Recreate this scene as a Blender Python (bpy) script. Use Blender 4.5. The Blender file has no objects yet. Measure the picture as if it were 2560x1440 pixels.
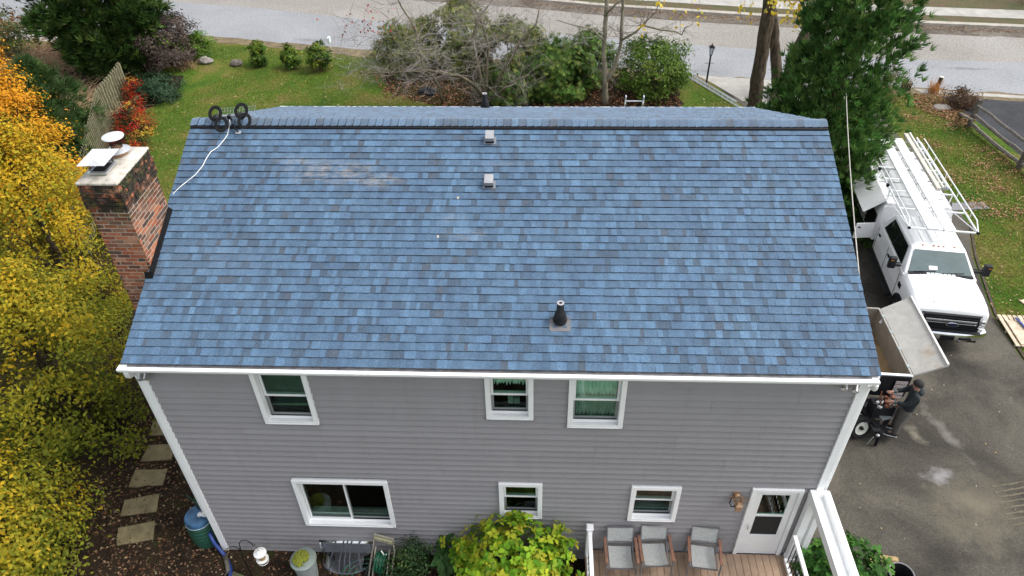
import bpy, bmesh, math, random
import numpy as np
from mathutils import Vector, Matrix
random.seed(7); rng = np.random.default_rng(11)
R_ = math.radians
scene = bpy.context.scene
COL = scene.collection

# ------------------------------------------------------------------ camera
CAM = np.array([6.5739, -8.1464, 13.9064]); PITCH, YAW, ROLL, FPX = 0.6901, -0.0525, -0.0215, 1833.5
def cam_basis(p, yaw, roll):
    cp, sp, cy, sy = math.cos(p), math.sin(p), math.cos(yaw), math.sin(yaw)
    f = np.array([sy*cp, cy*cp, -sp]); r = np.array([cy, -sy, 0.0]); u = np.cross(r, f)
    cr, sr = math.cos(roll), math.sin(roll)
    return np.array([cr*r+sr*u, -sr*r+cr*u, f])
CB = cam_basis(PITCH, YAW, ROLL)
cd = bpy.data.cameras.new("camera"); cam = bpy.data.objects.new("camera", cd); COL.objects.link(cam)
cd.sensor_width = 36.0; cd.lens = FPX/2560*36.0; cd.clip_end = 600; cd.clip_start = 0.1
m = Matrix((( CB[0][0], CB[1][0], -CB[2][0], CAM[0]), (CB[0][1], CB[1][1], -CB[2][1], CAM[1]),
            (CB[0][2], CB[1][2], -CB[2][2], CAM[2]), (0, 0, 0, 1)))
cam.matrix_world = m
scene.camera = cam
# ------------------------------------------------------------------ sky and sun (bright overcast day)
world = bpy.data.worlds.new("World"); scene.world = world; world.use_nodes = True
wn = world.node_tree.nodes; wl = world.node_tree.links; wn.clear()
sky = wn.new("ShaderNodeTexSky"); sky.sky_type = 'NISHITA'; sky.sun_disc = False
SUN_EL, SUN_AZ = R_(54), R_(88)          # azimuth measured from +Y towards +X
sky.sun_elevation = SUN_EL; sky.sun_rotation = SUN_AZ; sky.air_density = 1.0; sky.dust_density = 3.0; sky.ozone_density = 1.0
hs = wn.new("ShaderNodeHueSaturation"); hs.inputs['Saturation'].default_value = 0.30
bg = wn.new("ShaderNodeBackground"); bg.inputs['Strength'].default_value = 0.138
wo = wn.new("ShaderNodeOutputWorld")
wl.new(sky.outputs[0], hs.inputs['Color']); wl.new(hs.outputs[0], bg.inputs['Color']); wl.new(bg.outputs[0], wo.inputs['Surface'])
sd = bpy.data.lights.new("sun", 'SUN'); sd.energy = 0.95; sd.angle = R_(28); sd.color = (1.0, 0.965, 0.92)
sun = bpy.data.objects.new("sun", sd); COL.objects.link(sun)
sdir = Vector((math.sin(SUN_AZ)*math.cos(SUN_EL), math.cos(SUN_AZ)*math.cos(SUN_EL), math.sin(SUN_EL)))
sun.location = (20, 20, 30); sun.rotation_euler = sdir.to_track_quat('Z', 'Y').to_euler()
vs = scene.view_settings; vs.view_transform = 'Standard'; vs.look = 'None'; vs.exposure = 1.25; vs.gamma = 1.0; vs.use_curve_mapping = False
scene.render.resolution_x = 1024; scene.render.resolution_y = 576

# ------------------------------------------------------------------ pixel -> point helpers (photo pixels, 2560 wide)
def ray(u, w): return CB.T @ np.array([(u-1280)/FPX, (720-w)/FPX, 1.0])
def zg(y): return 0.0 if y < 0 else (-0.06*y if y < 24 else -1.44)      # lot falls gently to the street
def GG(u, w, h=0.0):
    d = ray(u, w); t = (-0.06*CAM[1]+h-CAM[2])/(d[2]+0.06*d[1]); p = CAM+t*d
    if p[1] < 0: p = CAM+d*(h-CAM[2])/d[2]
    elif p[1] > 24: p = CAM+d*(-1.44+h-CAM[2])/d[2]
    return Vector(p)
def PY(u, w, y=0.0): d = ray(u, w); return Vector(CAM+d*(y-CAM[1])/d[1])
HW = 11.678; EV = 0.2389; HD = 4.5148; RISE = 1.9016; ZE = 5.7375      # house width, eave overhang, half depth, rise, eave height
def onroof(u, w):
    d = ray(u, w); n = np.array([0, -RISE, HD]); return Vector(CAM+d*(n@(np.array([0, -EV, ZE])-CAM))/(n@d))
SL = math.hypot(HD, RISE); RA = math.atan2(RISE, HD)
def roofpt(x, s, h=0.0):   # s metres up the slope from the eave, h metres proud of the deck
    return Vector((x, -EV+s*math.cos(RA)-h*math.sin(RA), ZE+s*math.sin(RA)+h*math.cos(RA)))
def roofpt2(x, s, h=0.0):  # street-side slope
    p = roofpt(x, s, h); return Vector((p.x, 2*(-EV+HD)-p.y, p.z))

# ------------------------------------------------------------------ mesh helpers
class MB:
    def __init__(s): s.v = []; s.f = []; s.c = []
    def add(s, vs, fs, col=None):
        o = len(s.v); s.v.extend([tuple(p) for p in vs]); s.f.extend([tuple(i+o for i in f) for f in fs])
        if col is not None: s.c.extend([col]*len(vs))
        return s
    def box(s, c, d, rot=None, col=None, taper=1.0):
        x, y, z = d[0]/2, d[1]/2, d[2]/2; t = taper
        vs = [Vector(p) for p in ((-x,-y,-z),(x,-y,-z),(x,y,-z),(-x,y,-z),(-x*t,-y*t,z),(x*t,-y*t,z),(x*t,y*t,z),(-x*t,y*t,z))]
        if rot is not None: vs = [rot @ p for p in vs]
        c = Vector(c); vs = [p+c for p in vs]
        return s.add(vs, [(0,3,2,1),(4,5,6,7),(0,1,5,4),(1,2,6,5),(2,3,7,6),(3,0,4,7)], col)
    def bx(s, x0, x1, y0, y1, z0, z1, col=None): return s.box(((x0+x1)/2,(y0+y1)/2,(z0+z1)/2),(x1-x0,y1-y0,z1-z0),None,col)
    def bar(s, a, b, w, h=None, up=(0,0,1), col=None):
        a, b = Vector(a), Vector(b); h = w if h is None else h; d = b-a; L = d.length
        if L < 1e-6: return s
        d.normalize(); up = Vector(up)
        if abs(d.dot(up)) > .99: up = Vector((1,0,0))
        x = d.cross(up).normalized(); z = x.cross(d)
        return s.box((a+b)/2, (w, L, h), Matrix((x, d, z)).transposed(), col)
    def tube(s, pts, rad, n=8, cap=True, col=None):
        pts = [Vector(p) for p in pts]; k = len(pts)
        rad = rad if isinstance(rad, (list, tuple)) else [rad]*k
        vs = []; prev = None
        for i, p in enumerate(pts):
            d = (pts[min(i+1, k-1)]-pts[max(i-1, 0)]).normalized()
            ref = prev if prev is not None else (Vector((0,0,1)) if abs(d.z) < .9 else Vector((1,0,0)))
            a = d.cross(ref)
            if a.length < 1e-5: a = d.orthogonal()
            a.normalize(); b = a.cross(d).normalized(); prev = b
            for j in range(n):
                t = 2*math.pi*j/n; vs.append(p+(a*math.cos(t)+b*math.sin(t))*rad[i])
        fs = [(i*n+j, i*n+(j+1) % n, (i+1)*n+(j+1) % n, (i+1)*n+j) for i in range(k-1) for j in range(n)]
        if cap: fs += [tuple(range(n-1, -1, -1)), tuple((k-1)*n+j for j in range(n))]
        return s.add(vs, fs, col)
    def lathe(s, prof, c=(0,0,0), n=20, rot=None, col=None, capb=True, capt=True):
        vs = []; c = Vector(c)
        for r, z in prof:
            for j in range(n):
                t = 2*math.pi*j/n; p = Vector((r*math.cos(t), r*math.sin(t), z)); vs.append((rot @ p if rot is not None else p)+c)
        k = len(prof)
        fs = [(i*n+j, i*n+(j+1) % n, (i+1)*n+(j+1) % n, (i+1)*n+j) for i in range(k-1) for j in range(n)]
        if capb: fs.append(tuple(range(n-1, -1, -1)))
        if capt: fs.append(tuple((k-1)*n+j for j in range(n)))
        return s.add(vs, fs, col)
    def sphere(s, c, r, n=10, m=6, sc=(1,1,1), rot=None, col=None):
        vs = []; c = Vector(c)
        for i in range(1, m):
            for j in range(n):
                a, t = math.pi*i/m, 2*math.pi*j/n
                p = Vector((r*sc[0]*math.sin(a)*math.cos(t), r*sc[1]*math.sin(a)*math.sin(t), r*sc[2]*math.cos(a)))
                vs.append((rot @ p if rot is not None else p)+c)
        tp, bt = Vector((0,0,r*sc[2])), Vector((0,0,-r*sc[2]))
        if rot is not None: tp, bt = rot @ tp, rot @ bt
        vs += [tp+c, bt+c]; T = (m-1)*n; fs = []
        for j in range(n):
            fs.append((T, j, (j+1) % n)); fs.append((T+1, (m-2)*n+(j+1) % n, (m-2)*n+j))
            for i in range(m-2): fs.append((i*n+j, (i+1)*n+j, (i+1)*n+(j+1) % n, i*n+(j+1) % n))
        return s.add(vs, fs, col)
    def loft(s, rings, cap=True, closed=True, col=None):
        n = len(rings[0]); k = len(rings); vs = [p for r in rings for p in r]; e = n if closed else n-1
        fs = [(i*n+j, i*n+(j+1) % n, (i+1)*n+(j+1) % n, (i+1)*n+j) for i in range(k-1) for j in range(e)]
        if cap and closed: fs += [tuple(range(n-1, -1, -1)), tuple((k-1)*n+j for j in range(n))]
        return s.add(vs, fs, col)
    def prism(s, poly, ax, a, b, col=None):   # polygon in the two axes other than ax, extruded a..b
        def mk(p, q): l = [p[0], p[1]]; l.insert(ax, q); return tuple(l)
        n = len(poly); vs = [mk(p, a) for p in poly]+[mk(p, b) for p in poly]
        fs = [tuple(range(n)), tuple(range(2*n-1, n-1, -1))]+[(i, i+n, (i+1) % n+n, (i+1) % n) for i in range(n)]
        return s.add(vs, fs, col)
    def sheet(s, quad, th=0.0, col=None):
        q = [Vector(p) for p in quad]
        if th == 0: return s.add(q, [(0,1,2,3)], col)
        nrm = (q[1]-q[0]).cross(q[3]-q[0]).normalized()*th
        vs = q+[p-nrm for p in q]
        return s.add(vs, [(0,1,2,3),(7,6,5,4),(0,4,5,1),(1,5,6,2),(2,6,7,3),(3,7,4,0)], col)

def finish(o, parent): COL.objects.link(o); o.parent = parent; return o
def obj(name, mb, mat, parent=None, smooth=False, world=True, bevel=0.0, fixn=True):
    """one mesh object; world=True: vertices are world coordinates, shifted under an unrotated parent Empty"""
    me = bpy.data.meshes.new(name)
    off = Vector((0,0,0))
    p = parent
    while world and p is not None: off += p.location; p = p.parent
    me.from_pydata([(v[0]-off.x, v[1]-off.y, v[2]-off.z) for v in mb.v], [], mb.f)
    if mb.c and len(mb.c) == len(mb.v):
        a = me.color_attributes.new("col", 'FLOAT_COLOR', 'POINT')
        arr = np.ones((len(mb.v), 4), dtype=np.float32); arr[:, :3] = np.array(mb.c)[:, :3]; a.data.foreach_set("color", arr.ravel())
    if fixn:
        bm = bmesh.new(); bm.from_mesh(me); bmesh.ops.recalc_face_normals(bm, faces=bm.faces); bm.to_mesh(me); bm.free()
    if mat: me.materials.append(mat)
    if smooth: me.shade_smooth() if smooth is True else me.set_sharp_from_angle(angle=R_(smooth))
    o = bpy.data.objects.new(name, me); finish(o, parent)
    if smooth and smooth is not True:
        me.polygons.foreach_set("use_smooth", [True]*len(me.polygons))
    if bevel:
        b = o.modifiers.new("bevel", 'BEVEL'); b.width = bevel; b.segments = 2; b.limit_method = 'ANGLE'; b.angle_limit = R_(35)
    return o
def tag(o, label=None, cat=None, group=None, kind=None):
    if label: o["label"] = label
    if cat: o["category"] = cat
    if group: o["group"] = group
    if kind: o["kind"] = kind
    return o
def thing(name, label, cat, loc=(0,0,0), rotz=0.0, group=None):
    o = bpy.data.objects.new(name, None); COL.objects.link(o); o.location = loc; o.rotation_euler = (0,0,rotz); o.empty_display_size = .1
    return tag(o, label, cat, group)
def npmesh(name, V, F, mat, parent=None, C=None, shift=True):
    me = bpy.data.meshes.new(name); V = np.asarray(V, dtype=np.float32); F = np.asarray(F, dtype=np.int32)
    off = np.zeros(3); p = parent
    while p is not None: off += np.array(p.location); p = p.parent
    V = V-off.astype(np.float32); k = F.shape[1]
    me.vertices.add(len(V)); me.vertices.foreach_set("co", V.ravel())
    me.loops.add(F.size); me.loops.foreach_set("vertex_index", F.ravel())
    me.polygons.add(len(F)); me.polygons.foreach_set("loop_start", np.arange(0, F.size, k, dtype=np.int32))
    try: me.polygons.foreach_set("loop_total", np.full(len(F), k, dtype=np.int32))
    except Exception: pass
    if C is not None:
        a = me.color_attributes.new("col", 'FLOAT_COLOR', 'POINT'); arr = np.ones((len(V), 4), dtype=np.float32); arr[:, :3] = C; a.data.foreach_set("color", arr.ravel())
    me.update(); me.validate(); me.materials.append(mat)
    return finish(bpy.data.objects.new(name, me), parent)

# ------------------------------------------------------------------ materials
def nt(name):
    mt = bpy.data.materials.new(name); mt.use_nodes = True; t = mt.node_tree
    return mt, t.nodes, t.links, t.nodes["Principled BSDF"]
def ramp(n, stops):
    r = n.new("ShaderNodeValToRGB"); e = r.color_ramp.elements
    while len(e) < len(stops): e.new(.5)
    for i, (p, c) in enumerate(stops): e[i].position = p; e[i].color = (c[0], c[1], c[2], 1)
    return r
def noise(n, l, scale, detail=4.0, rough=.55, vec=None, dist=0.0):
    t = n.new("ShaderNodeTexNoise"); t.inputs['Scale'].default_value = scale; t.inputs['Detail'].default_value = detail
    t.inputs['Roughness'].default_value = rough; t.inputs['Distortion'].default_value = dist
    if vec is not None: l.new(vec, t.inputs['Vector'])
    return t
def mix(n, l, a, b, f, mode='MIX'):
    m_ = n.new("ShaderNodeMix"); m_.data_type = 'RGBA'; m_.blend_type = mode
    for sock, val in ((m_.inputs[6], a), (m_.inputs[7], b), (m_.inputs[0], f)):
        if hasattr(val, 'links'): l.new(val, sock)
        elif isinstance(val, (int, float)): sock.default_value = val
        else: sock.default_value = (val[0], val[1], val[2], 1)
    return m_.outputs[2]
def bump(n, l, b, h, strength=.3, dist=.01):
    bp = n.new("ShaderNodeBump"); bp.inputs['Strength'].default_value = strength; bp.inputs['Distance'].default_value = dist
    l.new(h, bp.inputs['Height']); l.new(bp.outputs[0], b.inputs['Normal'])
def pos(n): return n.new("ShaderNodeNewGeometry").outputs['Position']
def plain(name, col, rough=.6, var=.12, scale=6.0, metal=0.0, bmp=0.0, spec=None, coat=0.0, objv=0.0):
    """painted / plastic / metal surface with a slight uneven tone and dirt"""
    mt, n, l, b = nt(name); p = pos(n)
    t = noise(n, l, scale, 5, .6, p)
    c0 = [max(0, c*(1-var*1.6)) for c in col]; c1 = [min(1, c*(1+var)) for c in col]
    r = ramp(n, [(.3, c0), (.7, c1)]); l.new(t.outputs[0], r.inputs[0]); out = r.outputs[0]
    if objv:
        oi = n.new("ShaderNodeObjectInfo"); mr = n.new("ShaderNodeMapRange"); l.new(oi.outputs['Random'], mr.inputs[0])
        mr.inputs[3].default_value = 1-objv; mr.inputs[4].default_value = 1+objv
        cc = n.new("ShaderNodeVectorMath"); cc.operation = 'SCALE'; l.new(out, cc.inputs[0]); l.new(mr.outputs[0], cc.inputs['Scale']); out = cc.outputs[0]
    l.new(out, b.inputs['Base Color']); b.inputs['Roughness'].default_value = rough; b.inputs['Metallic'].default_value = metal
    if spec is not None: b.inputs['Specular IOR Level'].default_value = spec
    if coat: b.inputs['Coat Weight'].default_value = coat; b.inputs['Coat Roughness'].default_value = .08
    if bmp: bump(n, l, b, noise(n, l, scale*8, 4, .6, p).outputs[0], bmp, .01)
    return mt
def vcol(name, rough=.6, speck=.0, scale=60., trans=0.0, spec=.3, bmp=0.0):
    """colour from the mesh's own per-piece tint, with fine grain"""
    mt, n, l, b = nt(name); a = n.new("ShaderNodeAttribute"); a.attribute_name = "col"; out = a.outputs['Color']; p = pos(n)
    if speck:
        t = noise(n, l, scale, 3, .7, p); r = ramp(n, [(.3, (1-speck,)*3), (.7, (1+speck,)*3)]); l.new(t.outputs[0], r.inputs[0])
        out = mix(n, l, out, r.outputs[0], 1.0, 'MULTIPLY')
        if bmp: bump(n, l, b, t.outputs[0], bmp, .006)
    l.new(out, b.inputs['Base Color']); b.inputs['Roughness'].default_value = rough; b.inputs['Specular IOR Level'].default_value = spec
    if trans:
        tr = n.new("ShaderNodeBsdfTranslucent"); l.new(out, tr.inputs[0]); ms = n.new("ShaderNodeMixShader"); ms.inputs[0].default_value = trans
        o_ = n["Material Output"]; l.new(b.outputs[0], ms.inputs[1]); l.new(tr.outputs[0], ms.inputs[2]); l.new(ms.outputs[0], o_.inputs['Surface'])
    return mt
M = {}
M['white'] = plain('white_vinyl', (.78,.79,.79), .42, .03, 3)
M['whitedirty'] = plain('white_trim_weathered', (.72,.72,.70), .5, .08, 9)
M['black'] = plain('black_metal', (.009,.009,.0105), .6, .2, 10, spec=.2)
M['rubber'] = plain('black_rubber', (.014,.014,.015), .8, .25, 14, bmp=.1, spec=.2)
M['blackpl'] = plain('black_plastic', (.014,.015,.018), .55, .2, 10, spec=.25)
M['chrome'] = plain('chrome', (.75,.76,.78), .12, .05, 5, metal=1)
M['alu'] = plain('aluminium', (.62,.63,.65), .38, .1, 12, metal=.85)
M['galv'] = plain('galvanised_steel', (.33,.37,.36), .5, .15, 7, metal=.35)
M['leaf'] = vcol('leaf', .6, trans=.3, spec=.12)
M['needle'] = vcol('needle', .55, trans=.25, spec=.08)
M['twig'] = vcol('twig', .85, .25, 30, spec=.1)
M['litter'] = vcol('fallen_leaf', .7, trans=.1, spec=.2)
# ================================================================== THE SETTING: ground, road, pavements
def gsheet(name, poly, dz, mat, lab=None, step=None):
    """flat polygon laid on the lot's slope"""
    bm = bmesh.new(); f = bm.faces.new([bm.verts.new((p[0], p[1], 0)) for p in poly])
    for yy in (0.0, 24.0):
        bmesh.ops.bisect_plane(bm, geom=bm.verts[:]+bm.edges[:]+bm.faces[:], plane_co=(0, yy, 0), plane_no=(0, 1, 0))
    bmesh.ops.triangulate(bm, faces=[f for f in bm.faces if len(f.verts) > 4])
    bmesh.ops.recalc_face_normals(bm, faces=bm.faces)
    for v in bm.verts: v.co.z = zg(v.co.y)+dz
    if sum(f.normal.z for f in bm.faces) < 0: bmesh.ops.reverse_faces(bm, faces=bm.faces)
    me = bpy.data.meshes.new(name); bm.to_mesh(me); bm.free(); me.materials.append(mat)
    o = bpy.data.objects.new(name, me); COL.objects.link(o); o["kind"] = "structure"
    return o
def wob(pts, amp, step):
    """break the straight edges of a ground outline into a natural wandering line"""
    out = []; k = len(pts)
    for i in range(k):
        a, b = np.array(pts[i]), np.array(pts[(i+1) % k]); L = np.linalg.norm(b-a); q = max(1, int(L/step))
        if L > 60: q = 1
        for j in range(q):
            p = a+(b-a)*j/q
            if j: p = p+rng.normal(0, amp, 2)
            out.append(tuple(p))
    return out

def lawn_mat():
    mt, n, l, b = nt('lawn'); p = pos(n)
    a = noise(n, l, .55, 5, .6, p); r1 = ramp(n, [(.32, (.045,.10,.012)), (.46, (.078,.13,.016)), (.58, (.125,.135,.028)), (.70, (.175,.14,.052))]); l.new(a.outputs[0], r1.inputs[0])
    c = noise(n, l, 9, 6, .7, p); r2 = ramp(n, [(.3, (.5,.5,.5)), (.7, (1.3,1.3,1.25))]); l.new(c.outputs[0], r2.inputs[0])
    o = mix(n, l, r1.outputs[0], r2.outputs[0], 1.0, 'MULTIPLY')
    d = noise(n, l, 40, 3, .7, p); r3 = ramp(n, [(.35, (.65,.65,.65)), (.65, (1.25,1.25,1.25))]); l.new(d.outputs[0], r3.inputs[0])
    o = mix(n, l, o, r3.outputs[0], 1.0, 'MULTIPLY'); l.new(o, b.inputs['Base Color']); b.inputs['Roughness'].default_value = .9; b.inputs['Specular IOR Level'].default_value = .1
    bump(n, l, b, c.outputs[0], .8, .08); return mt
def rough_lawn():
    mt, n, l, b = nt('leafy_verge'); p = pos(n); a = noise(n, l, 1.1, 6, .65, p); r1 = ramp(n, [(.34, (.05,.062,.014)), (.48, (.075,.068,.022)), (.62, (.10,.07,.032)), (.74, (.075,.045,.024))]); l.new(a.outputs[0], r1.inputs[0])
    c = noise(n, l, 12, 6, .75, p); r2 = ramp(n, [(.3, (.5,.5,.5)), (.7, (1.45,1.4,1.35))]); l.new(c.outputs[0], r2.inputs[0]); l.new(mix(n, l, r1.outputs[0], r2.outputs[0], 1.0, 'MULTIPLY'), b.inputs['Base Color']); b.inputs['Roughness'].default_value = .95; bump(n, l, b, c.outputs[0], .8, .08); return mt
def dirt_mat():
    mt, n, l, b = nt('mulch_soil'); p = pos(n)
    a = noise(n, l, 1.6, 6, .65, p); r1 = ramp(n, [(.35, (.018,.013,.009)), (.55, (.045,.031,.02)), (.68, (.04,.045,.014)), (.8, (.075,.05,.03))]); l.new(a.outputs[0], r1.inputs[0])
    c = noise(n, l, 24, 5, .75, p); r2 = ramp(n, [(.35, (.4,.4,.4)), (.7, (1.5,1.45,1.4))]); l.new(c.outputs[0], r2.inputs[0])
    l.new(mix(n, l, r1.outputs[0], r2.outputs[0], 1.0, 'MULTIPLY'), b.inputs['Base Color']); b.inputs['Roughness'].default_value = .95; b.inputs['Specular IOR Level'].default_value = .1
    bump(n, l, b, c.outputs[0], .9, .05); return mt
def asphalt_mat(name, c0, c1, stain=None, sc=70, patch=0.6):
    mt, n, l, b = nt(name); p = pos(n)
    a = noise(n, l, patch, 5, .6, p, .6); r1 = ramp(n, [(.36, c0), (.66, c1)]); l.new(a.outputs[0], r1.inputs[0]); o = r1.outputs[0]
    g = noise(n, l, sc, 4, .75, p); r2 = ramp(n, [(.32, (.55,.55,.56)), (.5, (.95,.95,.95)), (.7, (1.5,1.48,1.42))]); l.new(g.outputs[0], r2.inputs[0])
    g3 = noise(n, l, sc*.35, 3, .7, p); r4 = ramp(n, [(.35, (.8,.8,.8)), (.65, (1.2,1.2,1.2))]); l.new(g3.outputs[0], r4.inputs[0])
    o = mix(n, l, o, r2.outputs[0], 1.0, 'MULTIPLY'); o = mix(n, l, o, r4.outputs[0], 1.0, 'MULTIPLY')
    for (cx, cy, rx, ry, ang, col, stren, nsc) in (stain or []):      # dried spills and sand with a shape of their own
        mp = n.new("ShaderNodeMapping"); mp.vector_type = 'TEXTURE'; l.new(p, mp.inputs[0]); mp.inputs['Location'].default_value = (cx, cy, 0)
        mp.inputs['Rotation'].default_value = (0, 0, ang); mp.inputs['Scale'].default_value = (rx, ry, 99)
        ln = n.new("ShaderNodeVectorMath"); ln.operation = 'LENGTH'; l.new(mp.outputs[0], ln.inputs[0])
        ns = noise(n, l, nsc, 5, .65, p); ad = n.new("ShaderNodeMath"); ad.operation = 'MULTIPLY_ADD'; l.new(ns.outputs[0], ad.inputs[0]); ad.inputs[1].default_value = -2.4; l.new(ln.outputs['Value'], ad.inputs[2])
        rr = ramp(n, [(.0, (stren,)*3), (.55, (0,0,0))]); mr = n.new("ShaderNodeMapRange"); l.new(ad.outputs[0], mr.inputs[0]); mr.inputs[1].default_value = -1.25; mr.inputs[2].default_value = .35
        l.new(mr.outputs[0], rr.inputs[0]); o = mix(n, l, o, col, rr.outputs[0])
    l.new(o, b.inputs['Base Color']); b.inputs['Roughness'].default_value = .88; b.inputs['Specular IOR Level'].default_value = .25
    bump(n, l, b, g.outputs[0], .5, .012); return mt
M['lawn'] = lawn_mat(); M['dirt'] = dirt_mat(); M['verge'] = rough_lawn()
def sp(u, w): q = GG(u, w); return q.x, q.y
sA, sB, sC, sD, sE, sF = sp(2360, 1080), sp(2345, 1190), sp(2420, 1255), sp(2440, 1320), sp(2290, 1090), sp(2500, 1260)
M['drive'] = asphalt_mat('driveway_asphalt', (.034,.030,.025), (.098,.089,.071), [
    (*sA, .22, 1.25, R_(12), (.19,.18,.16), .62, 3.2), (*sB, .55, .3, R_(20), (.26,.25,.25), .75, 3.4), (*sC, 1.1, .6, R_(-20), (.17,.15,.105), .5, 2.2),
    (*sD, 1.2, .7, R_(-28), (.17,.15,.10), .42, 2.0), (*sE, .2, .5, R_(14), (.22,.20,.155), .65, 4.0), (*sF, 1.6, 1.1, R_(-10), (.13,.115,.08), .4, 1.6)], 55, .45)
M['road_far'] = asphalt_mat('road_warm', (.215,.20,.178), (.275,.262,.242), None, 26, .12)
rk_ = [(*sp(2420,172), 2.2, .25, R_(-6), (.10,.10,.105), .6, 2.5), (*sp(770,100), 1.6, .3, R_(-10), (.11,.11,.115), .55, 2.5), (*sp(1760,178), 1.2, .2, R_(-8), (.12,.12,.125), .5, 3), (*sp(2470,143), 1.0, .4, 0, (.14,.13,.12), .5, 3)]
M['road_near'] = asphalt_mat('road_grey', (.215,.222,.232), (.262,.27,.28), rk_, 30, .2)
M['ndrive'] = asphalt_mat('dark_sealed_asphalt', (.026,.028,.032), (.05,.052,.057), None, 30, .5)
M['gutterdirt'] = asphalt_mat('road_gutter_leaf_dirt', (.075,.06,.045), (.155,.135,.11), None, 7, .5)
M['concrete'] = plain('concrete', (.33,.315,.285), .85, .14, 1.4, bmp=.2)
M['kerb'] = plain('kerb_concrete', (.34,.31,.26), .85, .18, 2.2, bmp=.2)
M['deadgrass'] = plain('dead_grass', (.15,.115,.06), .95, .3, 3.0, bmp=.6)

gsheet('ground', [(-300,-120),(300,-120),(300,400),(-300,400)], 0.0, M['lawn'])
gsheet('soil_bed', wob([(-10,-14),(8.6,-14),(8.6,0.4),(0.1,0.4),(0.1,8.9),(-2.2,9.6),(-4.2,12.5),(-9.5,14),(-10.5,8)], .10, .35), .004, M['dirt'])
gsheet('shrub_bed', wob([(-15.5,27.2),(-12.0,27.3),(-11.6,26.0),(-12.5,21.5),(-9.6,16.5),(-8.2,11.5),(-16,11.5),(-22,22),(-22,31),(-16,31)], .12, .4), .004, M['dirt'])
gsheet('leaf_bed', wob([(-1.6,27.6),(-1.2,25.4),(1.4,23.9),(5.0,22.4),(12.8,22.6),(13.2,26.2),(8.0,28.0)], .12, .35), .004, M['dirt'])
NEAR = [(-70,43),(-14.5,33.1),(-4.2,30.75),(13.8,27.25),(24.4,25.8),(29,25.05),(40,23.6),(90,17)]
FAR = [(-70,53.5),(-14,42.6),(5,38.75),(9.9,37.3),(19.1,35.43),(27.2,34.27),(34,33.4),(45,32),(90,26)]
SEAM = [(-70,49),(-19.2,39.04),(-11.4,37.45),(-4.4,35.4),(14,31.46),(24.5,29.35),(31,28.88),(45,27.3),(90,21)]
def off(line, d): return [(x, y+d) for x, y in line]
gsheet('road', NEAR+FAR[::-1], .006, M['road_far'])
gsheet('road_lane', NEAR+SEAM[::-1], .010, M['road_near'])
gsheet('road_gutter', wob(off(FAR, -.02)+off(FAR, -1.35)[::-1], .05, .6), .010, M['gutterdirt'])
gsheet('road_edge', wob(off(NEAR, .12)+off(NEAR, -.75)[::-1], .06, .5), .014, M['deadgrass'])
gsheet('driveway', [(11.95,-14),(11.95,9.5),(13,13),(15,20),(15.9,23.6),(15.3,25.2),(14.6,27.0),(21.8,26.0),(21.6,18),(21.3,13.4),(20.5,11.4),(19.66,8.3),(19.52,6.3),(19.3,0),(19.3,-14)], .010, M['drive'])
gsheet('driveway_apron', [(16.1,24.0),(15.4,25.3),(14.7,26.6),(14.2,27.3),(22.2,26.05),(21.7,24.4)], .018, M['concrete'])
gsheet('neighbour_driveway', [(25.2,25.45),(25.75,21.1),(25.8,18.4),(25.9,4),(46,4),(46,22.4),(33,24.2)], .010, M['ndrive'])
gsheet('neighbour_apron', [(24.3,25.75),(24.5,25.3),(33,24.15),(46,22.35),(46,22.9),(29,25.0)], .016, M['concrete'])
gsheet('neighbour_path', [(-30,33.5),(-17.5,31.2),(-16.5,33.2),(-30,36.0)], .010, M['concrete'])
def strip(name, line, d0, d1, z0, z1, mat, seg=False):
    mb = MB(); n = len(line)
    for i in range(n-1):
        (x0, y0), (x1, y1) = line[i], line[i+1]; q = max(1, int(abs(x1-x0)/3.05)) if seg else 1
        for j in range(q):
            a, b = j/q, (j+1)/q; g = .006 if seg else 0
            xa, xb = x0+(x1-x0)*a+g, x0+(x1-x0)*b-g; ya, yb = y0+(y1-y0)*a, y0+(y1-y0)*b
            v = [(xa,ya+d0,z0),(xb,yb+d0,z0),(xb,yb+d1,z0),(xa,ya+d1,z0),(xa,ya+d0+.015,z1),(xb,yb+d0+.015,z1),(xb,yb+d1,z1),(xa,ya+d1,z1)]
            mb.add(v, [(0,3,2,1),(4,5,6,7),(0,1,5,4),(1,2,6,5),(2,3,7,6),(3,0,4,7)])
    return tag(obj(name, mb, mat), kind="structure")
strip('kerb', FAR, 0.0, .42, -1.50, -1.30, M['kerb'], True)
strip('verge', FAR, .42, 1.4, -1.50, -1.325, M['verge'])
strip('pavement', FAR, 1.4, 2.85, -1.50, -1.31, M['concrete'], True)
strip('verge_beyond', FAR, 2.85, 60, -1.50, -1.32, M['verge'])

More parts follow.
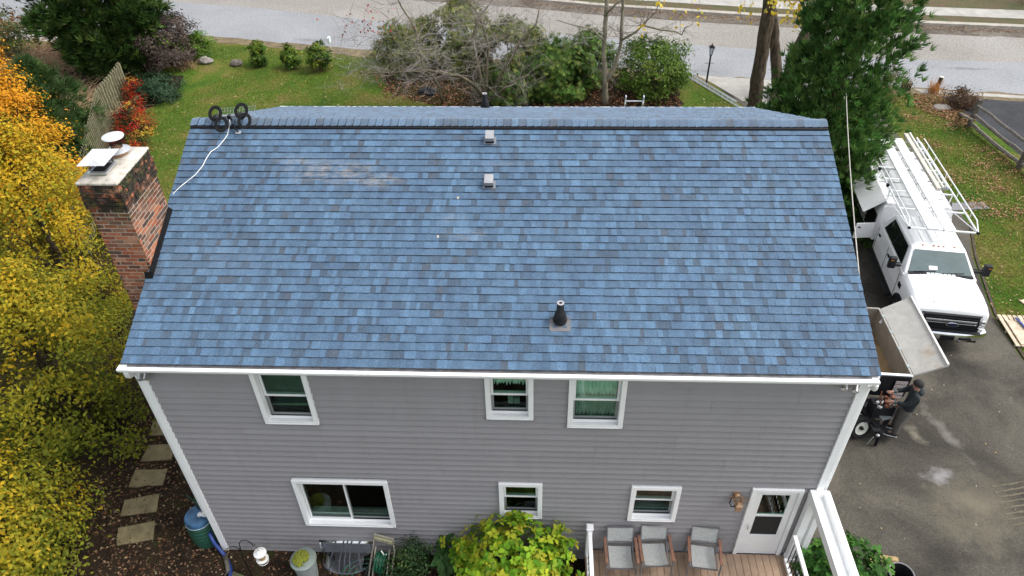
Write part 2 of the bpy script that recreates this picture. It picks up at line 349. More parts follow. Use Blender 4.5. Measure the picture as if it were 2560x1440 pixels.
# ---- fallen leaves and grass blades: uncountable, one object each
def inpoly(pts, poly):
    x, y = pts[:, 0], pts[:, 1]; ins = np.zeros(len(pts), bool); j = len(poly)-1
    for i in range(len(poly)):
        xi, yi = poly[i]; xj, yj = poly[j]
        ins ^= ((yi > y) != (yj > y)) & (x < (xj-xi)*(y-yi)/(yj-yi+1e-12)+xi); j = i
    return ins
def scatter(poly, n):
    P = np.array(poly); lo, hi = P.min(0), P.max(0); out = np.zeros((0, 2))
    while len(out) < n:
        q = rng.uniform(lo, hi, (n*2, 2)); out = np.vstack([out, q[inpoly(q, poly)]])
    return out[:n]
ZG = np.vectorize(zg)
def palette(cols, n, jit=.18, w=None):
    c = np.array(cols)[rng.choice(len(cols), n, p=w)]; return np.clip(c*rng.normal(1, jit, (n, 1))*rng.normal(1, .05, (n, 3)), 0, 1)
def leafmesh(name, P, N, size, aspect, C, mat, parent=None, fold=.25, jitter=.35):
    """rhombic leaves: centre P, facing N; size array; one folded pair of triangles each"""
    n = len(P); N = N/np.linalg.norm(N, axis=1, keepdims=True)
    a = rng.normal(0, 1, (n, 3)); T = np.cross(N, a); T /= np.linalg.norm(T, axis=1, keepdims=True)+1e-9; B = np.cross(N, T)
    s = (size*rng.uniform(1-jitter, 1+jitter, n))[:, None] if np.isscalar(size) else size[:, None]
    L = T*s*.5; Wd = B*s*.5*aspect; up = N*s*fold*.5
    V = np.stack([P-L, P+Wd-L*.12+up, P+L, P-Wd-L*.12+up], 1).reshape(-1, 3)
    i = np.arange(n)*4; F = np.stack([i, i+1, i+2, i, i+2, i+3], 1).reshape(-1, 3)
    return npmesh(name, V, F, mat, parent, np.repeat(C, 4, 0))
LIT = [(.20,.10,.04),(.28,.16,.06),(.13,.07,.035),(.36,.25,.12),(.42,.33,.18),(.30,.12,.05)]
def litter(name, poly, n, size, label, dz=.03, cols=LIT, clump=0):
    q = scatter(poly, n)
    if clump:
        c = scatter(poly, clump); q = c[rng.integers(0, clump, n)]+rng.normal(0, .42, (n, 2))*rng.uniform(.3, 1.6, (n, 1)); q = q[inpoly(q, poly)]; n = len(q)
    P = np.column_stack([q, ZG(q[:, 1])+dz*rng.uniform(.3, 1.4, n)]); N = rng.normal(0, .38, (n, 3)); N[:, 2] = 1
    return tag(leafmesh(name, P, N, size, .6, palette(cols, n), M['litter']), label, 'fallen leaves', kind='stuff')
litter('fallen_leaves', [(-3.6,-2.2),(7.4,-2.2),(7.4,-.02),(-.1,-.02),(-.1,6),(-3.8,6.5)], 9500, .06, 'brown fallen leaves on the bare soil beside the house wall', .025, [(.10,.055,.03),(.07,.042,.025),(.14,.085,.045),(.21,.13,.07),(.28,.2,.12),(.05,.032,.02),(.17,.075,.035)], 420)
litter('fallen_leaves', [(-2.2,27.4),(-1.2,24.8),(4.9,22.6),(12.8,22.6),(13.2,26.2),(8.0,27.9)], 5200, .10, 'rust brown leaves carpeting the bed under the bare tree', .05, [(.20,.08,.035),(.28,.13,.06),(.14,.06,.03),(.34,.2,.1)])
LAWN1 = [(-14.5,32.2),(-9,30.9),(2,28.6),(4,24),(12.6,22.3),(13.9,24.6),(15.4,24.4),(12.8,10),(12,8.9),(-2,9.5),(-8.5,12.5),(-12.3,21.5),(-9.4,28)]
LAWN2 = [(19.7,8.4),(20.6,11.4),(21.4,13.4),(21.8,18),(22.3,25.6),(25,25.0),(25.4,21),(25.6,14),(25.8,3),(19.5,3)]
litter('fallen_leaves', LAWN1, 2600, .07, 'pale dry leaves strewn over the front lawn', .05, [(.45,.36,.2),(.35,.22,.09),(.5,.42,.28),(.25,.14,.06)])
litter('fallen_leaves', LAWN2, 1900, .06, 'brown leaves scattered on the side lawn beside the truck', .05, [(.34,.2,.09),(.24,.13,.06),(.42,.32,.18)], 0)
litter('fallen_leaves', [(21.6,13),(22.6,25),(25.1,24.6),(25.3,21),(25.5,13),(24.2,9)], 4200, .075, 'drift of brown leaves gathered along the split rail fence', .05, [(.26,.13,.06),(.18,.09,.05),(.36,.22,.12)], 26)
litter('fallen_leaves', off(FAR, -.05)[2:8]+off(FAR, -.75)[2:8][::-1], 2600, .09, 'leaves drifted into the gutter along the far kerb', .04, [(.22,.12,.07),(.16,.09,.05),(.3,.2,.12)])
litter('fallen_leaves', [(24.1,25.2),(23.5,24.4),(23.8,22.9),(25.0,21.6),(25.6,22.2),(25.2,24.9)], 1300, .09, 'orange brown leaf pile at the roadside end of the rail fence', .08, [(.24,.11,.05),(.17,.08,.04),(.30,.17,.09)])
litter('fallen_leaves', [(12.2,-4),(12.2,9),(15,19),(21,20),(20,11),(19.2,6),(19.2,-4)], 170, .045, 'few pale leaves lying loose on the driveway asphalt', .02, [(.45,.4,.3),(.4,.3,.16)])
def grass(name, poly, n, label, hgt=.075):
    q = scatter(poly, n); P = np.column_stack([q, ZG(q[:, 1])]); a = rng.uniform(0, 6.28, n); d = np.column_stack([np.cos(a), np.sin(a), np.zeros(n)])
    h = rng.uniform(.5, 1.3, n)*hgt; w = .011; tip = P+np.column_stack([rng.normal(0, .35, n)*h, rng.normal(0, .35, n)*h, h])
    V = np.stack([P-d*w, P+d*w, tip], 1).reshape(-1, 3)
    f = (np.sin(q[:, 0]*1.3+np.sin(q[:, 1]*.9)*1.7)+np.sin(q[:, 1]*1.9+q[:, 0]*.6))*.25+.5+rng.normal(0, .22, n); f = np.clip(f, 0, 1)[:, None]
    C = np.array([.065,.155,.014])*(1-f)+np.array([.19,.185,.04])*f; dead = rng.random(n) < .2; C[dead] = (.26,.19,.09)
    return tag(npmesh(name, V, np.arange(n*3).reshape(-1, 3), M['leaf'], None, np.repeat(C, 3, 0)), label, 'grass', kind='stuff')
grass('lawn_grass', LAWN1, 90000, 'short green autumn grass of the front lawn')
grass('lawn_grass', LAWN2, 50000, 'short green grass between the driveway and the rail fence', .06)
# concrete kerbing timber beside the driveway and the drain-like tyre marks
mb = MB()
for a, b in zip([(19.6,6.3),(19.75,8.3),(20.6,11.4)], [(19.75,8.3),(20.6,11.4),(21.35,13.4)]):
    mb.bar((a[0],a[1],zg(a[1])+.012), (b[0],b[1],zg(b[1])+.012), .07, .05)
tag(obj('driveway_edging', mb, plain('edging_brown', (.05,.035,.025), .9, .3, 6)), kind='structure')
# ================================================================== THE HOUSE
house = thing('house', 'two storey grey sided house with blue shingle gable roof', 'house', (HW/2, HD-EV, 0))
YB = 2*(HD-EV)                     # street-side wall line
X0, X1 = -.035, HW+.035            # roof edges
def siding_mat():
    mt, n, l, b = nt('grey_vinyl_siding'); p = pos(n)
    mp = n.new("ShaderNodeMapping"); l.new(p, mp.inputs[0]); mp.inputs['Scale'].default_value = (1.2, 1.2, 9)
    t = noise(n, l, 3.0, 5, .6, mp.outputs[0]); r = ramp(n, [(.3, (.238,.230,.237)), (.7, (.262,.253,.261))]); l.new(t.outputs[0], r.inputs[0])
    t2 = noise(n, l, .7, 4, .6, p); r2 = ramp(n, [(.3, (.96,.96,.955)), (.7, (1.03,1.03,1.035))]); l.new(t2.outputs[0], r2.inputs[0])
    oi = n.new("ShaderNodeObjectInfo"); r3 = ramp(n, [(0, (.965,.965,.97)), (1, (1.03,1.03,1.03))]); l.new(oi.outputs['Random'], r3.inputs[0])
    o = mix(n, l, r.outputs[0], r2.outputs[0], 1.0, 'MULTIPLY'); o = mix(n, l, o, r3.outputs[0], 1.0, 'MULTIPLY')
    mst = n.new("ShaderNodeMapping"); l.new(p, mst.inputs[0]); mst.inputs['Scale'].default_value = (7, 1, .35); t5 = noise(n, l, 1.0, 5, .65, mst.outputs[0]); r5 = ramp(n, [(.30, (.95,.945,.935)), (.48, (1,1,1))]); l.new(t5.outputs[0], r5.inputs[0]); o = mix(n, l, o, r5.outputs[0], 1.0, 'MULTIPLY')   # rain streaks
    t6 = noise(n, l, 3.5, 5, .7, p); sx = n.new("ShaderNodeSeparateXYZ"); l.new(p, sx.inputs[0]); m6 = n.new("ShaderNodeMapRange"); l.new(sx.outputs[2], m6.inputs[0]); m6.inputs[1].default_value = 0; m6.inputs[2].default_value = .75; m6.inputs[3].default_value = .5; m6.inputs[4].default_value = 0
    r7 = ramp(n, [(.42, (0,0,0)), (.66, (1,1,1))]); l.new(t6.outputs[0], r7.inputs[0]); m7 = n.new("ShaderNodeMath"); m7.operation = 'MULTIPLY'; l.new(m6.outputs[0], m7.inputs[0]); l.new(r7.outputs[0], m7.inputs[1]); o = mix(n, l, o, (.13,.115,.09), m7.outputs[0])   # soil splash above the bed
    l.new(o, b.inputs['Base Color']); b.inputs['Roughness'].default_value = .55; b.inputs['Specular IOR Level'].default_value = .3
    g = noise(n, l, 60, 3, .6, mp.outputs[0]); bump(n, l, b, g.outputs[0], .15, .004); return mt
def shingle_mat():
    mt, n, l, b = nt('blue_asphalt_shingle'); a = n.new("ShaderNodeAttribute"); a.attribute_name = "col"; p = pos(n); o = a.outputs['Color']
    g = noise(n, l, 52, 3, .9, p); r = ramp(n, [(.30, (.42,.44,.50)), (.46, (.86,.86,.90)), (.58, (1.14,1.14,1.12)), (.70, (1.9,1.8,1.65))]); l.new(g.outputs[0], r.inputs[0])
    o = mix(n, l, o, r.outputs[0], 1.0, 'MULTIPLY')
    g2 = noise(n, l, 1.3, 4, .6, p); r2 = ramp(n, [(.3, (.86,.87,.9)), (.7, (1.1,1.1,1.07))]); l.new(g2.outputs[0], r2.inputs[0]); o = mix(n, l, o, r2.outputs[0], 1.0, 'MULTIPLY')
    mps = n.new('ShaderNodeMapping'); l.new(p, mps.inputs[0]); mps.inputs['Scale'].default_value = (5.5, .45, .45); g4 = noise(n, l, 1.0, 5, .6, mps.outputs[0]); r6 = ramp(n, [(.36, (.88,.88,.89)), (.55, (1.03,1.03,1.03))]); l.new(g4.outputs[0], r6.inputs[0]); o = mix(n, l, o, r6.outputs[0], 1.0, 'MULTIPLY')   # faint run-off streaks
    # scuffs where the granules were walked on, tan and chalky
    for (u, w, rx, ry, st) in ((830,432,1.05,.30,.8),(950,455,.45,.16,.75),(740,402,.5,.1,.5),(1165,590,.5,.13,.4),(1130,545,.3,.1,.3),(1260,412,.8,.06,.3),(540,640,1.2,.4,.12)):
        c = onroof(u, w); mp = n.new("ShaderNodeMapping"); mp.vector_type = 'TEXTURE'; l.new(p, mp.inputs[0]); mp.inputs['Location'].default_value = c; mp.inputs['Scale'].default_value = (rx, ry, 9)
        ln = n.new("ShaderNodeVectorMath"); ln.operation = 'LENGTH'; l.new(mp.outputs[0], ln.inputs[0])
        m2 = n.new("ShaderNodeMapping"); l.new(p, m2.inputs[0]); m2.inputs['Scale'].default_value = (3.2, 13, 1)
        ns = noise(n, l, 1.5, 5, .75, m2.outputs[0]); mr = n.new("ShaderNodeMapRange"); l.new(ln.outputs['Value'], mr.inputs[0]); mr.inputs[1].default_value = .3; mr.inputs[2].default_value = 1.1; mr.inputs[3].default_value = 1; mr.inputs[4].default_value = 0
        mu = n.new("ShaderNodeMath"); mu.operation = 'MULTIPLY'; l.new(mr.outputs[0], mu.inputs[0]); r5 = ramp(n, [(.44, (0,0,0)), (.62, (st,)*3)]); l.new(ns.outputs[0], r5.inputs[0]); l.new(r5.outputs[0], mu.inputs[1])
        o = mix(n, l, o, (.24,.225,.21), mu.outputs[0])
    l.new(o, b.inputs['Base Color']); b.inputs['Roughness'].default_value = .75; b.inputs['Specular IOR Level'].default_value = .35; b.inputs['Sheen Weight'].default_value = .2; b.inputs['Sheen Roughness'].default_value = .45
    bump(n, l, b, g.outputs[0], .55, .006); return mt
M['siding'] = siding_mat(); M['shingle'] = shingle_mat()
def glass_mat():
    mt, n, l, b = nt('window_glass'); n.remove(b)
    tr = n.new("ShaderNodeBsdfTransparent"); tr.inputs[0].default_value = (.66,.93,.80,1); gl = n.new("ShaderNodeBsdfGlossy"); gl.inputs['Roughness'].default_value = .02; gl.inputs[0].default_value = (.9,1,.96,1)
    fr = n.new("ShaderNodeFresnel"); fr.inputs[0].default_value = 1.5; ms = n.new("ShaderNodeMixShader"); l.new(fr.outputs[0], ms.inputs[0]); l.new(tr.outputs[0], ms.inputs[1]); l.new(gl.outputs[0], ms.inputs[2])
    l.new(ms.outputs[0], n["Material Output"].inputs['Surface']); return mt
M['glass'] = glass_mat()
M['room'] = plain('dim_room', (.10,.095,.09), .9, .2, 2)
M['blind'] = plain('window_blind', (.62,.64,.62), .7, .1, 8)
M['curtain'] = plain('pale_curtain', (.80,.80,.76), .85, .1, 6)
M['screen'] = plain('insect_screen', (.012,.012,.012), .8, .1, 8)

# ---- openings in the camera-side wall: x0, x1, z0, z1
WIN = {'a': (1.84,2.78,4.11,5.42), 'b': (5.67,6.46,4.34,5.42), 'c': (7.03,7.96,4.165,5.42), 'd': (1.935,3.745,1.015,2.49), 'e': (5.82,6.63,1.44,2.54), 'f': (8.265,9.175,1.45,2.53)}
DOOR = (10.45, 11.38, .385, 2.545)
OPEN = list(WIN.values())+[DOOR]
WALLTOP = 5.56
core = MB()                                      # solid wall behind the boards, left open at windows and door
xs = sorted({.0, HW, *[o[0]+.05 for o in OPEN], *[o[1]-.05 for o in OPEN]}); zs = sorted({-.12, WALLTOP, *[o[2]+.05 for o in OPEN], *[o[3]-.05 for o in OPEN]})
for i in range(len(xs)-1):
    for j in range(len(zs)-1):
        cx, cz = (xs[i]+xs[i+1])/2, (zs[j]+zs[j+1])/2
        if not any(o[0]+.04 < cx < o[1]-.04 and o[2]+.04 < cz < o[3]-.04 for o in OPEN): core.bx(xs[i], xs[i+1], .02, .16, zs[j], zs[j+1])
rearwall = obj('rear_wall', core, plain('wall_sheathing', (.12,.12,.12), .9), house)
CH = .1524
def board(x0, x1, z0, z1, th=.034):
    return MB().add([(x0,-th,z0),(x1,-th,z0),(x1,.019,z0),(x0,.019,z0),(x0,.017,z1),(x1,.017,z1),(x1,.019,z1),(x0,.019,z1)],
                    [(0,1,5,4),(0,3,2,1),(4,5,6,7),(1,2,6,5),(0,4,7,3),(3,7,6,2)])
for k in range(37):
    z0 = k*CH; z1 = min(z0+CH+.004, WALLTOP)
    if z1-z0 < .02: continue
    segs = [(.085, HW-.085)]
    for o in OPEN:
        if z0+.03 < o[3] and z1-.03 > o[2]:
            ns = []
            for a, b_ in segs:
                if o[1] <= a or o[0] >= b_: ns.append((a, b_))
                else:
                    if o[0]-a > .03: ns.append((a, o[0]+.012))
                    if b_-o[1] > .03: ns.append((o[1]-.012, b_))
            segs = ns
    seams = sorted(((k//2)*1.37+s*3.66+(.0 if k % 2 else .012)) % 11.2 for s in range(3))      # panels come two courses at a time
    for a, b_ in segs:
        cuts = [a]+[s for s in seams if a+.5 < s < b_-.5]+[b_]
        for q in range(len(cuts)-1):
            e0 = 0 if q == 0 else .0012
            mbb = board(cuts[q]+e0, cuts[q+1]-.0012, z0, z1, .034+.0016*(q % 2)); obj('siding_board', mbb, M['siding'], rearwall)
for x in (.0, HW):                               # corner boards
    s = 1 if x == 0 else -1; mb = MB()
    mb.bx(min(x-.028*s, x+.10*s), max(x-.028*s, x+.10*s), -.052, -.004, -.02, WALLTOP); mb.bx(min(x-.028*s, x-.002*s), max(x-.028*s, x-.002*s), -.0035, .12, -.02, WALLTOP)
    obj('corner_board', mb, M['white'], house, bevel=.004)
for x, s in ((0., -1), (HW, 1)):                 # gable walls, lapped like the camera side
    mb = MB(); k = 0
    while k*CH < ZE+RISE-.25:
        z0, z1 = k*CH-.0, k*CH+CH; lim = lambda z: max(.06, max(0, z-ZE)/RISE*HD-EV+(.42 if z > ZE-.2 else .06)); ya, yc = lim(z0), lim(z1); yb, yd = YB-ya, YB-yc
        if yd-yc < .1: break
        mb.add([(x+s*.02,ya,z0),(x+s*.02,yb,z0),(x+s*.002,yd,z1),(x+s*.002,yc,z1),(x,ya,z0),(x,yb,z0)], [(0,1,2,3),(0,4,5,1)]); k += 1
    obj('gable_wall', mb, M['siding'], house)
    obj('foundation', MB().bx(x-.08 if s > 0 else x+.02, x-.02 if s > 0 else x+.08, .1, YB-.1, -.9, .02), M['concrete'], house)
mb = MB(); mb.bx(.02, HW-.02, YB-.12, YB, -.9, 5.5); obj('street_wall', mb, M['siding'], house)
obj('foundation', MB().bx(.03, HW-.03, .03, .13, -.3, -.01), plain('foundation_dark', (.06,.055,.05), .9), house)

# ---- windows
def window(o, kind, inside):
    x0, x1, z0, z1 = o; F = .085; mb = MB()
    for a, b_, c, d in ((x0,x1,z0,z0+F*.9),(x0,x1,z1-F,z1),(x0,x0+F,z0+F*.9,z1-F),(x1-F,x1,z0+F*.9,z1-F)): mb.bx(a, b_, -.064, .06, c, d)
    w = obj('window', mb, M['white'], house, bevel=.006)
    s = MB(); s.add([(x0-.03,-.046,z0-.028),(x1+.03,-.046,z0-.028),(x1+.03,.03,z0-.028),(x0-.03,.03,z0-.028),(x0-.03,-.048,z0-.002),(x1+.03,-.048,z0-.002),(x1+.03,.03,z0-.001),(x0-.03,.03,z0-.001)],
            [(0,3,2,1),(4,5,6,7),(0,1,5,4),(1,2,6,5),(2,3,7,6),(3,0,4,7)])
    obj('channel_trim', s, M['siding'], w)
    ix0, ix1, iz0, iz1 = x0+F, x1-F, z0+F*.9, z1-F
    obj('sill', MB().add([(ix0-.02,-.07,iz0-.05),(ix1+.02,-.07,iz0-.05),(ix1+.02,.055,iz0+.022),(ix0-.02,.055,iz0+.022),(ix0-.02,-.07,iz0-.065),(ix1+.02,-.07,iz0-.065)], [(0,1,2,3),(4,5,1,0)]), M['white'], w)
    sw = .04
    def sash(a, b_, c, d, y, nm='sash', mt='white'):
        t = MB()
        for p, q, r, u in ((a,b_,c,c+sw),(a,b_,d-sw,d),(a,a+sw,c+sw,d-sw),(b_-sw,b_,c+sw,d-sw)): t.bx(p, q, y, y+.035, r, u)
        obj(nm, t, M[mt], w, bevel=.003); obj('pane', MB().add([(a+sw-.005,y+.015,c+sw-.005),(b_-sw+.005,y+.015,c+sw-.005),(b_-sw+.005,y+.015,d-sw+.005),(a+sw-.005,y+.015,d-sw+.005)], [(0,1,2,3)]), M['glass'], w)
    if kind == 'hung':
        zm = iz0+(iz1-iz0)*(.5 if z1 < 3 else .46)
        sash(ix0, ix1, zm-.02, iz1, .062); sash(ix0, ix1, iz0, zm+.022, .10)
        sc = MB(); sc.bx(ix0, ix0+.018, .055, .075, iz0, zm-.022); sc.bx(ix1-.018, ix1, .055, .075, iz0, zm-.022); sc.bx(ix0+.018, ix1-.018, .055, .075, iz0, iz0+.018); obj('screen_frame', sc, M['galv'], w)
        obj('insect_screen', MB().add([(ix0+.018,.062,iz0+.018),(ix1-.018,.062,iz0+.018),(ix1-.018,.062,zm-.022),(ix0+.018,.062,zm-.022)], [(0,1,2,3)]), M['meshscreen'], w)
    else:
        xm = (ix0+ix1)/2+.02
        sash(ix0, xm+.02, iz0, iz1, .062); sash(xm-.02, ix1, iz0, iz1, .10)
        obj('insect_screen', MB().add([(xm+.02,.062,iz0+.015),(ix1-.015,.062,iz0+.015),(ix1-.015,.062,iz1-.015),(xm+.02,.062,iz1-.015)], [(0,1,2,3)]), M['meshscreen'], w)
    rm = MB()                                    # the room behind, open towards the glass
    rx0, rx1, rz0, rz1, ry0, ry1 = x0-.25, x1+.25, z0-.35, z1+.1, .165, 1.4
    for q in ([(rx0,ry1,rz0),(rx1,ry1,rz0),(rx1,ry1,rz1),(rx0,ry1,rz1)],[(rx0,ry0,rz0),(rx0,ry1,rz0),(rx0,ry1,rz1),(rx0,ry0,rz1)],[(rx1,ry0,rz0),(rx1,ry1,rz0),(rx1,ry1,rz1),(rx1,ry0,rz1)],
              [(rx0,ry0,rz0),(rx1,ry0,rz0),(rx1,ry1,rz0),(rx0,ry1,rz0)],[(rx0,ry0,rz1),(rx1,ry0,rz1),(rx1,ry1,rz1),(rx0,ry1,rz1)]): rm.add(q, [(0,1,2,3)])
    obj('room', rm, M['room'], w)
    if inside == 'blind':
        t = MB(); z = iz1
        while z > iz0+.42: t.box(((ix0+ix1)/2, .175, z), (ix1-ix0-.02, .024, .003), Matrix.Rotation(R_(-20), 3, 'X')); z -= .026
        obj('blind', t, M['blind'], w); obj('shelf', MB().bx(ix0, ix1, .22, .6, iz0+.10, iz0+.16), M['blind'], w)
    elif inside in ('curtain', 'valance'):
        t = MB(); N_ = 64; zt = iz1+.05; zb = iz0-.15 if inside == 'curtain' else iz1-.36
        rows = []
        for z in (zt, (zt+zb)/2, zb):
            rows.append([(ix0+(ix1-ix0)*i/N_, .19+.03*math.sin(i*1.15+z)+.012*math.sin(i*.4), z+(.02*math.sin(i*.9) if z == zb and inside == 'valance' else 0)) for i in range(N_+1)])
        t.loft(rows, cap=False, closed=False); obj('curtain', t, M['curtain'], w, smooth=True, fixn=False)
        if inside == 'valance':
            obj('keepsake_box', MB().bx(ix0+.27, ix0+.36, .2, .26, iz0+.05, iz0+.22), M['curtain'], w); obj('keepsake_box', MB().bx(ix0+.37, ix0+.47, .2, .26, iz0+.05, iz0+.18), M['blind'], w)
    elif inside == 'low': obj('window_stool', MB().bx(ix0, ix1, .16, .3, iz0+.0, iz0+.07), M['whitedirty'], w)
    return w
mt, n, l, b = nt('screen_mesh'); n.remove(b); tr = n.new("ShaderNodeBsdfTransparent"); tr.inputs[0].default_value = (.62,.62,.62,1); l.new(tr.outputs[0], n["Material Output"].inputs['Surface']); M['meshscreen'] = mt
window(WIN['a'], 'hung', 'blind'); window(WIN['b'], 'hung', 'valance'); window(WIN['c'], 'hung', 'curtain')
window(WIN['d'], 'slide', 'low'); window(WIN['e'], 'hung', 'none'); window(WIN['f'], 'hung', 'low')
# ---- storm door
x0, x1, z0, z1 = DOOR; mb = MB()
for a, b_, c, d in ((x0,x0+.075,z0,z1),(x1-.075,x1,z0,z1),(x0+.075,x1-.075,z1-.075,z1)): mb.bx(a, b_, -.064, .05, c, d)
mb.bx(x0+.075, x1-.075, -.03, .05, z0-.01, z0+.025)
door = obj('door', mb, M['white'], house, bevel=.005)
dx0, dx1, dz0, dz1 = x0+.08, x1-.08, z0+.03, z1-.08; gx0, gx1, gz0, gm, gz1 = dx0+.14, dx1-.12, dz0+.62, dz0+1.27, dz1-.12
lf = MB()
for a, b_, c, d in ((dx0,gx0,dz0,dz1),(gx1,dx1,dz0,dz1),(gx0,gx1,dz0,gz0),(gx0,gx1,gz1,dz1),(gx0,gx1,gm-.025,gm+.03)): lf.bx(a, b_, -.026, .012, c, d)
obj('door_leaf', lf, M['white'], door, bevel=.004)
obj('pane', MB().bx(gx0, gx1, -.008, -.003, gm+.03, gz1), M['glass'], door); obj('insect_screen', MB().bx(gx0, gx1, -.008, -.005, gz0, gm-.025), M['screen'], door)
obj('inner_door', MB().bx(dx0+.02, dx1-.02, .13, .17, dz0, dz1), plain('inner_door', (.09,.07,.055), .6), door)
hb = MB(); hb.bar((dx0+.05,-.065,dz0+1.0), (dx0+.05,-.065,dz0+.86), .018); hb.bar((dx0+.05,-.026,dz0+1.0), (dx0+.05,-.065,dz0+1.0), .016); hb.bar((dx0+.05,-.026,dz0+.86), (dx0+.05,-.065,dz0+.86), .016); obj('handle', hb, M['chrome'], door)

# ---- roof deck, eaves, gutters
dk = MB(); A, B_, C_ = roofpt(0, .02, -.02), roofpt(0, SL, -.02), roofpt2(0, .02, -.02)
pl = [(A.y,A.z),(B_.y,B_.z),(C_.y,C_.z),(C_.y,C_.z-.14),(B_.y,B_.z-.17),(A.y,A.z-.14)]
dk.prism(pl, 0, X0+.015, X1-.015)
roof = obj('roof', dk, M['white'], house); roof['label'] = 'blue asphalt shingle gable roof with white eaves'
for xe, s in ((X0, 1), (X1, -1)):               # rake boards
    rk = MB(); rk.prism([(A.y,A.z-.0),(B_.y,B_.z),(C_.y,C_.z),(C_.y,C_.z-.18),(B_.y,B_.z-.21),(A.y,A.z-.18)], 0, xe+.012*s, xe+.03*s); obj('rake_board', rk, M['white'], roof)
sf = MB(); sf.bx(X0+.03, X1-.03, -EV+.005, .015, 5.55, 5.565); obj('soffit', sf, M['white'], house)
fb = MB(); fb.bx(X0+.0, X1-.0, -EV-.0, -EV+.02, 5.56, 5.70); obj('fascia', fb, M['white'], house)
def gutter(name, y, s, zt, xa, xb):              # ogee gutter, y = back edge, s = outward sign
    prof = [(0,0),(0,-.115),(.055,-.115),(.075,-.085),(.105,-.06),(.118,-.03),(.118,0),(.106,0),(.106,-.028),(.09,-.052),(.066,-.074),(.05,-.104),(.01,-.104),(.01,0)]
    g = MB(); g.prism([(y+s*p, zt+q) for p, q in prof], 0, xa, xb)
    for xc, d in ((xa, .004), (xb-.004, .004)): g.prism([(y+s*p, zt+q) for p, q in prof[:7]], 0, xc, xc+d)
    o = obj(name, g, M['white'], house)
    gd = MB(); gd.sheet([(xa+.14,y+s*.004,zt+.012),(xb-.10,y+s*.004,zt+.012),(xb-.10,y+s*.048,zt+.004),(xa+.14,y+s*.048,zt+.004)] if s < 0 else [(xa+.1,y+s*.048,zt+.004),(xb-.1,y+s*.048,zt+.004),(xb-.1,y+s*.004,zt+.012),(xa+.1,y+s*.004,zt+.012)], .004)
    obj('gutter_guard', gd, plain('gutter_guard_'+name, (.13,.13,.14), .5, .25, 8, metal=.3), o)
    gc = MB(); yy = [y+s*.049, y+s*.119]; gc.bx(xa+.005, xb-.005, min(yy), max(yy), zt-.003, zt+.004); obj('gutter_hood', gc, M['white'], o)
    for xc in (xa, xb-.14):
        obj('end_miter', MB().bx(xc+.003, xc+.137, y+s*.002 if s > 0 else y-.121, y+.121 if s > 0 else y-.002, zt-.006, zt+.006), M['white'], o)
    return o
GT = ZE-.035
gutter('gutter', -EV-.002, -1, GT, PY(292, 925, -EV-.1).x, PY(2203, 950, -EV-.1).x)
gutter('gutter', YB+EV+.002, 1, GT, X0-.08, X1+.08)
# downspouts with their elbows, at both corners
for xg, xw, name in ((.02, -.07, 'a'), (HW-.02, HW+.07, 'b')):
    d = MB(); s = -1 if xg < 1 else 1
    d.tube([(xg+s*.0,-.30,GT-.10),(xg+s*.01,-.29,GT-.19),(xw+s*.0,-.16,GT-.34),(xw+s*.03,.03,GT-.46),(xw+s*.03,.05,GT-.6)], .042, 10)
    d.tube([(xw+s*.03,.05,GT-.58),(xw+s*.03,.05,1.22)], .04, 10)
    if name == 'a': d.tube([(xw+s*.03,.05,1.24),(xw-.03,.07,1.1),(xw-.12,.12,1.02),(xw-.24,.17,.98),(xw-.29,.19,.90)], .045, 10)
    else: d.tube([(xw+s*.03,.05,1.24),(xw+s*.03,.05,.2)], .04, 10)
    obj('downspout', d, M['white'], house, smooth=40)
for u, w in ((351, 943), (366, 941), (2112, 967), (2139, 972)):   # eave floodlights, pairs
    p = PY(u, w, -.12); f = MB(); d = Vector((.25 if u < 1000 else -.35, -.75, -.45)).normalized(); rot = d.to_track_quat('Z', 'Y').to_matrix()
    f.lathe([(.018,-.09),(.03,-.07),(.034,-.03),(.055,.03),(.058,.05),(.05,.045),(.0,.03)], p, 14, rot, capt=False); f.bar(p-d*.08, p+Vector((0,.06,.12)), .02)
    obj('floodlight', f, M['alu'], house, smooth=40)

# ---- shingles
TL, TM, TD = np.array((.078,.146,.230)), np.array((.064,.117,.184)), np.array((.051,.083,.123))
def tabcol():
    r = random.random()
    c = TL if r < .18 else (TM*1.1 if r < .40 else (TM if r < .66 else (TM*.88 if r < .87 else TD)))
    if random.random() < .025: c = np.array((.058,.078,.106))
    return tuple(np.clip(c*random.uniform(.93, 1.07), 0, 1))
EXP = SL/34.2
def shingle(mb, xa, xb, s0, s1, pt, rows=None):
    x = xa; side = random.random() < .5
    wob_ = random.uniform(-.002, .002); lift = random.uniform(.0, .0025)
    while x < xb-.004:
        w = random.choice((.06,.08,.095,.11,.13,.15)); e = min(xb, x+w)
        if xb-e < .05: e = xb
        h = (.024 if side else .017)+lift; sk = random.uniform(-.008, .008) if e < xb else 0; lo = s0+wob_+(0 if side else .003)
        g0 = .0008 if x == xa else 0; g1 = .0008 if e == xb else 0
        c = tabcol()
        mb.add([pt(x+g0,lo,h), pt(e-g1,lo,h), pt(e,s1+.012,.0035), pt(x,s1+.012,.0035)], [(0,1,2,3)], c)
        mb.add([pt(x+g0,lo,h), pt(e-g1,lo,h), pt(x+g0,lo,.0), pt(e-g1,lo,.0), pt(e,s1+.012,.0035), pt(x,s1+.012,.0035)], [(2,3,1,0),(2,0,5),(1,3,4)], (.016,.017,.02))   # black cut asphalt edge, which also paints the shadow line under each course
        x = e; side = not side if random.random() < .85 else side
    return mb
rest = MB(); cnt = 0
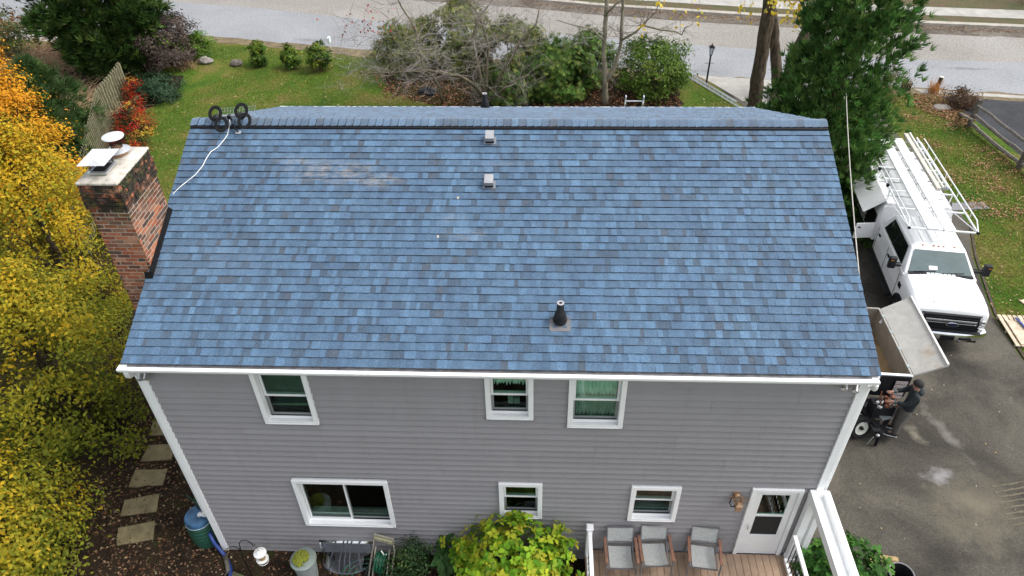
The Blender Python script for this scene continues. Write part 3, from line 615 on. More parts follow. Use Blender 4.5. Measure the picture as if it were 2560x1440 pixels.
for i in range(34):
    s0 = i*EXP-.012 if i == 0 else i*EXP; s1 = (i+1)*EXP; x = X0; first = random.uniform(.25, .98)
    while x < X1-.01:
        e = min(X1, x+(first if x == X0 else .985))
        if X1-e < .12: e = X1
        if cnt < 300: obj('shingle', shingle(MB(), x, e, s0, s1, roofpt), M['shingle'], roof, fixn=False); cnt += 1
        else: shingle(rest, x, e, s0, s1, roofpt)
        x = e
o = obj('shingle_field', rest, M['shingle'], roof, fixn=False); o['kind'] = 'stuff'
far = MB()
for i in range(34):
    x = X0
    while x < X1-.01:
        e = min(X1, x+random.uniform(.5, .985)); shingle(far, x, e, i*EXP, (i+1)*EXP, roofpt2); x = e
o = obj('shingle_field', far, M['shingle'], roof, fixn=False); o['kind'] = 'stuff'
# ---- ridge: vent strip and the row of cap shingles
yr, zr = -EV+HD, ZE+RISE
vt = MB()
for s, pt in ((.195, roofpt), (.12, roofpt2)):
    q = [pt(X0+.01,SL-s,.036), pt(X1-.01,SL-s,.036), pt(X1-.01,SL,.030), pt(X0+.01,SL,.030)]
    vt.add(q+[p-Vector((0,0,.03)) for p in q], [(0,1,2,3),(7,6,5,4),(0,4,5,1),(1,5,6,2),(2,6,7,3),(3,7,4,0)])
obj('ridge_vent', vt, M['black'], roof)
ncap = 84; st = (X1-X0)/ncap
for i in range(ncap):
    a, b_ = X0+i*st+.001, X0+(i+1)*st-.0035; c = tabcol(); c = tuple(np.clip(np.array(c)*.8+np.array((.035,.04,.045)), 0, 1)); mb = MB(); jit = random.uniform(-.003, .003)
    def ring(x, up):
        pts = []
        for s in (-.15, -.13, -.06, -.02, .02, .06, .13, .15):
            q = abs(s); base = (roofpt if s < 0 else roofpt2)(x, SL-q, .044+up)
            if q <= .025: base.z = roofpt(x, SL-.04, .044+up).z+.012; base.y = yr+s
            if q == .15: x_ = x
            pts.append(base+Vector((0, jit, 0)))
        return pts
    r0, r1 = ring(a, .0), ring(b_, .012)
    for r, d in ((r0, 0), (r1, -.0)):
        for k_ in (0, -1): r[k_] = r[k_]+Vector(((-.018 if r is r1 else .0), 0, 0))
    low = [p-Vector((0,0,.010)) for p in r1]
    mb.loft([r0, r1], cap=False, closed=False, col=c); mb.loft([r1, low], cap=False, closed=False, col=(.02,.022,.028))
    edge = [r0[0], r1[0], r1[0]-Vector((0,0,.007)), r0[0]-Vector((0,0,.007))]; mb.add(edge, [(0,1,2,3)], c)
    obj('ridge_cap', mb, M['shingle'], roof, smooth=50, fixn=False)

# ---- roof vents and pipe boots
for u, w in ((1225, 353), (1223, 463)):
    p = onroof(u, w); rot = Matrix.Rotation(RA, 3, 'X'); v = MB()
    v.box(p+rot @ Vector((0,.03,.115)), (.155,.19,.085), rot)
    o = obj('exhaust_vent', v, plain('vent_painted_metal', (.36,.36,.37), .4, .08, 8, metal=.4), roof)
    fl = MB(); fl.box(p+rot @ Vector((0,.0,.0215)), (.23,.17,.003), rot); obj('flashing', fl, plain('vent_flashing', (.16,.18,.21), .6), o)
    obj('opening', MB().box(p+rot @ Vector((0,.02,.047)), (.15,.165,.05), rot), M['black'], o)
def boot(p, pt_up, name, big):
    rot = Matrix.Rotation(RA if big else -RA, 3, 'X'); b_ = MB()
    b_.lathe([(.105,.0),(.108,.03),(.10,.06),(.098,.10),(.092,.16),(.075,.21),(.06,.235),(.058,.38),(.054,.385)], p+rot @ Vector((0,.03,.0)), 22, None)
    o = obj('pipe_boot', b_, M['blackpl'], roof, smooth=40)
    t = MB(); t.lathe([(.058,.386),(.058,.392),(.028,.392),(.026,.36)], p+rot @ Vector((0,.03,.0)), 22, None, capb=False, capt=True); obj('pipe_rim', t, plain('rim_grey', (.35,.34,.36), .5), o)
    r_ = MB(); r_.lathe([(.112,.04),(.118,.055),(.112,.07)], p+rot @ Vector((0,.03,.0)), 22, None, capb=False, capt=False); obj('collar', r_, M['rubber'], o, smooth=40)
    f = MB(); w = .17; pts = [Vector((-w,-.135,.019)),Vector((-w+.03,-.15,.019)),Vector((w-.03,-.15,.019)),Vector((w,-.135,.019)),Vector((w,.12,.019)),Vector((-w,.12,.019))]
    f.add([p+rot @ q for q in pts]+[p+rot @ (q-Vector((0,0,.006))) for q in pts], [(0,1,2,3,4,5),(0,6,7,1),(1,7,8,2),(2,8,9,3)]); obj('flashing', f, plain('flashing_grey', (.13,.128,.135), .6, .1), o)
boot(onroof(1400, 808), None, 'x', True)
d_ = ray(1213, 271); n_ = np.array([0, RISE, HD]); p_ = Vector(CAM+d_*(n_@(np.array([0, YB+EV, ZE])-CAM))/(n_@d_)); boot(p_, None, 'y', False)
mb = MB()
for u, w in ((1145, 497), (1095, 594)):
    p = onroof(u, w)+Vector((0,0,.02)); mb.box(p, (.045,.03,.006), Matrix.Rotation(RA, 3, 'X') @ Matrix.Rotation(random.uniform(0, 3), 3, 'Z'))
for k_ in range(1):
    tag(obj('fallen_leaf', mb, plain('dry_leaf', (.5,.42,.33), .8)), 'tiny dry leaf scraps lying on the blue shingles', 'leaf scraps', kind='stuff')

# ---- chimney: brick by brick
CX0, CX1, CY0, CY1, CZ1 = -.575, .03, 1.30, 2.41, 8.06
cm = MB(); cm.bx(CX0+.004, CX1-.004, CY0+.004, CY1-.004, -.3, CZ1-.01)
def mortar_mat():
    mt, n, l, b = nt('old_mortar'); p = pos(n); t = noise(n, l, 14, 5, .7, p); r = ramp(n, [(.3, (.24,.20,.16)), (.7, (.46,.40,.33))]); l.new(t.outputs[0], r.inputs[0])
    l.new(r.outputs[0], b.inputs['Base Color']); b.inputs['Roughness'].default_value = .95; bump(n, l, b, t.outputs[0], .5, .01); return mt
chim = obj('chimney', cm, mortar_mat(), house); chim['label'] = 'old red brick chimney with mossy blackened top'
def brick_mat():
    mt, n, l, b = nt('weathered_brick'); a = n.new("ShaderNodeAttribute"); a.attribute_name = "col"; p = pos(n)
    t = noise(n, l, 22, 5, .7, p); r = ramp(n, [(.3, (.62,.62,.62)), (.7, (1.3,1.28,1.25))]); l.new(t.outputs[0], r.inputs[0]); o = mix(n, l, a.outputs['Color'], r.outputs[0], 1.0, 'MULTIPLY')
    sx = n.new("ShaderNodeSeparateXYZ"); l.new(p, sx.inputs[0]); mr = n.new("ShaderNodeMapRange"); l.new(sx.outputs[2], mr.inputs[0]); mr.inputs[1].default_value = 7.1; mr.inputs[2].default_value = 7.62
    t2 = noise(n, l, 6.5, 5, .7, p); ad = n.new("ShaderNodeMath"); ad.operation = 'MULTIPLY'; l.new(mr.outputs[0], ad.inputs[0]); r2 = ramp(n, [(.36, (0,0,0)), (.50, (.97,.97,.97))]); l.new(t2.outputs[0], r2.inputs[0]); l.new(r2.outputs[0], ad.inputs[1])
    o = mix(n, l, o, (.022,.021,.017), ad.outputs[0])                    # black lichen below the crown
    t3 = noise(n, l, 4.2, 4, .6, p); r3 = ramp(n, [(.56, (0,0,0)), (.68, (.75,.75,.75))]); l.new(t3.outputs[0], r3.inputs[0]); o = mix(n, l, o, (.085,.085,.028), mix(n, l, (0,0,0), r3.outputs[0], mr.outputs[0]))
    l.new(o, b.inputs['Base Color']); b.inputs['Roughness'].default_value = .9; b.inputs['Specular IOR Level'].default_value = .2; bump(n, l, b, t.outputs[0], .6, .008); return mt
M['brick'] = brick_mat()
BR = [(.31,.11,.055),(.26,.085,.045),(.36,.14,.075),(.20,.08,.05),(.11,.055,.04),(.36,.18,.11),(.22,.12,.08),(.085,.06,.05)]
BL, BH, JT = .205, .058, .0165; pitch = BH+JT
hid = MB(); nb = 0; courses = int((CZ1+.05)/pitch)
for k in range(courses-1, -1, -1):
    z0 = CZ1-(courses-k)*pitch+.004; ctop = courses-1-k
    if z0 < -.2: break
    corb = .028 if 2 <= ctop <= 5 else (.016 if ctop < 2 else 0)          # the corbelled crown
    for side in ('front', 'right', 'left', 'back'):
        a, b_ = (CX0, CX1) if side in ('front', 'back') else (CY0, CY1); a -= corb; b_ += corb
        x = a-(BL*.5 if (k+(side in ('right', 'left'))) % 2 else 0)
        while x < b_-.01:
            xa, xb = max(a, x), min(b_, x+BL); x += BL+JT
            if xb-xa < .025: continue
            pr = random.uniform(-.0035, .004)+corb; dz = random.uniform(-.0015, .0015); c = tuple(np.array(random.choice(BR))*random.uniform(.8, 1.2))
            mb = MB(); cut = .1
            if side == 'front': mb.bx(xa, xb, CY0-pr, CY0+.05, z0+dz, z0+BH+dz, c)
            elif side == 'right': mb.bx(CX1-.05, CX1+pr, xa, xb, z0+dz, z0+BH+dz, c)
            elif side == 'left': mb.bx(CX0-pr, CX0+.05, xa, xb, z0+dz, z0+BH+dz, c)
            else: mb.bx(xa, xb, CY1-.05, CY1+pr, z0+dz, z0+BH+dz, c)
            vis = (side == 'front' and z0 > 3.2) or (side == 'right' and z0 > ZE+(xa+EV)*RISE/HD-.05)
            if side == 'right' and not vis: continue
            if vis and nb < 300: obj('brick', mb, M['brick'], chim, fixn=False); nb += 1
            else: hid.add(mb.v, mb.f); hid.c.extend(mb.c)
o = obj('brickwork', hid, M['brick'], chim, fixn=False); o['kind'] = 'stuff'
cr = MB(); cr.loft([[(CX0-.03,CY0-.03,CZ1-.004),(CX1+.03,CY0-.03,CZ1-.004),(CX1+.03,CY1+.03,CZ1-.004),(CX0-.03,CY1+.03,CZ1-.004)],[(CX0-.025,CY0-.025,CZ1+.035),(CX1+.025,CY0-.025,CZ1+.03),(CX1+.025,CY1+.025,CZ1+.035),(CX0-.025,CY1+.025,CZ1+.035)],[(CX0+.12,CY0+.12,CZ1+.075),(CX1-.12,CY0+.12,CZ1+.075),(CX1-.12,CY1-.12,CZ1+.075),(CX0+.12,CY1-.12,CZ1+.075)]])
def crown_mat():
    mt, n, l, b = nt('cement_crown'); p = pos(n); t = noise(n, l, 5, 6, .7, p); r = ramp(n, [(.30, (.16,.14,.11)), (.42, (.36,.33,.28)), (.7, (.55,.53,.48))]); l.new(t.outputs[0], r.inputs[0])
    l.new(r.outputs[0], b.inputs['Base Color']); b.inputs['Roughness'].default_value = .95; bump(n, l, b, t.outputs[0], .5, .02); return mt
obj('crown', cr, crown_mat(), chim, bevel=.01)
# flue liner, square cage cap and the round cowl behind it
fx, fy = -.30, 1.62; zc = CZ1+.05; c1 = MB()
c1.bx(fx-.125, fx+.125, fy-.16, fy+.16, zc, zc+.05); c1.bx(fx-.15, fx+.15, fy-.19, fy+.19, zc+.05, zc+.075)
cap = obj('flue_cap', c1, M['alu'], chim)
sc = MB()
for i in range(11):
    t = -.12+.24*i/10
    for yy in (-.155, .155): sc.bar((fx+t,fy+yy,zc+.07), (fx+t,fy+yy,zc+.245), .004)
for i in range(14):
    t = -.155+.31*i/13
    for xx in (-.12, .12): sc.bar((fx+xx,fy+t,zc+.07), (fx+xx,fy+t,zc+.245), .004)
for h in (.1, .13, .16, .19):
    for yy in (-.155, .155): sc.bar((fx-.12,fy+yy,zc+h), (fx+.12,fy+yy,zc+h), .004)
    for xx in (-.12, .12): sc.bar((fx+xx,fy-.155,zc+h), (fx+xx,fy+.155,zc+h), .004)
obj('spark_screen', sc, M['black'], cap); obj('flue_throat', MB().bx(fx-.10, fx+.10, fy-.13, fy+.13, zc+.076, zc+.078), M['black'], cap)
lid = MB(); L_ = .22; W2 = .26; lid.add([(fx-L_,fy-W2,zc+.235),(fx+L_,fy-W2,zc+.245),(fx+L_,fy+W2,zc+.255),(fx-L_,fy+W2,zc+.245),(fx,fy-W2+.12,zc+.275),(fx,fy+W2-.12,zc+.28)], [(0,1,4),(1,2,5,4),(2,3,5),(3,0,4,5),(0,3,2,1)]); obj('cap_lid', lid, plain('bright_steel', (.72,.72,.72), .35, .12, 4, metal=.5), cap)
fx, fy = -.27, 2.12; c2 = MB(); c2.lathe([(.13,0),(.13,.04),(.10,.06),(.095,.16)], (fx,fy,zc-.02), 20); cw = obj('cowl', c2, plain('clay_flue', (.42,.24,.13), .8), chim, smooth=40)
obj('storm_collar', MB().lathe([(.19,.12),(.09,.17)], (fx,fy,zc-.02), 24, capb=False, capt=False), M['alu'], cw, smooth=40)
s2 = MB()
for i in range(20):
    t = 2*math.pi*i/20; s2.bar((fx+.085*math.cos(t),fy+.085*math.sin(t),zc+.14), (fx+.085*math.cos(t),fy+.085*math.sin(t),zc+.33), .005)
for h in (.18, .22, .26, .30): s2.tube([(fx+.085*math.cos(2*math.pi*i/16),fy+.085*math.sin(2*math.pi*i/16),zc+h) for i in range(17)], .003, 4, False)
obj('spark_screen', s2, M['black'], cw); obj('cowl_lid', MB().lathe([(.17,.33),(.165,.345),(.06,.385),(.0,.39)], (fx,fy,zc), 26, capt=False), plain('bright_steel_b', (.75,.75,.75), .35, .08, 4, metal=.5), cw, smooth=40)
# step flashing where the roof meets the brick
sA_, sB_ = 1.46/math.cos(RA), 2.66/math.cos(RA); fl = MB()
fl.add([roofpt(CX1+.012,sA_,.02), roofpt(CX1+.012,sB_,.02), roofpt(CX1+.012,sB_,.10), roofpt(CX1+.012,sA_,.10), roofpt(CX1+.06,sA_,.018), roofpt(CX1+.06,sB_,.018)], [(0,1,2,3),(4,5,2,3),(0,4,3),(1,2,5)])
fl.add([roofpt(X0-.005,sA_-.08,.02), roofpt(CX1+.06,sA_-.08,.02), roofpt(CX1+.06,sA_,.10), roofpt(X0-.005,sA_,.10), roofpt(CX1+.06,sA_,.02)], [(0,1,2,3),(1,4,2)])
obj('flashing', fl, plain('matt_black_flashing', (.008,.008,.009), .8, .2, 6, spec=.1), chim)
mm = MB()
for i in range(60):
    t = random.random(); y = random.uniform(CY0, CY1); z = CZ1-random.random()**2*.25
    mm.sphere((CX1+.03, y, z), random.uniform(.012, .035), 6, 4, (.5,1,.7))
o = obj('moss', mm, plain('dark_moss', (.035,.045,.015), .95, .4, 30, bmp=.8), chim); o['kind'] = 'stuff'
# ================================================================== TREES AND SHRUBS
def unit(n): v = rng.normal(0, 1, (n, 3)); return v/np.linalg.norm(v, axis=1, keepdims=True)
def trunk_mb(pts, rads, n=9, rough=.0, col=(.1,.08,.06)):
    mb = MB(); P = [Vector(p) for p in pts]; Q = []; Rr_ = []
    for i in range(len(P)-1):
        q = max(1, int((P[i+1]-P[i]).length/.35))
        for j in range(q):
            t = j/q; Q.append(P[i].lerp(P[i+1], t)+Vector(rng.normal(0, rough, 3))*(1 if (i or j) else 0)); Rr_.append((rads[i]*(1-t)+rads[i+1]*t)*(1+rng.normal(0, .03)))
    Q.append(P[-1]); Rr_.append(rads[-1]); mb.tube(Q, Rr_, n, True, col); return mb
def bark_mat(name, c0, c1, sc=7, stretch=.22, st=.9):
    mt, n, l, b = nt(name); p = pos(n); mp = n.new("ShaderNodeMapping"); l.new(p, mp.inputs[0]); mp.inputs['Scale'].default_value = (1, 1, stretch)
    t = noise(n, l, sc, 6, .7, mp.outputs[0], .5); r = ramp(n, [(.34, c0), (.66, c1)]); l.new(t.outputs[0], r.inputs[0]); t2 = noise(n, l, 2.2, 3, .6, p); r2 = ramp(n, [(.3, (.75,.8,.7)), (.7, (1.2,1.15,1.1))]); l.new(t2.outputs[0], r2.inputs[0])
    l.new(mix(n, l, r.outputs[0], r2.outputs[0], 1.0, 'MULTIPLY'), b.inputs['Base Color']); b.inputs['Roughness'].default_value = .95; b.inputs['Specular IOR Level'].default_value = .1; bump(n, l, b, t.outputs[0], st, .06); return mt
M['bark'] = bark_mat('dark_ridged_bark', (.025,.020,.016), (.13,.10,.075), 9, .2, 1.0)
M['greybark'] = bark_mat('smooth_grey_bark', (.13,.115,.09), (.30,.27,.22), 5, .5, .4)
M['mossbark'] = bark_mat('mossy_brown_bark', (.06,.055,.035), (.19,.16,.12), 7, .4, .5)

def crown_points(base, height, rad, n_cl, n_leaf, spread, zlo=.08, prof=None, dens_out=.55, low=1.0):
    """leaf positions clumped through a crown; returns points, outward normals, clump id, height fraction, depth fraction"""
    base = np.array(base)
    f = zlo+(1-zlo)*rng.random(n_cl)**low; pr = prof(f) if prof is not None else np.sqrt(np.clip(1-(2*f-1)**2*.85, .05, 1))
    a = rng.uniform(0, 2*math.pi, n_cl); q = dens_out+(1-dens_out)*rng.random(n_cl); q = np.where(rng.random(n_cl) < .18, q*rng.random(n_cl), q)
    lump = 1+.16*np.sin(a*3+f*9+base[0])+.1*np.sin(a*5-f*14)
    c = np.column_stack([base[0]+np.cos(a)*rad*pr*q*lump, base[1]+np.sin(a)*rad*pr*q*lump, base[2]+f*height])
    idx = rng.integers(0, n_cl, n_leaf); P = c[idx]+rng.normal(0, 1, (n_leaf, 3))*spread*np.array([1, 1, .75])
    axis = np.column_stack([np.full(n_leaf, base[0]), np.full(n_leaf, base[1]), P[:, 2]-height*.12]); N = P-axis; N /= np.linalg.norm(N, axis=1, keepdims=True)+1e-6
    N = N+unit(n_leaf)*.75+np.array([0, 0, .55]); P[:, 2] = np.maximum(P[:, 2], base[2]+.03)
    return P, N, idx, (P[:, 2]-base[2])/height, c
def leafy(name, label, cat, base, height, rad, n_cl, n_leaf, spread, size, aspect, colf, group=None, trunk=None, zlo=.06, prof=None, dens=.55, stems=5, barkm='bark', stemr=.03, crown='crown'):
    t = thing(name, label, cat, base, 0, group); P, N, idx, hf, c = crown_points(base, height, rad, n_cl, n_leaf, spread, zlo, prof, dens)
    C = colf(P, idx, hf, n_leaf, n_cl); leafmesh(crown, P, N, size, aspect, C, M['leaf'], t)
    mb = MB()
    if trunk: mb = trunk_mb([base, (base[0]+.05, base[1], base[2]+height*.5), (base[0], base[1]+.05, base[2]+height*.9)], [trunk, trunk*.7, trunk*.2], 8, .02)
    for i in range(stems):
        e = c[rng.integers(0, n_cl)]; b0 = np.array(base)+np.array([rng.normal(0, rad*.08), rng.normal(0, rad*.08), height*(.25 if trunk else 0)*rng.random()]); mid = b0*.5+e*.5+np.array([0, 0, height*.08])
        mb.tube([b0, mid, e], [stemr, stemr*.7, stemr*.25], 5)
    mb.c = []; obj('trunk' if trunk else 'stem', mb, M[barkm], t); return t
def mixcol(cols, jit=.16, cl=.2):
    def f(P, idx, hf, n, ncl):
        k = palette(cols, ncl, cl); C = k[idx]*.55+palette(cols, n, jit)*.45; return np.clip(C*rng.normal(1, jit, (n, 1)), 0, 1)
    return f
ORANGE, YEL, YG, GRN, DG = np.array((.56,.24,.015)), np.array((.51,.315,.016)), np.array((.30,.245,.017)), np.array((.165,.185,.018)), np.array((.09,.12,.015))
def hornbeam(warm):
    def f(P, idx, hf, n, ncl):
        cl = rng.normal(0, .4, ncl)[idx]; side = np.clip(warm+(hf-.55)*1.15+cl*.8+rng.normal(0, .22, n), 0, 2.999); stops = np.array([DG, GRN, YG*1.05, YEL, ORANGE])
        x = np.clip(side*1.33, 0, 3.999); i = x.astype(int); fr = (x-i)[:, None]; C = stops[i]*(1-fr)+stops[i+1]*fr; return np.clip(C*rng.normal(1, .17, (n, 1)), 0, 1)
    return f
egg = lambda f: np.clip(np.sin(np.clip(f, 0, 1)**.75*math.pi*.93+.12), .1, 1)
HB = 'row of hornbeam trees along the stepping stone path'
for (x, y, h, r, warm, lab) in ((-9.5,11.2,7.4,1.55,2.75,'tall golden orange hornbeam tree at the fence end of the row'), (-6.7,7.4,6.3,2.1,1.4,'yellow crowned hornbeam tree beside the brick chimney'),
                                (-4.85,3.2,4.9,2.35,1.0,'greenest hornbeam tree beside the stepping stones'), (-4.0,-.75,3.3,1.75,1.12,'low yellow green hornbeam tree past the last stepping stone')):
    leafy('hornbeam_tree', lab, 'tree', (x, y, zg(y)), h, r, 250, 24000 if h > 3.5 else 18000, .22, .098, .52, hornbeam(warm), HB, .12, .05, egg, .62, 26, 'bark', .03)
# feathery cedars behind the hornbeams
def feather(name, label, base, height, rad, n_sp, cols, group=None, droop=.2, L=.34, cat='tree', prof=None, trunk=.1, zlo=.04, w=.012, blades=16, dens=.6, low=1.0):
    """conifer: sprays of thin blades on short twigs"""
    t = thing(name, label, cat, base, 0, group); P, N, idx, hf, c = crown_points(base, height, rad, max(40, n_sp//8), n_sp, .2, zlo, prof, dens, low)
    N /= np.linalg.norm(N, axis=1, keepdims=True); n = n_sp*blades
    D = np.repeat(N, blades, 0)*.9+unit(n)*.62; D[:, 2] += .35-droop; D /= np.linalg.norm(D, axis=1, keepdims=True)
    o = np.repeat(P, blades, 0)+D*rng.uniform(0, .25, (n, 1))*L; tip = o+D*(L*rng.uniform(.55, 1.1, (n, 1))); s = np.cross(D, unit(n)); s /= np.linalg.norm(s, axis=1, keepdims=True)+1e-9
    mid = o*.55+tip*.45; V = np.stack([o, mid+s*w, tip, mid-s*w], 1).reshape(-1, 3); i = np.arange(n)*4; F = np.stack([i, i+1, i+2, i, i+2, i+3], 1).reshape(-1, 3)
    C = np.repeat(palette(cols, n_sp, .22), blades, 0)*rng.normal(1, .14, (n, 1)); npmesh('crown', V, F, M['needle'], t, np.repeat(np.clip(C, 0, 1), 4, 0))
    mb = trunk_mb([base, (base[0]+.1, base[1], base[2]+height*.5), (base[0], base[1], base[2]+height*.95)], [trunk, trunk*.65, trunk*.15], 8, .02)
    for k in range(30):
        e = P[rng.integers(0, n_sp)]; mb.tube([(base[0], base[1], base[2]+max(.1, (e[2]-base[2])*.8)), e], [trunk*.28, .008], 4)
    mb.c = []; obj('trunk', mb, M['bark'], t); return t
cone = lambda f: np.clip(1.05-f*.92, .08, 1)
CED = [(.035,.075,.02),(.05,.095,.028),(.028,.055,.016),(.075,.12,.04)]
for (x, y, h, r, lab) in ((-13.6,18.6,3.8,1.5,'drooping green cedar behind the board fence'), (-11.4,14.6,4.6,1.5,'feathery green cedar between fence and golden hornbeam')):
    feather('cedar_tree', lab, (x, y, zg(y)), h, r, 1100, CED, 'cedars behind the hornbeam row', .35, .42, prof=egg, w=.014)
feather('juniper_tree', 'large dark green juniper tree by the road behind the fence', (-15.4,27.4,-1.44), 6.8, 2.75, 6000, [(.028,.062,.014),(.042,.088,.02),(.06,.11,.024),(.02,.042,.013),(.085,.13,.03)], None, .25, .42, prof=lambda f: np.clip(np.sin(np.clip(f+.12, 0, 1)*math.pi*.8), .25, 1), trunk=.2, w=.022, blades=14)
# roadside shrubs at the fence end
leafy('purple_leaf_shrub', 'rounded purple brown shrub beside the juniper', 'shrub', (-13.5,28.4,-1.44), 2.7, 1.85, 170, 12500, .2, .12, .55, mixcol([(.065,.045,.042),(.11,.08,.07),(.04,.03,.028),(.13,.10,.075)]), None, None, .02, None, .7, 14, 'bark', .02, 'foliage')
leafy('laurel_shrub', 'small bright green shrub at the roadside of the purple shrub', 'shrub', (-11.9,29.6,-1.44), 1.3, .7, 50, 2600, .14, .14, .45, mixcol([(.09,.18,.02),(.13,.22,.03),(.06,.12,.02)]), None, None, .03, None, .5, 6, 'bark', .015, 'foliage')
leafy('holly_shrub', 'dark glossy shrub below the purple shrub', 'shrub', (-12.2,24.6,-1.44), 1.0, 1.15, 70, 4200, .16, .13, .42, mixcol([(.03,.065,.03),(.055,.10,.05),(.02,.045,.022)]), None, None, .05, None, .5, 8, 'bark', .015, 'foliage')
def redcol(P, idx, hf, n, ncl):
    cols = [(.34,.02,.012),(.42,.05,.015),(.24,.015,.012),(.05,.055,.02),(.045,.035,.02),(.40,.20,.03),(.45,.36,.05)]; k = palette(cols, ncl, .15, [.24,.16,.10,.17,.17,.11,.05]); return np.clip(k[idx]*rng.normal(1, .25, (n, 1)), 0, 1)
for (u, w, h, r, lab) in ((335, 262, 1.2, .75, 'red and yellow nandina shrub at the far end of the fence'), (345, 320, 1.3, .85, 'bright red nandina shrub in the middle of the fence'), (340, 372, 1.2, .8, 'red orange nandina shrub behind the chimney')):
    b0 = GG(u, w); leafy('nandina_shrub', lab, 'shrub', tuple(b0), h, r, 50, 2300, .14, .11, .34, redcol, 'red shrubs along the board fence', None, .1, None, .5, 12, 'bark', .012, 'foliage')
b0 = GG(40, 120); leafy('neighbour_shrub', 'mixed green and rust shrub beside the neighbour path', 'shrub', (b0.x, b0.y-2.5, -1.3), 2.3, 2.6, 90, 7000, .26, .15, .5, mixcol([(.06,.10,.03),(.10,.13,.04),(.20,.10,.03),(.05,.07,.03)]), None, None, .03, None, .6, 14, 'bark', .02, 'foliage')
for (u, w, lab) in ((25, 40, 'left dried hydrangea clump by the neighbour path'),):
    b0 = GG(80, 82); t = thing('dried_hydrangea', 'dried brown hydrangea heads beside the neighbour path', 'shrub', tuple(b0)); st_, hd = MB(), MB()
    for i in range(14):
        e = Vector((b0.x+random.uniform(-1.3, 1.3), b0.y+random.uniform(-.9, .9), b0.z+random.uniform(.7, 1.3))); st_.tube([Vector((b0.x+random.uniform(-.3, .3), b0.y, b0.z)), e], .012, 4); hd.sphere(e, random.uniform(.08, .14), 8, 5, (1,1,.8))
    st_.c = []; obj('stem', st_, M['bark'], t); obj('flower_heads', hd, plain('dried_flower', (.20,.09,.06), .95, .4, 30, bmp=.8), t)
# tan ornamental grass and arching bramble canes behind the fence
def canes(name, label, cat, base, n, L, spread, col, r=.009, arch=.6, sub=0, part='cane'):
    t = thing(name, label, cat, base); mb = MB(); base = Vector(base)
    for i in range(n):
        a = random.uniform(0, 6.283); l_ = L*random.uniform(.5, 1.15); o = base+Vector((random.gauss(0, spread*.35), random.gauss(0, spread*.35), 0)); d = Vector((math.cos(a), math.sin(a), 0)); pts = []
        for k in range(6):
            f = k/5; pts.append(o+d*(l_*spread*.6*f**1.4)+Vector((random.gauss(0, .02), random.gauss(0, .02), l_*(f-arch*f*f))))
        c = tuple(np.array(col)*random.uniform(.7, 1.3)); mb.tube(pts, [r*(1-.7*k/5) for k in range(6)], 4, False, c)
        for s in range(sub):
            k = random.randint(2, 4); q = pts[k]; e = q+Vector((random.gauss(0, .3), random.gauss(0, .3), random.uniform(-.1, .35)))*l_*.5; mb.tube([q, (q+e)/2+Vector((0,0,.05)), e], [r*.5, r*.35, r*.2], 3, False, c)
    obj(part, mb, M['twig'], t); return t
b0 = GG(205, 330); canes('bramble', 'tangle of bare tan bramble canes behind the board fence', 'shrub', (-14.6,21.0,-1.2), 330, 1.35, 2.4, (.34,.25,.14), .014, .6, 4)
canes('bramble', 'loose tan canes between juniper and cedar', 'shrub', (-16.6,23.4,-1.4), 330, 1.3, 2.9, (.33,.23,.14), .014, .55, 4)
canes('bramble', 'low tan canes beside the neighbour bed', 'shrub', tuple(GG(135,172)), 320, 1.3, 3.0, (.33,.23,.14), .015, .55, 4)
canes('bramble', 'pinkish brown canes below the mixed neighbour shrub', 'shrub', tuple(GG(75,150)), 220, 1.2, 2.4, (.26,.16,.11), .015, .5, 4)
canes('ornamental_grass', 'rust coloured dry grass tuft by the neighbour bed', 'grass', (-19.4,25.4,-1.44), 160, 1.1, 1.0, (.33,.14,.05), .01, .5)
canes('ornamental_grass', 'small orange dry grass tuft beside the chimney foot', 'grass', tuple(GG(300, 745)), 70, .75, .6, (.40,.20,.08), .008, .45)
canes('ornamental_grass', 'tan dry grass clump at the edge of the purple shrub', 'grass', tuple(GG(468, 168)), 120, .7, .9, (.30,.20,.11), .01, .45)
canes('ornamental_grass', 'orange dry grass tuft at the foot of the cut post', 'grass', tuple(GG(2335, 232)), 90, .8, .5, (.45,.22,.07), .012, .3)
# ---- bare trees
def limb(mb, p, d, L, r, depth, col, n=4, wild=.35, up=.12, fork=2.6):
    pts = [Vector(p)]; rr = [r]; d = Vector(d).normalized(); segs = 4 if depth > 1 else 3
    for i in range(segs):
        d = (d+Vector((random.gauss(0, wild*.5), random.gauss(0, wild*.5), random.gauss(0, wild*.35)+up*.3))).normalized(); pts.append(pts[-1]+d*L/segs); rr.append(r*(1-.5*(i+1)/segs))
    mb.tube(pts, rr, 6 if r > .03 else (4 if r > .012 else 3), False, tuple(np.array(col)*random.uniform(.8, 1.2)))
    if depth <= 0: return
    for k in range(max(2, int(random.gauss(fork, .7)))):
        i = random.randint(1, segs); nd = (d+Vector((random.gauss(0, 1), random.gauss(0, 1), random.gauss(0, .55)+up))*.75).normalized()
        limb(mb, pts[i], nd, L*random.uniform(.5, .78), rr[i]*random.uniform(.5, .7), depth-1, col, n, wild, up, fork)
GT_ = (.25,.22,.195)
def PX(u, w, y): return PY(u, w, y)
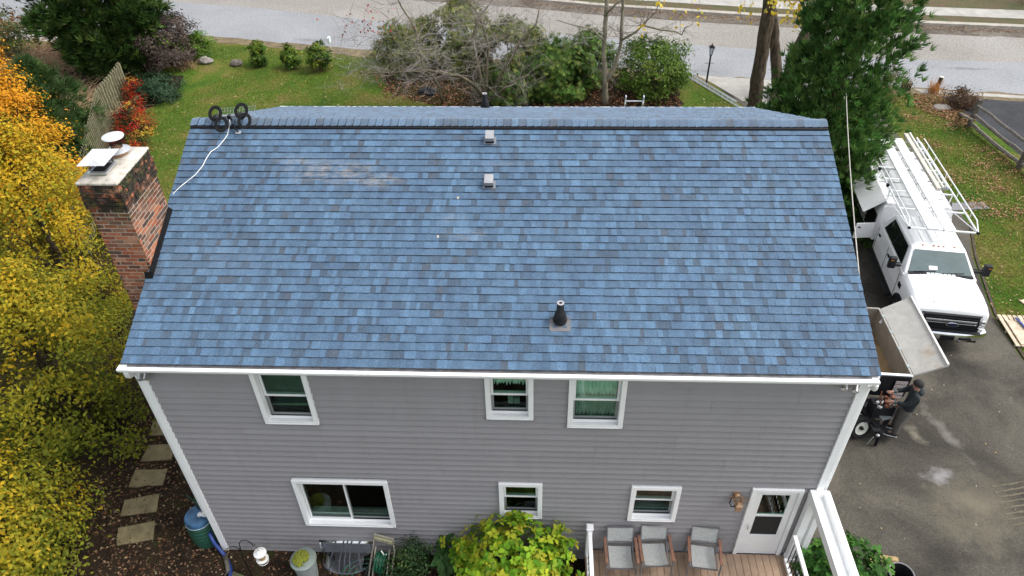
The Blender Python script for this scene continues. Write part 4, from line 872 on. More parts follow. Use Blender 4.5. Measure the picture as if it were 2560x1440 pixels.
# spreading multi-stem tree in front of the rhododendrons
b0 = GG(1215, 262); t = thing('bare_tree', 'spreading multi stemmed bare tree with mossy limbs behind the ridge', 'tree', tuple(b0)); tm = MB(); tw = MB()
ST = [([b0,PX(1205,205,23.8),PX(1192,150,24.2),PX(1180,95,24.8),PX(1200,40,25.4),PX(1255,-30,26)],[.11,.09,.075,.06,.04,.02]), ([b0,PX(1240,210,23.6),PX(1275,150,23.4),PX(1300,105,23.4),PX(1340,60,23.6),PX(1350,10,24)],[.10,.085,.065,.05,.035,.02]),
      ([b0,PX(1198,222,23.6),PX(1150,190,23.2),PX(1090,178,22.8),PX(1060,176,22.6),PX(980,182,22.4),PX(900,183,22.2)],[.10,.085,.07,.06,.05,.035,.02]), ([b0,PX(1260,220,23.3),PX(1300,198,22.8),PX(1322,188,22.4)],[.09,.07,.05,.03]),
      ([b0,PX(1215,190,23.9),PX(1222,120,24.2),PX(1205,60,24.6),PX(1180,10,25),PX(1172,-30,25.4)],[.08,.06,.05,.04,.03,.02]), ([PX(1062,178,22.6),PX(1046,120,23.2),PX(1042,75,23.7),PX(1005,20,24.3),PX(985,-20,24.6)],[.05,.05,.045,.035,.025])]
for P, Rr_ in ST:
    q = trunk_mb(P, Rr_, 8, .015); tm.add(q.v, q.f)
    for i in range(1, len(P)):
        a, b_ = Vector(P[i-1]), Vector(P[i])
        for k in range(8 if Rr_[i] < .06 else 4):
            f = random.random(); limb(tw, a.lerp(b_, f), Vector((random.gauss(-.25, 1), random.gauss(-.15, .8), random.gauss(.25, .6))), random.uniform(.8, 1.5), min(.016, Rr_[i]*.3), 3, GT_, wild=.6, fork=3.2)
for i in range(150):                                    # the low grey twig screen on the lawn side
    p = PX(random.uniform(850, 1190), random.uniform(45, 215), random.uniform(22.2, 24.2)); limb(tw, p, (random.gauss(-.7, .6), random.gauss(-.2, .5), random.gauss(.0, .4)), random.uniform(.6, 1.3), .010, 3, (.33,.295,.275), wild=.65, fork=3.1)
for i in range(60): limb(tw, PX(random.uniform(940, 1300), random.uniform(-40, 70), random.uniform(24, 25.5)), (random.gauss(0, .9), random.gauss(-.1, .5), random.gauss(.3, .4)), random.uniform(.8, 1.5), .011, 3, (.33,.295,.285), wild=.6, fork=3.0)
for i in range(85): limb(tw, PX(random.uniform(1150, 1480), random.uniform(5, 130), random.uniform(23.2, 25)), (random.gauss(.3, .8), random.gauss(-.1, .5), random.gauss(.25, .4)), random.uniform(.6, 1.3), .010, 3, (.29,.255,.235), wild=.65, fork=3.0)
obj('trunk', tm, M['mossbark'], t, smooth=True); obj('twigs', tw, M['twig'], t, fixn=False)
q = np.array([tuple(PX(random.gauss(925, 45), random.gauss(65, 26), 23.0)) for i in range(70)]); leafmesh('leaves', q, unit(len(q)), .12, .5, palette([(.35,.03,.03),(.28,.03,.03),(.42,.12,.05)], len(q)), M['leaf'], t)
b1 = GG(1108, 258); t = thing('bare_tree', 'thin leaning bare stem beside the multi stemmed tree', 'tree', tuple(b1)); q = trunk_mb([b1,PX(1096,215,24.0),PX(1083,192,23.4),PX(1065,180,22.7)], [.065,.06,.055,.05], 8, .01); q.c = []; obj('trunk', q, M['mossbark'], t, smooth=True)
tw = MB()
for i in range(8): limb(tw, PX(1083, 192, 23.4), (random.gauss(-.6, .6), random.gauss(0, .5), random.gauss(.3, .4)), 1.0, .02, 2, GT_)
obj('twigs', tw, M['twig'], t, fixn=False)
# upright grey tree
b2 = GG(1512, 262); t = thing('bare_tree', 'bare forked tree with smooth pale grey trunk', 'tree', tuple(b2)); tm = MB(); tw = MB(); fk = PX(1513, 205, 23.9)
ST = [([b2,fk,PX(1509,140,24.0),PX(1514,60,24.2),PX(1520,-40,24.5)],[.16,.14,.105,.095,.08]), ([fk,PX(1538,165,23.9),PX(1552,110,24.0),PX(1555,50,24.1),PX(1560,-40,24.3)],[.12,.10,.08,.07,.06]),
      ([PX(1552,102,24.0),PX(1590,80,23.8),PX(1606,63,23.7),PX(1650,75,23.5),PX(1690,78,23.4),PX(1704,88,23.4),PX(1712,70,23.3),PX(1732,60,23.2)],[.05,.05,.045,.04,.035,.03,.025,.012]), ([PX(1509,102,24.0),PX(1480,72,23.8),PX(1430,62,23.6),PX(1390,50,23.4)],[.05,.035,.025,.015]), ([PX(1510,40,24.2),PX(1545,5,24),PX(1600,-20,24)],[.06,.045,.03]), ([PX(1606,63,23.7),PX(1640,30,23.6),PX(1650,-10,23.6)],[.035,.025,.015])]
for P, Rr_ in ST:
    q = trunk_mb(P, Rr_, 9, .008); tm.add(q.v, q.f)
    for i in range(1, len(P)):
        a, b_ = Vector(P[i-1]), Vector(P[i])
        for k in range(2 if Rr_[i] > .07 else 4): limb(tw, a.lerp(b_, random.random()), (random.gauss(.2, 1), random.gauss(-.1, .7), random.gauss(.3, .5)), random.uniform(.5, 1.2), min(.018, Rr_[i]*.4), 3, (.22,.19,.17), wild=.5)
obj('trunk', tm, M['greybark'], t, smooth=True); obj('twigs', tw, M['twig'], t, fixn=False)
# big street trees
def bigtree(label, paths, n=12):
    b_ = paths[0][0][0]; t = thing('street_tree', label, 'tree', tuple(b_)); tm = MB()
    for P, Rr_ in paths: q = trunk_mb(P, Rr_, n, .012); tm.add(q.v, q.f)
    obj('trunk', tm, M['bark'], t, smooth=True); return t
ta = bigtree('tall dark trunk tree standing right behind the far roof corner', [([GG(1884,285),PX(1893,200,22.6),PX(1912,90,22.7),PX(1925,0,22.8),PX(1938,-90,22.9)], [.33,.30,.28,.27,.25])])
tb = bigtree('tall dark trunk tree with a leaning second stem beside the pine', [([GG(1938,262),PX(1944,225,25.0),PX(1938,120,25.1),PX(1926,0,25.2),PX(1915,-90,25.3)], [.32,.27,.24,.23,.22]), ([GG(1952,258),PX(1985,135,25.4),PX(2035,45,25.8),PX(2075,-40,26.2)], [.26,.24,.24,.22])])
def hang(t, pts, n, sc=22):
    q = []; mb = MB()
    for (u, w, y) in pts:
        a = PX(u, w-60, y); b_ = PX(u, w, y); mb.tube([a, (a+b_)/2, b_], .006, 3, False, (.12,.1,.08))
        for k in range(n): f = random.random(); p = a.lerp(b_, f); q.append((p.x+random.gauss(0, .13), p.y+random.gauss(0, .13), p.z+random.gauss(0, .08)))
    q = np.array(q); leafmesh('leaves', q, unit(len(q)), .2, .6, palette([(.60,.46,.03),(.52,.38,.03),(.62,.5,.1)], len(q)), M['leaf'], t); obj('twigs', mb, M['twig'], t, fixn=False)
hang(ta, [(1730,32,21.5),(1690,75,21.6),(1748,58,21.4),(1852,45,21.3),(1862,20,21.4),(1882,10,21.4),(1610,82,21.6),(1875,60,21.5),(1650,35,21.5)], 7)
hang(tb, [(1935,40,21.6),(1975,38,21.7),(1985,60,21.6),(2005,18,21.7),(2030,15,21.8),(1960,20,21.7),(1983,20,21.6),(1925,30,21.5),(1995,35,21.6),(2018,5,21.7),(1968,60,21.6),(1990,80,21.6)], 13)
# ---- the pine beside the driveway
bp_ = (15.95, 14.3, zg(14.3)); feather('pine_tree', 'full green pine tree beside the driveway at the house corner', bp_, 8.6, 2.3, 7000, [(.055,.135,.03),(.08,.175,.04),(.11,.215,.054),(.038,.09,.022),(.14,.235,.06)], None, .05, .27, prof=lambda f: np.clip(1.05-f*.5, .1, 1), trunk=.2, zlo=.03, w=.014, blades=20, dens=.5, low=1.5)
# ---- rhododendrons: whorls of long drooping leaves
def rhodo(label, base, h, r, n_wh, cols, L=.15):
    n_wh = int(n_wh*1.35); t = thing('rhododendron', label, 'shrub', base, 0, 'rhododendrons in the front bed'); P, N, idx, hf, c = crown_points(base, h, r, 70, n_wh, .2, .04, None, .7); k = 9; n = n_wh*k
    N /= np.linalg.norm(N, axis=1, keepdims=True); T = np.cross(N, unit(n_wh)); T /= np.linalg.norm(T, axis=1, keepdims=True)+1e-9; B = np.cross(N, T); a = np.tile(np.arange(k)*2*math.pi/k, n_wh)+rng.normal(0, .15, n)
    D = np.repeat(T, k, 0)*np.cos(a)[:, None]+np.repeat(B, k, 0)*np.sin(a)[:, None]+np.repeat(N, k, 0)*.25; D[:, 2] -= .35; D /= np.linalg.norm(D, axis=1, keepdims=True); S = np.cross(D, np.repeat(N, k, 0)); S /= np.linalg.norm(S, axis=1, keepdims=True)+1e-9
    o = np.repeat(P, k, 0); l_ = L*rng.uniform(.7, 1.2, (n, 1)); V = np.stack([o, o+D*l_*.5+S*l_*.125, o+D*l_, o+D*l_*.5-S*l_*.125], 1).reshape(-1, 3); i = np.arange(n)*4; F = np.stack([i, i+1, i+2, i, i+2, i+3], 1).reshape(-1, 3)
    C = np.repeat(palette(cols, n_wh, .2), k, 0)*rng.normal(1, .18, (n, 1)); npmesh('foliage', V, F, M['leaf'], t, np.repeat(np.clip(C, 0, 1), 4, 0))
    mb = MB()
    for s in range(16): e = P[rng.integers(0, n_wh)]; mb.tube([(base[0]+random.gauss(0, .2), base[1]+random.gauss(0, .2), base[2]), e], [.035, .01], 5)
    obj('stem', mb, M['mossbark'], t)
RH = [(.065,.13,.026),(.10,.175,.036),(.045,.09,.02),(.16,.21,.045)]; RO = [(.11,.145,.036),(.155,.175,.045),(.065,.095,.024),(.21,.215,.06)]
rhodo('olive rhododendron behind the low twig screen', (-.2,28.0,-1.44), 2.4, 1.7, 1700, RO); rhodo('tall yellowish rhododendron behind the spreading bare tree', (2.2,28.4,-1.44), 3.0, 2.1, 2600, RO)
rhodo('yellow green rhododendron between the bare trees', (5.0,26.8,-1.44), 2.7, 1.9, 2600, RO); rhodo('dark green rhododendron beside the grey trunk', (7.3,25.2,-1.44), 2.3, 1.75, 2600, RH); rhodo('low dark rhododendron in front of the spreading tree', (5.0,24.6,-1.44), 1.5, 1.3, 1500, RH); rhodo('deep green rhododendron at the foot of the grey trunk', (8.6,26.6,-1.44), 2.3, 1.3, 1600, RH)
leafy('azalea_shrub', 'light green azalea bush right of the grey trunk', 'shrub', (11.6,25.4,-1.44), 2.35, 1.75, 120, 9000, .19, .15, .45, mixcol([(.07,.13,.02),(.11,.19,.03),(.05,.09,.018),(.16,.22,.04)]), None, None, .12, None, .72, 16, 'mossbark', .03, 'foliage')
leafy('low_shrub', 'low green shrub hidden under the twig screen', 'shrub', (-1.9,29.2,-1.44), 1.1, .8, 40, 2000, .16, .08, .45, mixcol([(.10,.14,.04),(.15,.17,.06)]), None, None, .05, None, .5, 6, 'bark', .015, 'foliage')
for (u, w, h, r, lab) in ((650, 166, 1.2, .36, 'thin yellow green laurel bush, farthest from the twig screen'), (730, 170, 1.15, .42, 'middle one of three small laurel bushes on the lawn'), (805, 175, 1.35, .66, 'widest of three small laurel bushes on the lawn')):
    b0 = GG(u, w); leafy('laurel_bush', lab, 'shrub', tuple(b0), h, r, 40, 2000, .10, .17, .45, mixcol([(.06,.12,.018),(.10,.18,.025),(.20,.24,.03),(.045,.09,.015)]), 'three laurel bushes on the front lawn', None, .12, None, .45, 7, 'bark', .015, 'foliage')
# shrubs by the roadside on the driveway side
b0 = GG(2245, 225); leafy('roadside_shrub', 'small mixed shrub at the roadside corner behind the pine', 'shrub', (b0.x-.6, b0.y-.3, -1.44), 1.0, 1.0, 40, 2200, .16, .09, .45, mixcol([(.06,.11,.03),(.10,.15,.04),(.22,.11,.05)]), None, None, .05, None, .5, 6, 'bark', .015, 'foliage')
b0 = GG(2400, 268); leafy('brown_shrub', 'low brown twiggy shrub beside the dark neighbour driveway', 'shrub', tuple(b0), .75, .75, 50, 2600, .13, .10, .4, mixcol([(.10,.06,.04),(.16,.09,.055),(.07,.045,.03)]), None, None, .03, None, .5, 10, 'bark', .012, 'foliage')
b0 = GG(2555, 10); leafy('brown_shrub', 'large brown twiggy shrub across the street', 'shrub', (b0.x+1, b0.y, -1.32), 2.2, 2.4, 70, 5000, .25, .08, .4, mixcol([(.10,.065,.045),(.15,.10,.07),(.075,.05,.035)]), None, None, .03, None, .6, 14, 'bark', .02, 'foliage')
# ---- plants against the house
def bigleaf(name, label, base, h, r, n_cl, cols, L=.15, nb=7, sprd=.1, flat=.5, grp=None, fold=.22):
    """broad pointed leaves in rosettes, each leaf six-sided with a folded midrib"""
    t = thing(name, label, 'shrub', base, 0, grp); P, N, idx, hf, c = crown_points(base, h, r, n_cl, n_cl*2, sprd, .12, lambda f: np.clip(np.sqrt(1-(f*.98)**4), .2, 1), .6); m_ = len(P); N[:, 2] += flat; N /= np.linalg.norm(N, axis=1, keepdims=True); n = m_*nb
    T = np.cross(N, unit(m_)); T /= np.linalg.norm(T, axis=1, keepdims=True); B = np.cross(N, T); a = np.tile(np.arange(nb)*2*math.pi/nb, m_)+rng.normal(0, .3, n); NN = np.repeat(N, nb, 0)
    D = np.repeat(T, nb, 0)*np.cos(a)[:, None]+np.repeat(B, nb, 0)*np.sin(a)[:, None]+NN*rng.uniform(-.25, .45, (n, 1)); D /= np.linalg.norm(D, axis=1, keepdims=True); S = np.cross(D, NN); S /= np.linalg.norm(S, axis=1, keepdims=True)+1e-9; U = np.cross(S, D)
    l_ = L*rng.uniform(.55, 1.25, (n, 1)); o = np.repeat(P, nb, 0)+D*l_*.12; w = l_*.33
    V = np.stack([o, o+D*l_*.35+S*w+U*w*fold, o+D*l_*.7+S*w*.75+U*w*fold*.6, o+D*l_-U*l_*.12, o+D*l_*.7-S*w*.75+U*w*fold*.6, o+D*l_*.35-S*w+U*w*fold, o+D*l_*.5], 1).reshape(-1, 3); i = np.arange(n)*7
    F = np.stack([i,i+1,i+6, i+1,i+2,i+6, i+2,i+3,i+6, i+3,i+4,i+6, i+4,i+5,i+6, i+5,i,i+6], 1).reshape(-1, 3); k = palette(cols, m_, .2); C = np.repeat(k, nb, 0)*.65+palette(cols, n, .2)*.35
    npmesh('foliage', V, F, M['leaf'], t, np.repeat(np.clip(C, 0, 1), 7, 0)); mb = MB()
    for s in range(14): e = P[rng.integers(0, m_)]; mb.tube([(base[0]+random.gauss(0, .12), base[1]+random.gauss(0, .1), base[2]), e], [.014, .006], 5)
    obj('stem', mb, M['mossbark'], t); return t
HY = [(.15,.32,.02),(.23,.40,.025),(.38,.43,.03),(.09,.21,.018),(.50,.45,.04),(.13,.28,.02)]
bigleaf('hydrangea', 'big yellow green hydrangea bush against the wall', (6.12,-.62,0), 1.74, 1.12, 430, HY, .118, 6, .09)
bigleaf('hydrangea', 'small dark leaved hydrangea shoot beside the big hydrangea', (4.75,.0-.28,0), .75, .28, 7, [(.03,.08,.02),(.045,.10,.028)], .2, 6, .06)
leafy('rose_shrub', 'dark thin rose shrub beside the hose reel', 'shrub', (4.02,-.40,0), .85, .42, 50, 1900, .1, .065, .55, mixcol([(.03,.07,.025),(.05,.10,.035),(.022,.05,.02),(.09,.13,.04)]), None, None, .1, None, .45, 12, 'bark', .009, 'foliage')
bigleaf('laurel_shrub', 'glossy green laurel shrub under the white porch beam', (12.55,-.55,0), 1.0, .85, 210, [(.04,.12,.02),(.06,.16,.03),(.028,.085,.018),(.09,.2,.035)], .12, 6, .08)
# ================================================================== DECK, PORCH FRAME AND THINGS AROUND THE HOUSE
DZ = .385
M['deckwood'] = plain('tan_composite_board', (.34,.235,.16), .75, .16, 3.5, bmp=.15, objv=.08)
dk = thing('deck', 'tan composite deck along the house wall by the door', 'deck', (9.5,-2,0))
x = 7.50
while x < 11.5:
    obj('deck_board', MB().bx(x, x+.134, -4.2, -.055, DZ-.025, DZ), M['deckwood'], dk, bevel=.003); x += .141
obj('deck_frame', MB().bx(7.52, 11.6, -4.18, -.08, .02, DZ-.03), plain('deck_frame_dark', (.05,.038,.03), .9), dk)
obj('rim_board', MB().bx(11.628, 11.66, -4.2, -.06, .05, DZ+.01), M['white'], dk)
# left rail post and handrail
rl = thing('deck_railing', 'white vinyl handrail and post between hydrangea and chairs', 'railing', (7.56,-.2,DZ)); p = MB(); p.bx(7.50, 7.61, -.20, -.09, DZ, 1.33); p.bx(7.485, 7.625, -.215, -.075, 1.33, 1.355); p.bx(7.50, 7.61, -.20, -.09, 1.355, 1.38)
obj('newel_post', p, M['white'], rl, bevel=.006); h = MB(); h.bx(7.515, 7.595, -4.2, -.205, 1.22, 1.28); obj('handrail', h, M['white'], rl, bevel=.012); h = MB(); h.bx(7.525, 7.585, -4.2, -.205, DZ+.08, DZ+.13); obj('lower_rail', h, M['white'], rl)
for i in range(30): obj('baluster', MB().tube([(7.555,-.33-i*.12,DZ+.13),(7.555,-.33-i*.12,1.22)], .009, 6), M['black'], rl)
# right railing with black balusters
rl = thing('deck_railing', 'white vinyl railing with black balusters beside the laurel', 'railing', (11.45,-.3,DZ)); h = MB(); h.bx(11.40, 11.48, -4.2, -.19, 1.26, 1.32); obj('handrail', h, M['white'], rl, bevel=.012)
h = MB(); h.bx(11.41, 11.47, -4.2, -.19, DZ+.07, DZ+.13); obj('lower_rail', h, M['white'], rl, bevel=.006)
for i in range(32): obj('baluster', MB().tube([(11.44,-.30-i*.115,DZ+.13),(11.44,-.30-i*.115,1.26)], .010, 6), M['black'], rl)
pf = thing('porch_frame', 'white boxed porch post and double beam by the storm door', 'porch', (11.55,-.1,DZ)); p = MB(); p.bx(11.47, 11.61, -.19, -.05, DZ, 2.36); p.bx(11.45, 11.63, -.21, -.052, DZ+.0, DZ+.09); obj('post', p, M['white'], pf, bevel=.006)
p = MB(); p.bx(11.47, 11.575, -4.6, .0-.035, 2.36, 2.56); obj('beam', p, M['white'], pf, bevel=.008); p = MB(); p.bx(11.70, 11.83, -4.6, -.035, 2.36, 2.55); obj('beam', p, M['white'], pf, bevel=.03); p = MB(); p.bx(11.577, 11.698, -4.6, -.14, 2.40, 2.44); obj('beam_channel', p, M['white'], pf)
p = MB(); p.bx(11.574, 11.70, -.139, -.035, 2.38, 2.57); obj('end_block', p, M['white'], pf, bevel=.004); p = MB(); p.bx(11.69, 11.80, -.16, -.06, .0, 2.36); obj('post', p, M['white'], pf, bevel=.006)
# patio chairs
M['sling'] = plain('grey_sling_fabric', (.36,.37,.36), .85, .13, 26, bmp=.25); M['charframe'] = plain('grey_chair_frame', (.17,.17,.18), .45, .1, 6, metal=.3); M['teak'] = plain('brown_armrest', (.20,.095,.06), .55, .18, 14)
def chair(u, w, rz, label):
    c = GG(u, w, DZ+.42); t = thing('patio_chair', label, 'chair', (c.x, c.y, DZ), rz, 'patio chairs lined up against the wall'); W2 = .25
    def loc(nm, mb, mt, **k): return obj(nm, mb, M[mt], t, world=False, **k)
    rows = []
    for i in range(9):
        f = i/8; y = -.24+.47*f; z = .43-.035*math.sin(f*math.pi)+.02*(1-f); rows.append([(-W2+.03, y, z), (-.1, y, z-.012), (.1, y, z-.012), (W2-.03, y, z)])
    m_ = MB(); m_.loft(rows, cap=False, closed=False); m_.loft([[(a, b, c_-.012) for a, b, c_ in r] for r in rows], cap=False, closed=False); loc('seat', m_, 'sling', smooth=True)
    rows = []
    for i in range(7):
        f = i/6; z = .56+.32*f; y = .24+.10*f; rows.append([(-W2+.01, y, z), (-.1, y+.018, z), (.1, y+.018, z), (W2-.01, y, z)])
    m_ = MB(); m_.loft(rows, cap=False, closed=False); m_.loft([[(a, b+.014, c_) for a, b, c_ in r] for r in rows], cap=False, closed=False); loc('backrest', m_, 'sling', smooth=True)
    m_ = MB(); m_.bar((-W2,.2,.43), (-W2,.36,.90), .022, .03); m_.bar((W2,.2,.43), (W2,.36,.90), .022, .03); m_.bar((-W2,.35,.885), (W2,.35,.885), .02, .02); m_.bar((-W2,.235,.545), (W2,.235,.545), .02, .02); loc('back_frame', m_, 'charframe')
    m_ = MB()
    for s in (-1, 1): m_.bar((s*W2,-.25,.43), (s*W2,.24,.42), .024, .03)
    m_.bar((-W2,-.24,.40), (W2,-.24,.40), .02, .02); m_.bar((-W2,.2,.40), (W2,.2,.40), .02, .02); loc('seat_frame', m_, 'charframe')
    for s in (-1, 1):
        m_ = MB(); m_.bar((s*(W2+.045),-.27,.64), (s*(W2+.045),.27,.655), .055, .026); loc('armrest', m_, 'teak', bevel=.005)
        m_ = MB(); m_.bar((s*(W2+.045),-.25,.63), (s*(W2+.045),-.30,.0), .045, .02, up=(1,0,0)); loc('leg', m_, 'charframe'); m_ = MB(); m_.bar((s*(W2+.045),.25,.64), (s*(W2+.045),.33,.0), .045, .02, up=(1,0,0)); loc('leg', m_, 'charframe')
        m_ = MB(); m_.bar((s*W2,-.22,.425), (s*(W2+.03),-.22,.425), .016); m_.bar((s*W2,.22,.425), (s*(W2+.03),.22,.425), .016); loc('bracket', m_, 'alu')
chair(1551, 1392, R_(1), 'grey sling patio chair beside the white rail post'); chair(1637, 1386, R_(2.5), 'grey sling patio chair between the other two chairs'); chair(1758, 1392, R_(-6), 'grey sling patio chair turned slightly, standing nearest the door')
# wall lantern with a bird nest on it
c = PY(1843, 1246, -.10); t = thing('wall_lantern', 'copper coloured wall lantern with twig nest beside the door', 'lantern', tuple(c)); M['copper'] = plain('weathered_copper', (.45,.28,.17), .5, .25, 14, metal=.3)
m_ = MB(); m_.bx(c.x-.06, c.x+.06, -.028, -.012, c.z-.02, c.z+.12); m_.lathe([(.04,0),(.05,.03),(.03,.05)], (c.x,-.05,c.z+.05), 14, Matrix.Rotation(R_(90), 3, 'X')); obj('backplate', m_, M['copper'], t)
m_ = MB(); m_.box((c.x+.02,-.19,c.z-.06), (.12,.12,.02)); m_.box((c.x+.02,-.19,c.z-.14), (.10,.10,.14), None, None, 1.15); obj('lamp_housing', m_, M['copper'], t); m_ = MB(); m_.box((c.x+.02,-.19,c.z-.03), (.13,.13,.05), None, None, .35); obj('lamp_cap', m_, M['copper'], t)
m_ = MB(); m_.tube([(c.x-.02,-.05,c.z+.03),(c.x-.10,-.10,c.z+.02),(c.x-.14,-.16,c.z-.06),(c.x-.10,-.19,c.z-.13),(c.x-.05,-.19,c.z-.12),(c.x-.06,-.19,c.z-.08)], .011, 7); obj('scroll_bracket', m_, M['black'], t, smooth=True)
m_ = MB()
for i in range(90): a = random.uniform(0, 6.28); q = Vector((c.x+.01+.075*math.cos(a), -.12+.06*math.sin(a), c.z+random.uniform(-.03, .04))); m_.bar(q, q+Vector((random.gauss(0, .05), random.gauss(0, .05), random.gauss(0, .018))), .005)
tag(obj('bird_nest', m_, plain('nest_twig', (.25,.15,.08), .95, .3, 20)), 'small twig nest built on the wall lantern', 'nest')
# stepping stones
M['stone'] = plain('tan_flagstone', (.20,.165,.085), .9, .22, 4.5, bmp=.35)
SQ = (((385,1053),(428,1053),(440,1088),(373,1090)),((373,1115),(437,1112),(430,1150),(352,1155)),((340,1176),(420,1174),(408,1214),(322,1219)),((312,1252),(400,1236),(392,1280),(302,1292)),((296,1322),(388,1304),(384,1350),(293,1365)))
SLB = ['tan stepping stone partly hidden by the corner board','tan stepping stone with two cracks','tan stepping stone with a dark round stain','tan stepping stone with dark patches across it','tan stepping stone at the rain barrel end of the path']
for q, lab in zip(SQ, SLB):
    v = [GG(*a)+Vector((0,0,.035)) for a in q]
    if q is SQ[0]: v[1] = GG(452, 1052)+Vector((0,0,.035)); v[2] = GG(450, 1088)+Vector((0,0,.035))
    e = []
    for i in range(4):
        a, b_ = v[i], v[(i+1) % 4]; e += [a]+[a.lerp(b_, f)+Vector((random.gauss(0, .008), random.gauss(0, .008), 0)) for f in (.25,.5,.75)]
    m_ = MB(); n_ = len(e); m_.add(list(e)+[p-Vector((0,0,.05)) for p in e], [tuple(range(n_-1, -1, -1))]+[(i, (i+1) % n_, n_+(i+1) % n_, n_+i) for i in range(n_)]); o = obj('stepping_stone', m_, M['stone'], bevel=.006); tag(o, lab, 'stepping stone', 'stepping stones beside the house')
# rain barrel, watering can, hose
b0 = Vector((-.42,.20,0)); t = thing('rain_barrel', 'green ribbed rain barrel with blue top under the downspout', 'barrel', tuple(b0)); pr = []
for i in range(29): z = .02+.72*i/28; pr.append((.245+.035*math.sin(math.pi*i/28)+(.008 if i % 4 < 2 else -.004), z))
obj('barrel_body', MB().lathe(pr, b0, 30), plain('dark_green_plastic', (.018,.075,.05), .45, .2, 5), t, smooth=40); obj('barrel_top', MB().lathe([(.262,.742),(.268,.76),(.262,.85),(.24,.885),(.10,.895),(.0,.895)], b0, 30, capt=False), plain('faded_blue_plastic', (.04,.115,.22), .45, .3, 5), t, smooth=40)
obj('rim_band', MB().lathe([(.268,.735),(.274,.742),(.274,.752),(.268,.759)], b0, 30, capb=False, capt=False), plain('pale_blue_band', (.35,.45,.52), .6), t)
c = Vector((-.40,.42,.9)); t = thing('watering_can', 'dark green watering can standing on the rain barrel', 'watering can', tuple(c)); M['dgreen'] = plain('deep_green_plastic', (.012,.045,.028), .5, .2, 6)
obj('can_body', MB().lathe([(.10,.0),(.105,.02),(.095,.2),(.06,.23),(.055,.235),(.05,.20)], c, 20), M['dgreen'], t, smooth=40); obj('handle', MB().tube([c+Vector((0,-.05,.22)),c+Vector((-.03,-.10,.30)),c+Vector((-.05,.02,.34)),c+Vector((0,.1,.16))], .012, 8), M['dgreen'], t, smooth=True); obj('spout', MB().tube([c+Vector((-.09,.0,.05)),c+Vector((-.2,.04,.2)),c+Vector((-.27,.06,.26))], [.025,.018,.014], 8), M['dgreen'], t, smooth=True)
def P_(u, w, y): return PY(u, w, y)
tag(obj('blue_hose', MB().tube([(-.2,.03,.52),(-.13,-.06,.30),(-.03,-.12,.12),(.06,-.18,.05),(.18,-.32,.03),(.30,-.5,.03),(.36,-.72,.03),(.40,-1.0,.03)], .038, 10), plain('blue_hose', (.02,.05,.22), .4, .2, 8), smooth=True), 'thick blue hose running from the rain barrel along the corner', 'hose')
t = thing('barrel_diverter', 'dull grey plastic pipe fitting on the ground by the corner', 'pipe', (.25,-.42,0)); obj('pipe', MB().tube([(.10,-.22,.06),(.20,-.40,.07),(.27,-.55,.05)], [.05,.045,.04], 10), plain('grey_brown_pipe', (.12,.11,.085), .6, .3, 10), t, smooth=True); obj('ring', MB().lathe([(.075,0),(.08,.02),(.07,.03)], (.30,-.62,.02), 18, capb=False, capt=False), M['galv'], t)
m_ = MB(); m_.add([(.36,-.52,.01),(.62,-.60,.01),(.66,-.92,.01),(.36,-.98,.01),(.37,-.54,.06),(.60,-.61,.05),(.63,-.90,.05),(.38,-.95,.06)], [(0,3,2,1),(4,5,6,7),(0,1,5,4),(1,2,6,5),(2,3,7,6),(3,0,4,7)]); tag(obj('splash_block', m_, plain('mossy_block', (.10,.105,.05), .9, .3, 10), bevel=.015), 'mossy stone block beside the blue hose', 'stone block')
# shepherd hook and bird feeder
hp = Vector((.78,-.62,0)); t = thing('shepherd_hook', 'black double shepherd hook stuck in the soil', 'garden hook', tuple(hp)); hy = -.62
m_ = MB(); m_.tube([hp, PY(608,1395,hy), PY(601,1372,hy), PY(598,1358,hy), PY(604,1351,hy), PY(616,1351,hy), PY(627,1357,hy), PY(633,1364,hy), PY(637,1361,hy)], .009, 7); m_.tube([PY(604,1380,hy), PY(597,1371,hy), PY(585,1366,hy), PY(574,1368,hy), PY(567,1373,hy)], .008, 7); obj('hook_rod', m_, M['black'], t, smooth=True)
c = PY(648, 1378, hy); t = thing('bird_feeder', 'white tube bird feeder with seed hanging from the hook', 'bird feeder', (c.x, c.y, c.z-.42)); WP = M['whitedirty']
obj('feeder_cap', MB().lathe([(.125,.0),(.12,.02),(.075,.035),(.055,.06),(.0,.07)], c-Vector((0,0,.07)), 22, capt=False), WP, t, smooth=40); obj('seed_tube', MB().lathe([(.066,-.26),(.066,-.06)], c, 18), plain('seed_mix', (.34,.24,.10), .7, .4, 60, bmp=.3), t, smooth=40); obj('feeder_tray', MB().lathe([(.06,-.29),(.115,-.285),(.12,-.265),(.07,-.255)], c, 22), WP, t, smooth=40)
m_ = MB(); m_.tube([c+Vector((.10*math.cos(a*.35), .10*math.sin(a*.35), -.36)) for a in range(19)], .006, 6, False)
for a in range(4): m_.bar(c+Vector((0,0,-.29)), c+Vector((.10*math.cos(a*1.57), .10*math.sin(a*1.57), -.36)), .006)
obj('perch_ring', m_, WP, t); obj('hanger', MB().tube([PY(636,1362,hy), c], .003, 5), M['black'], t)
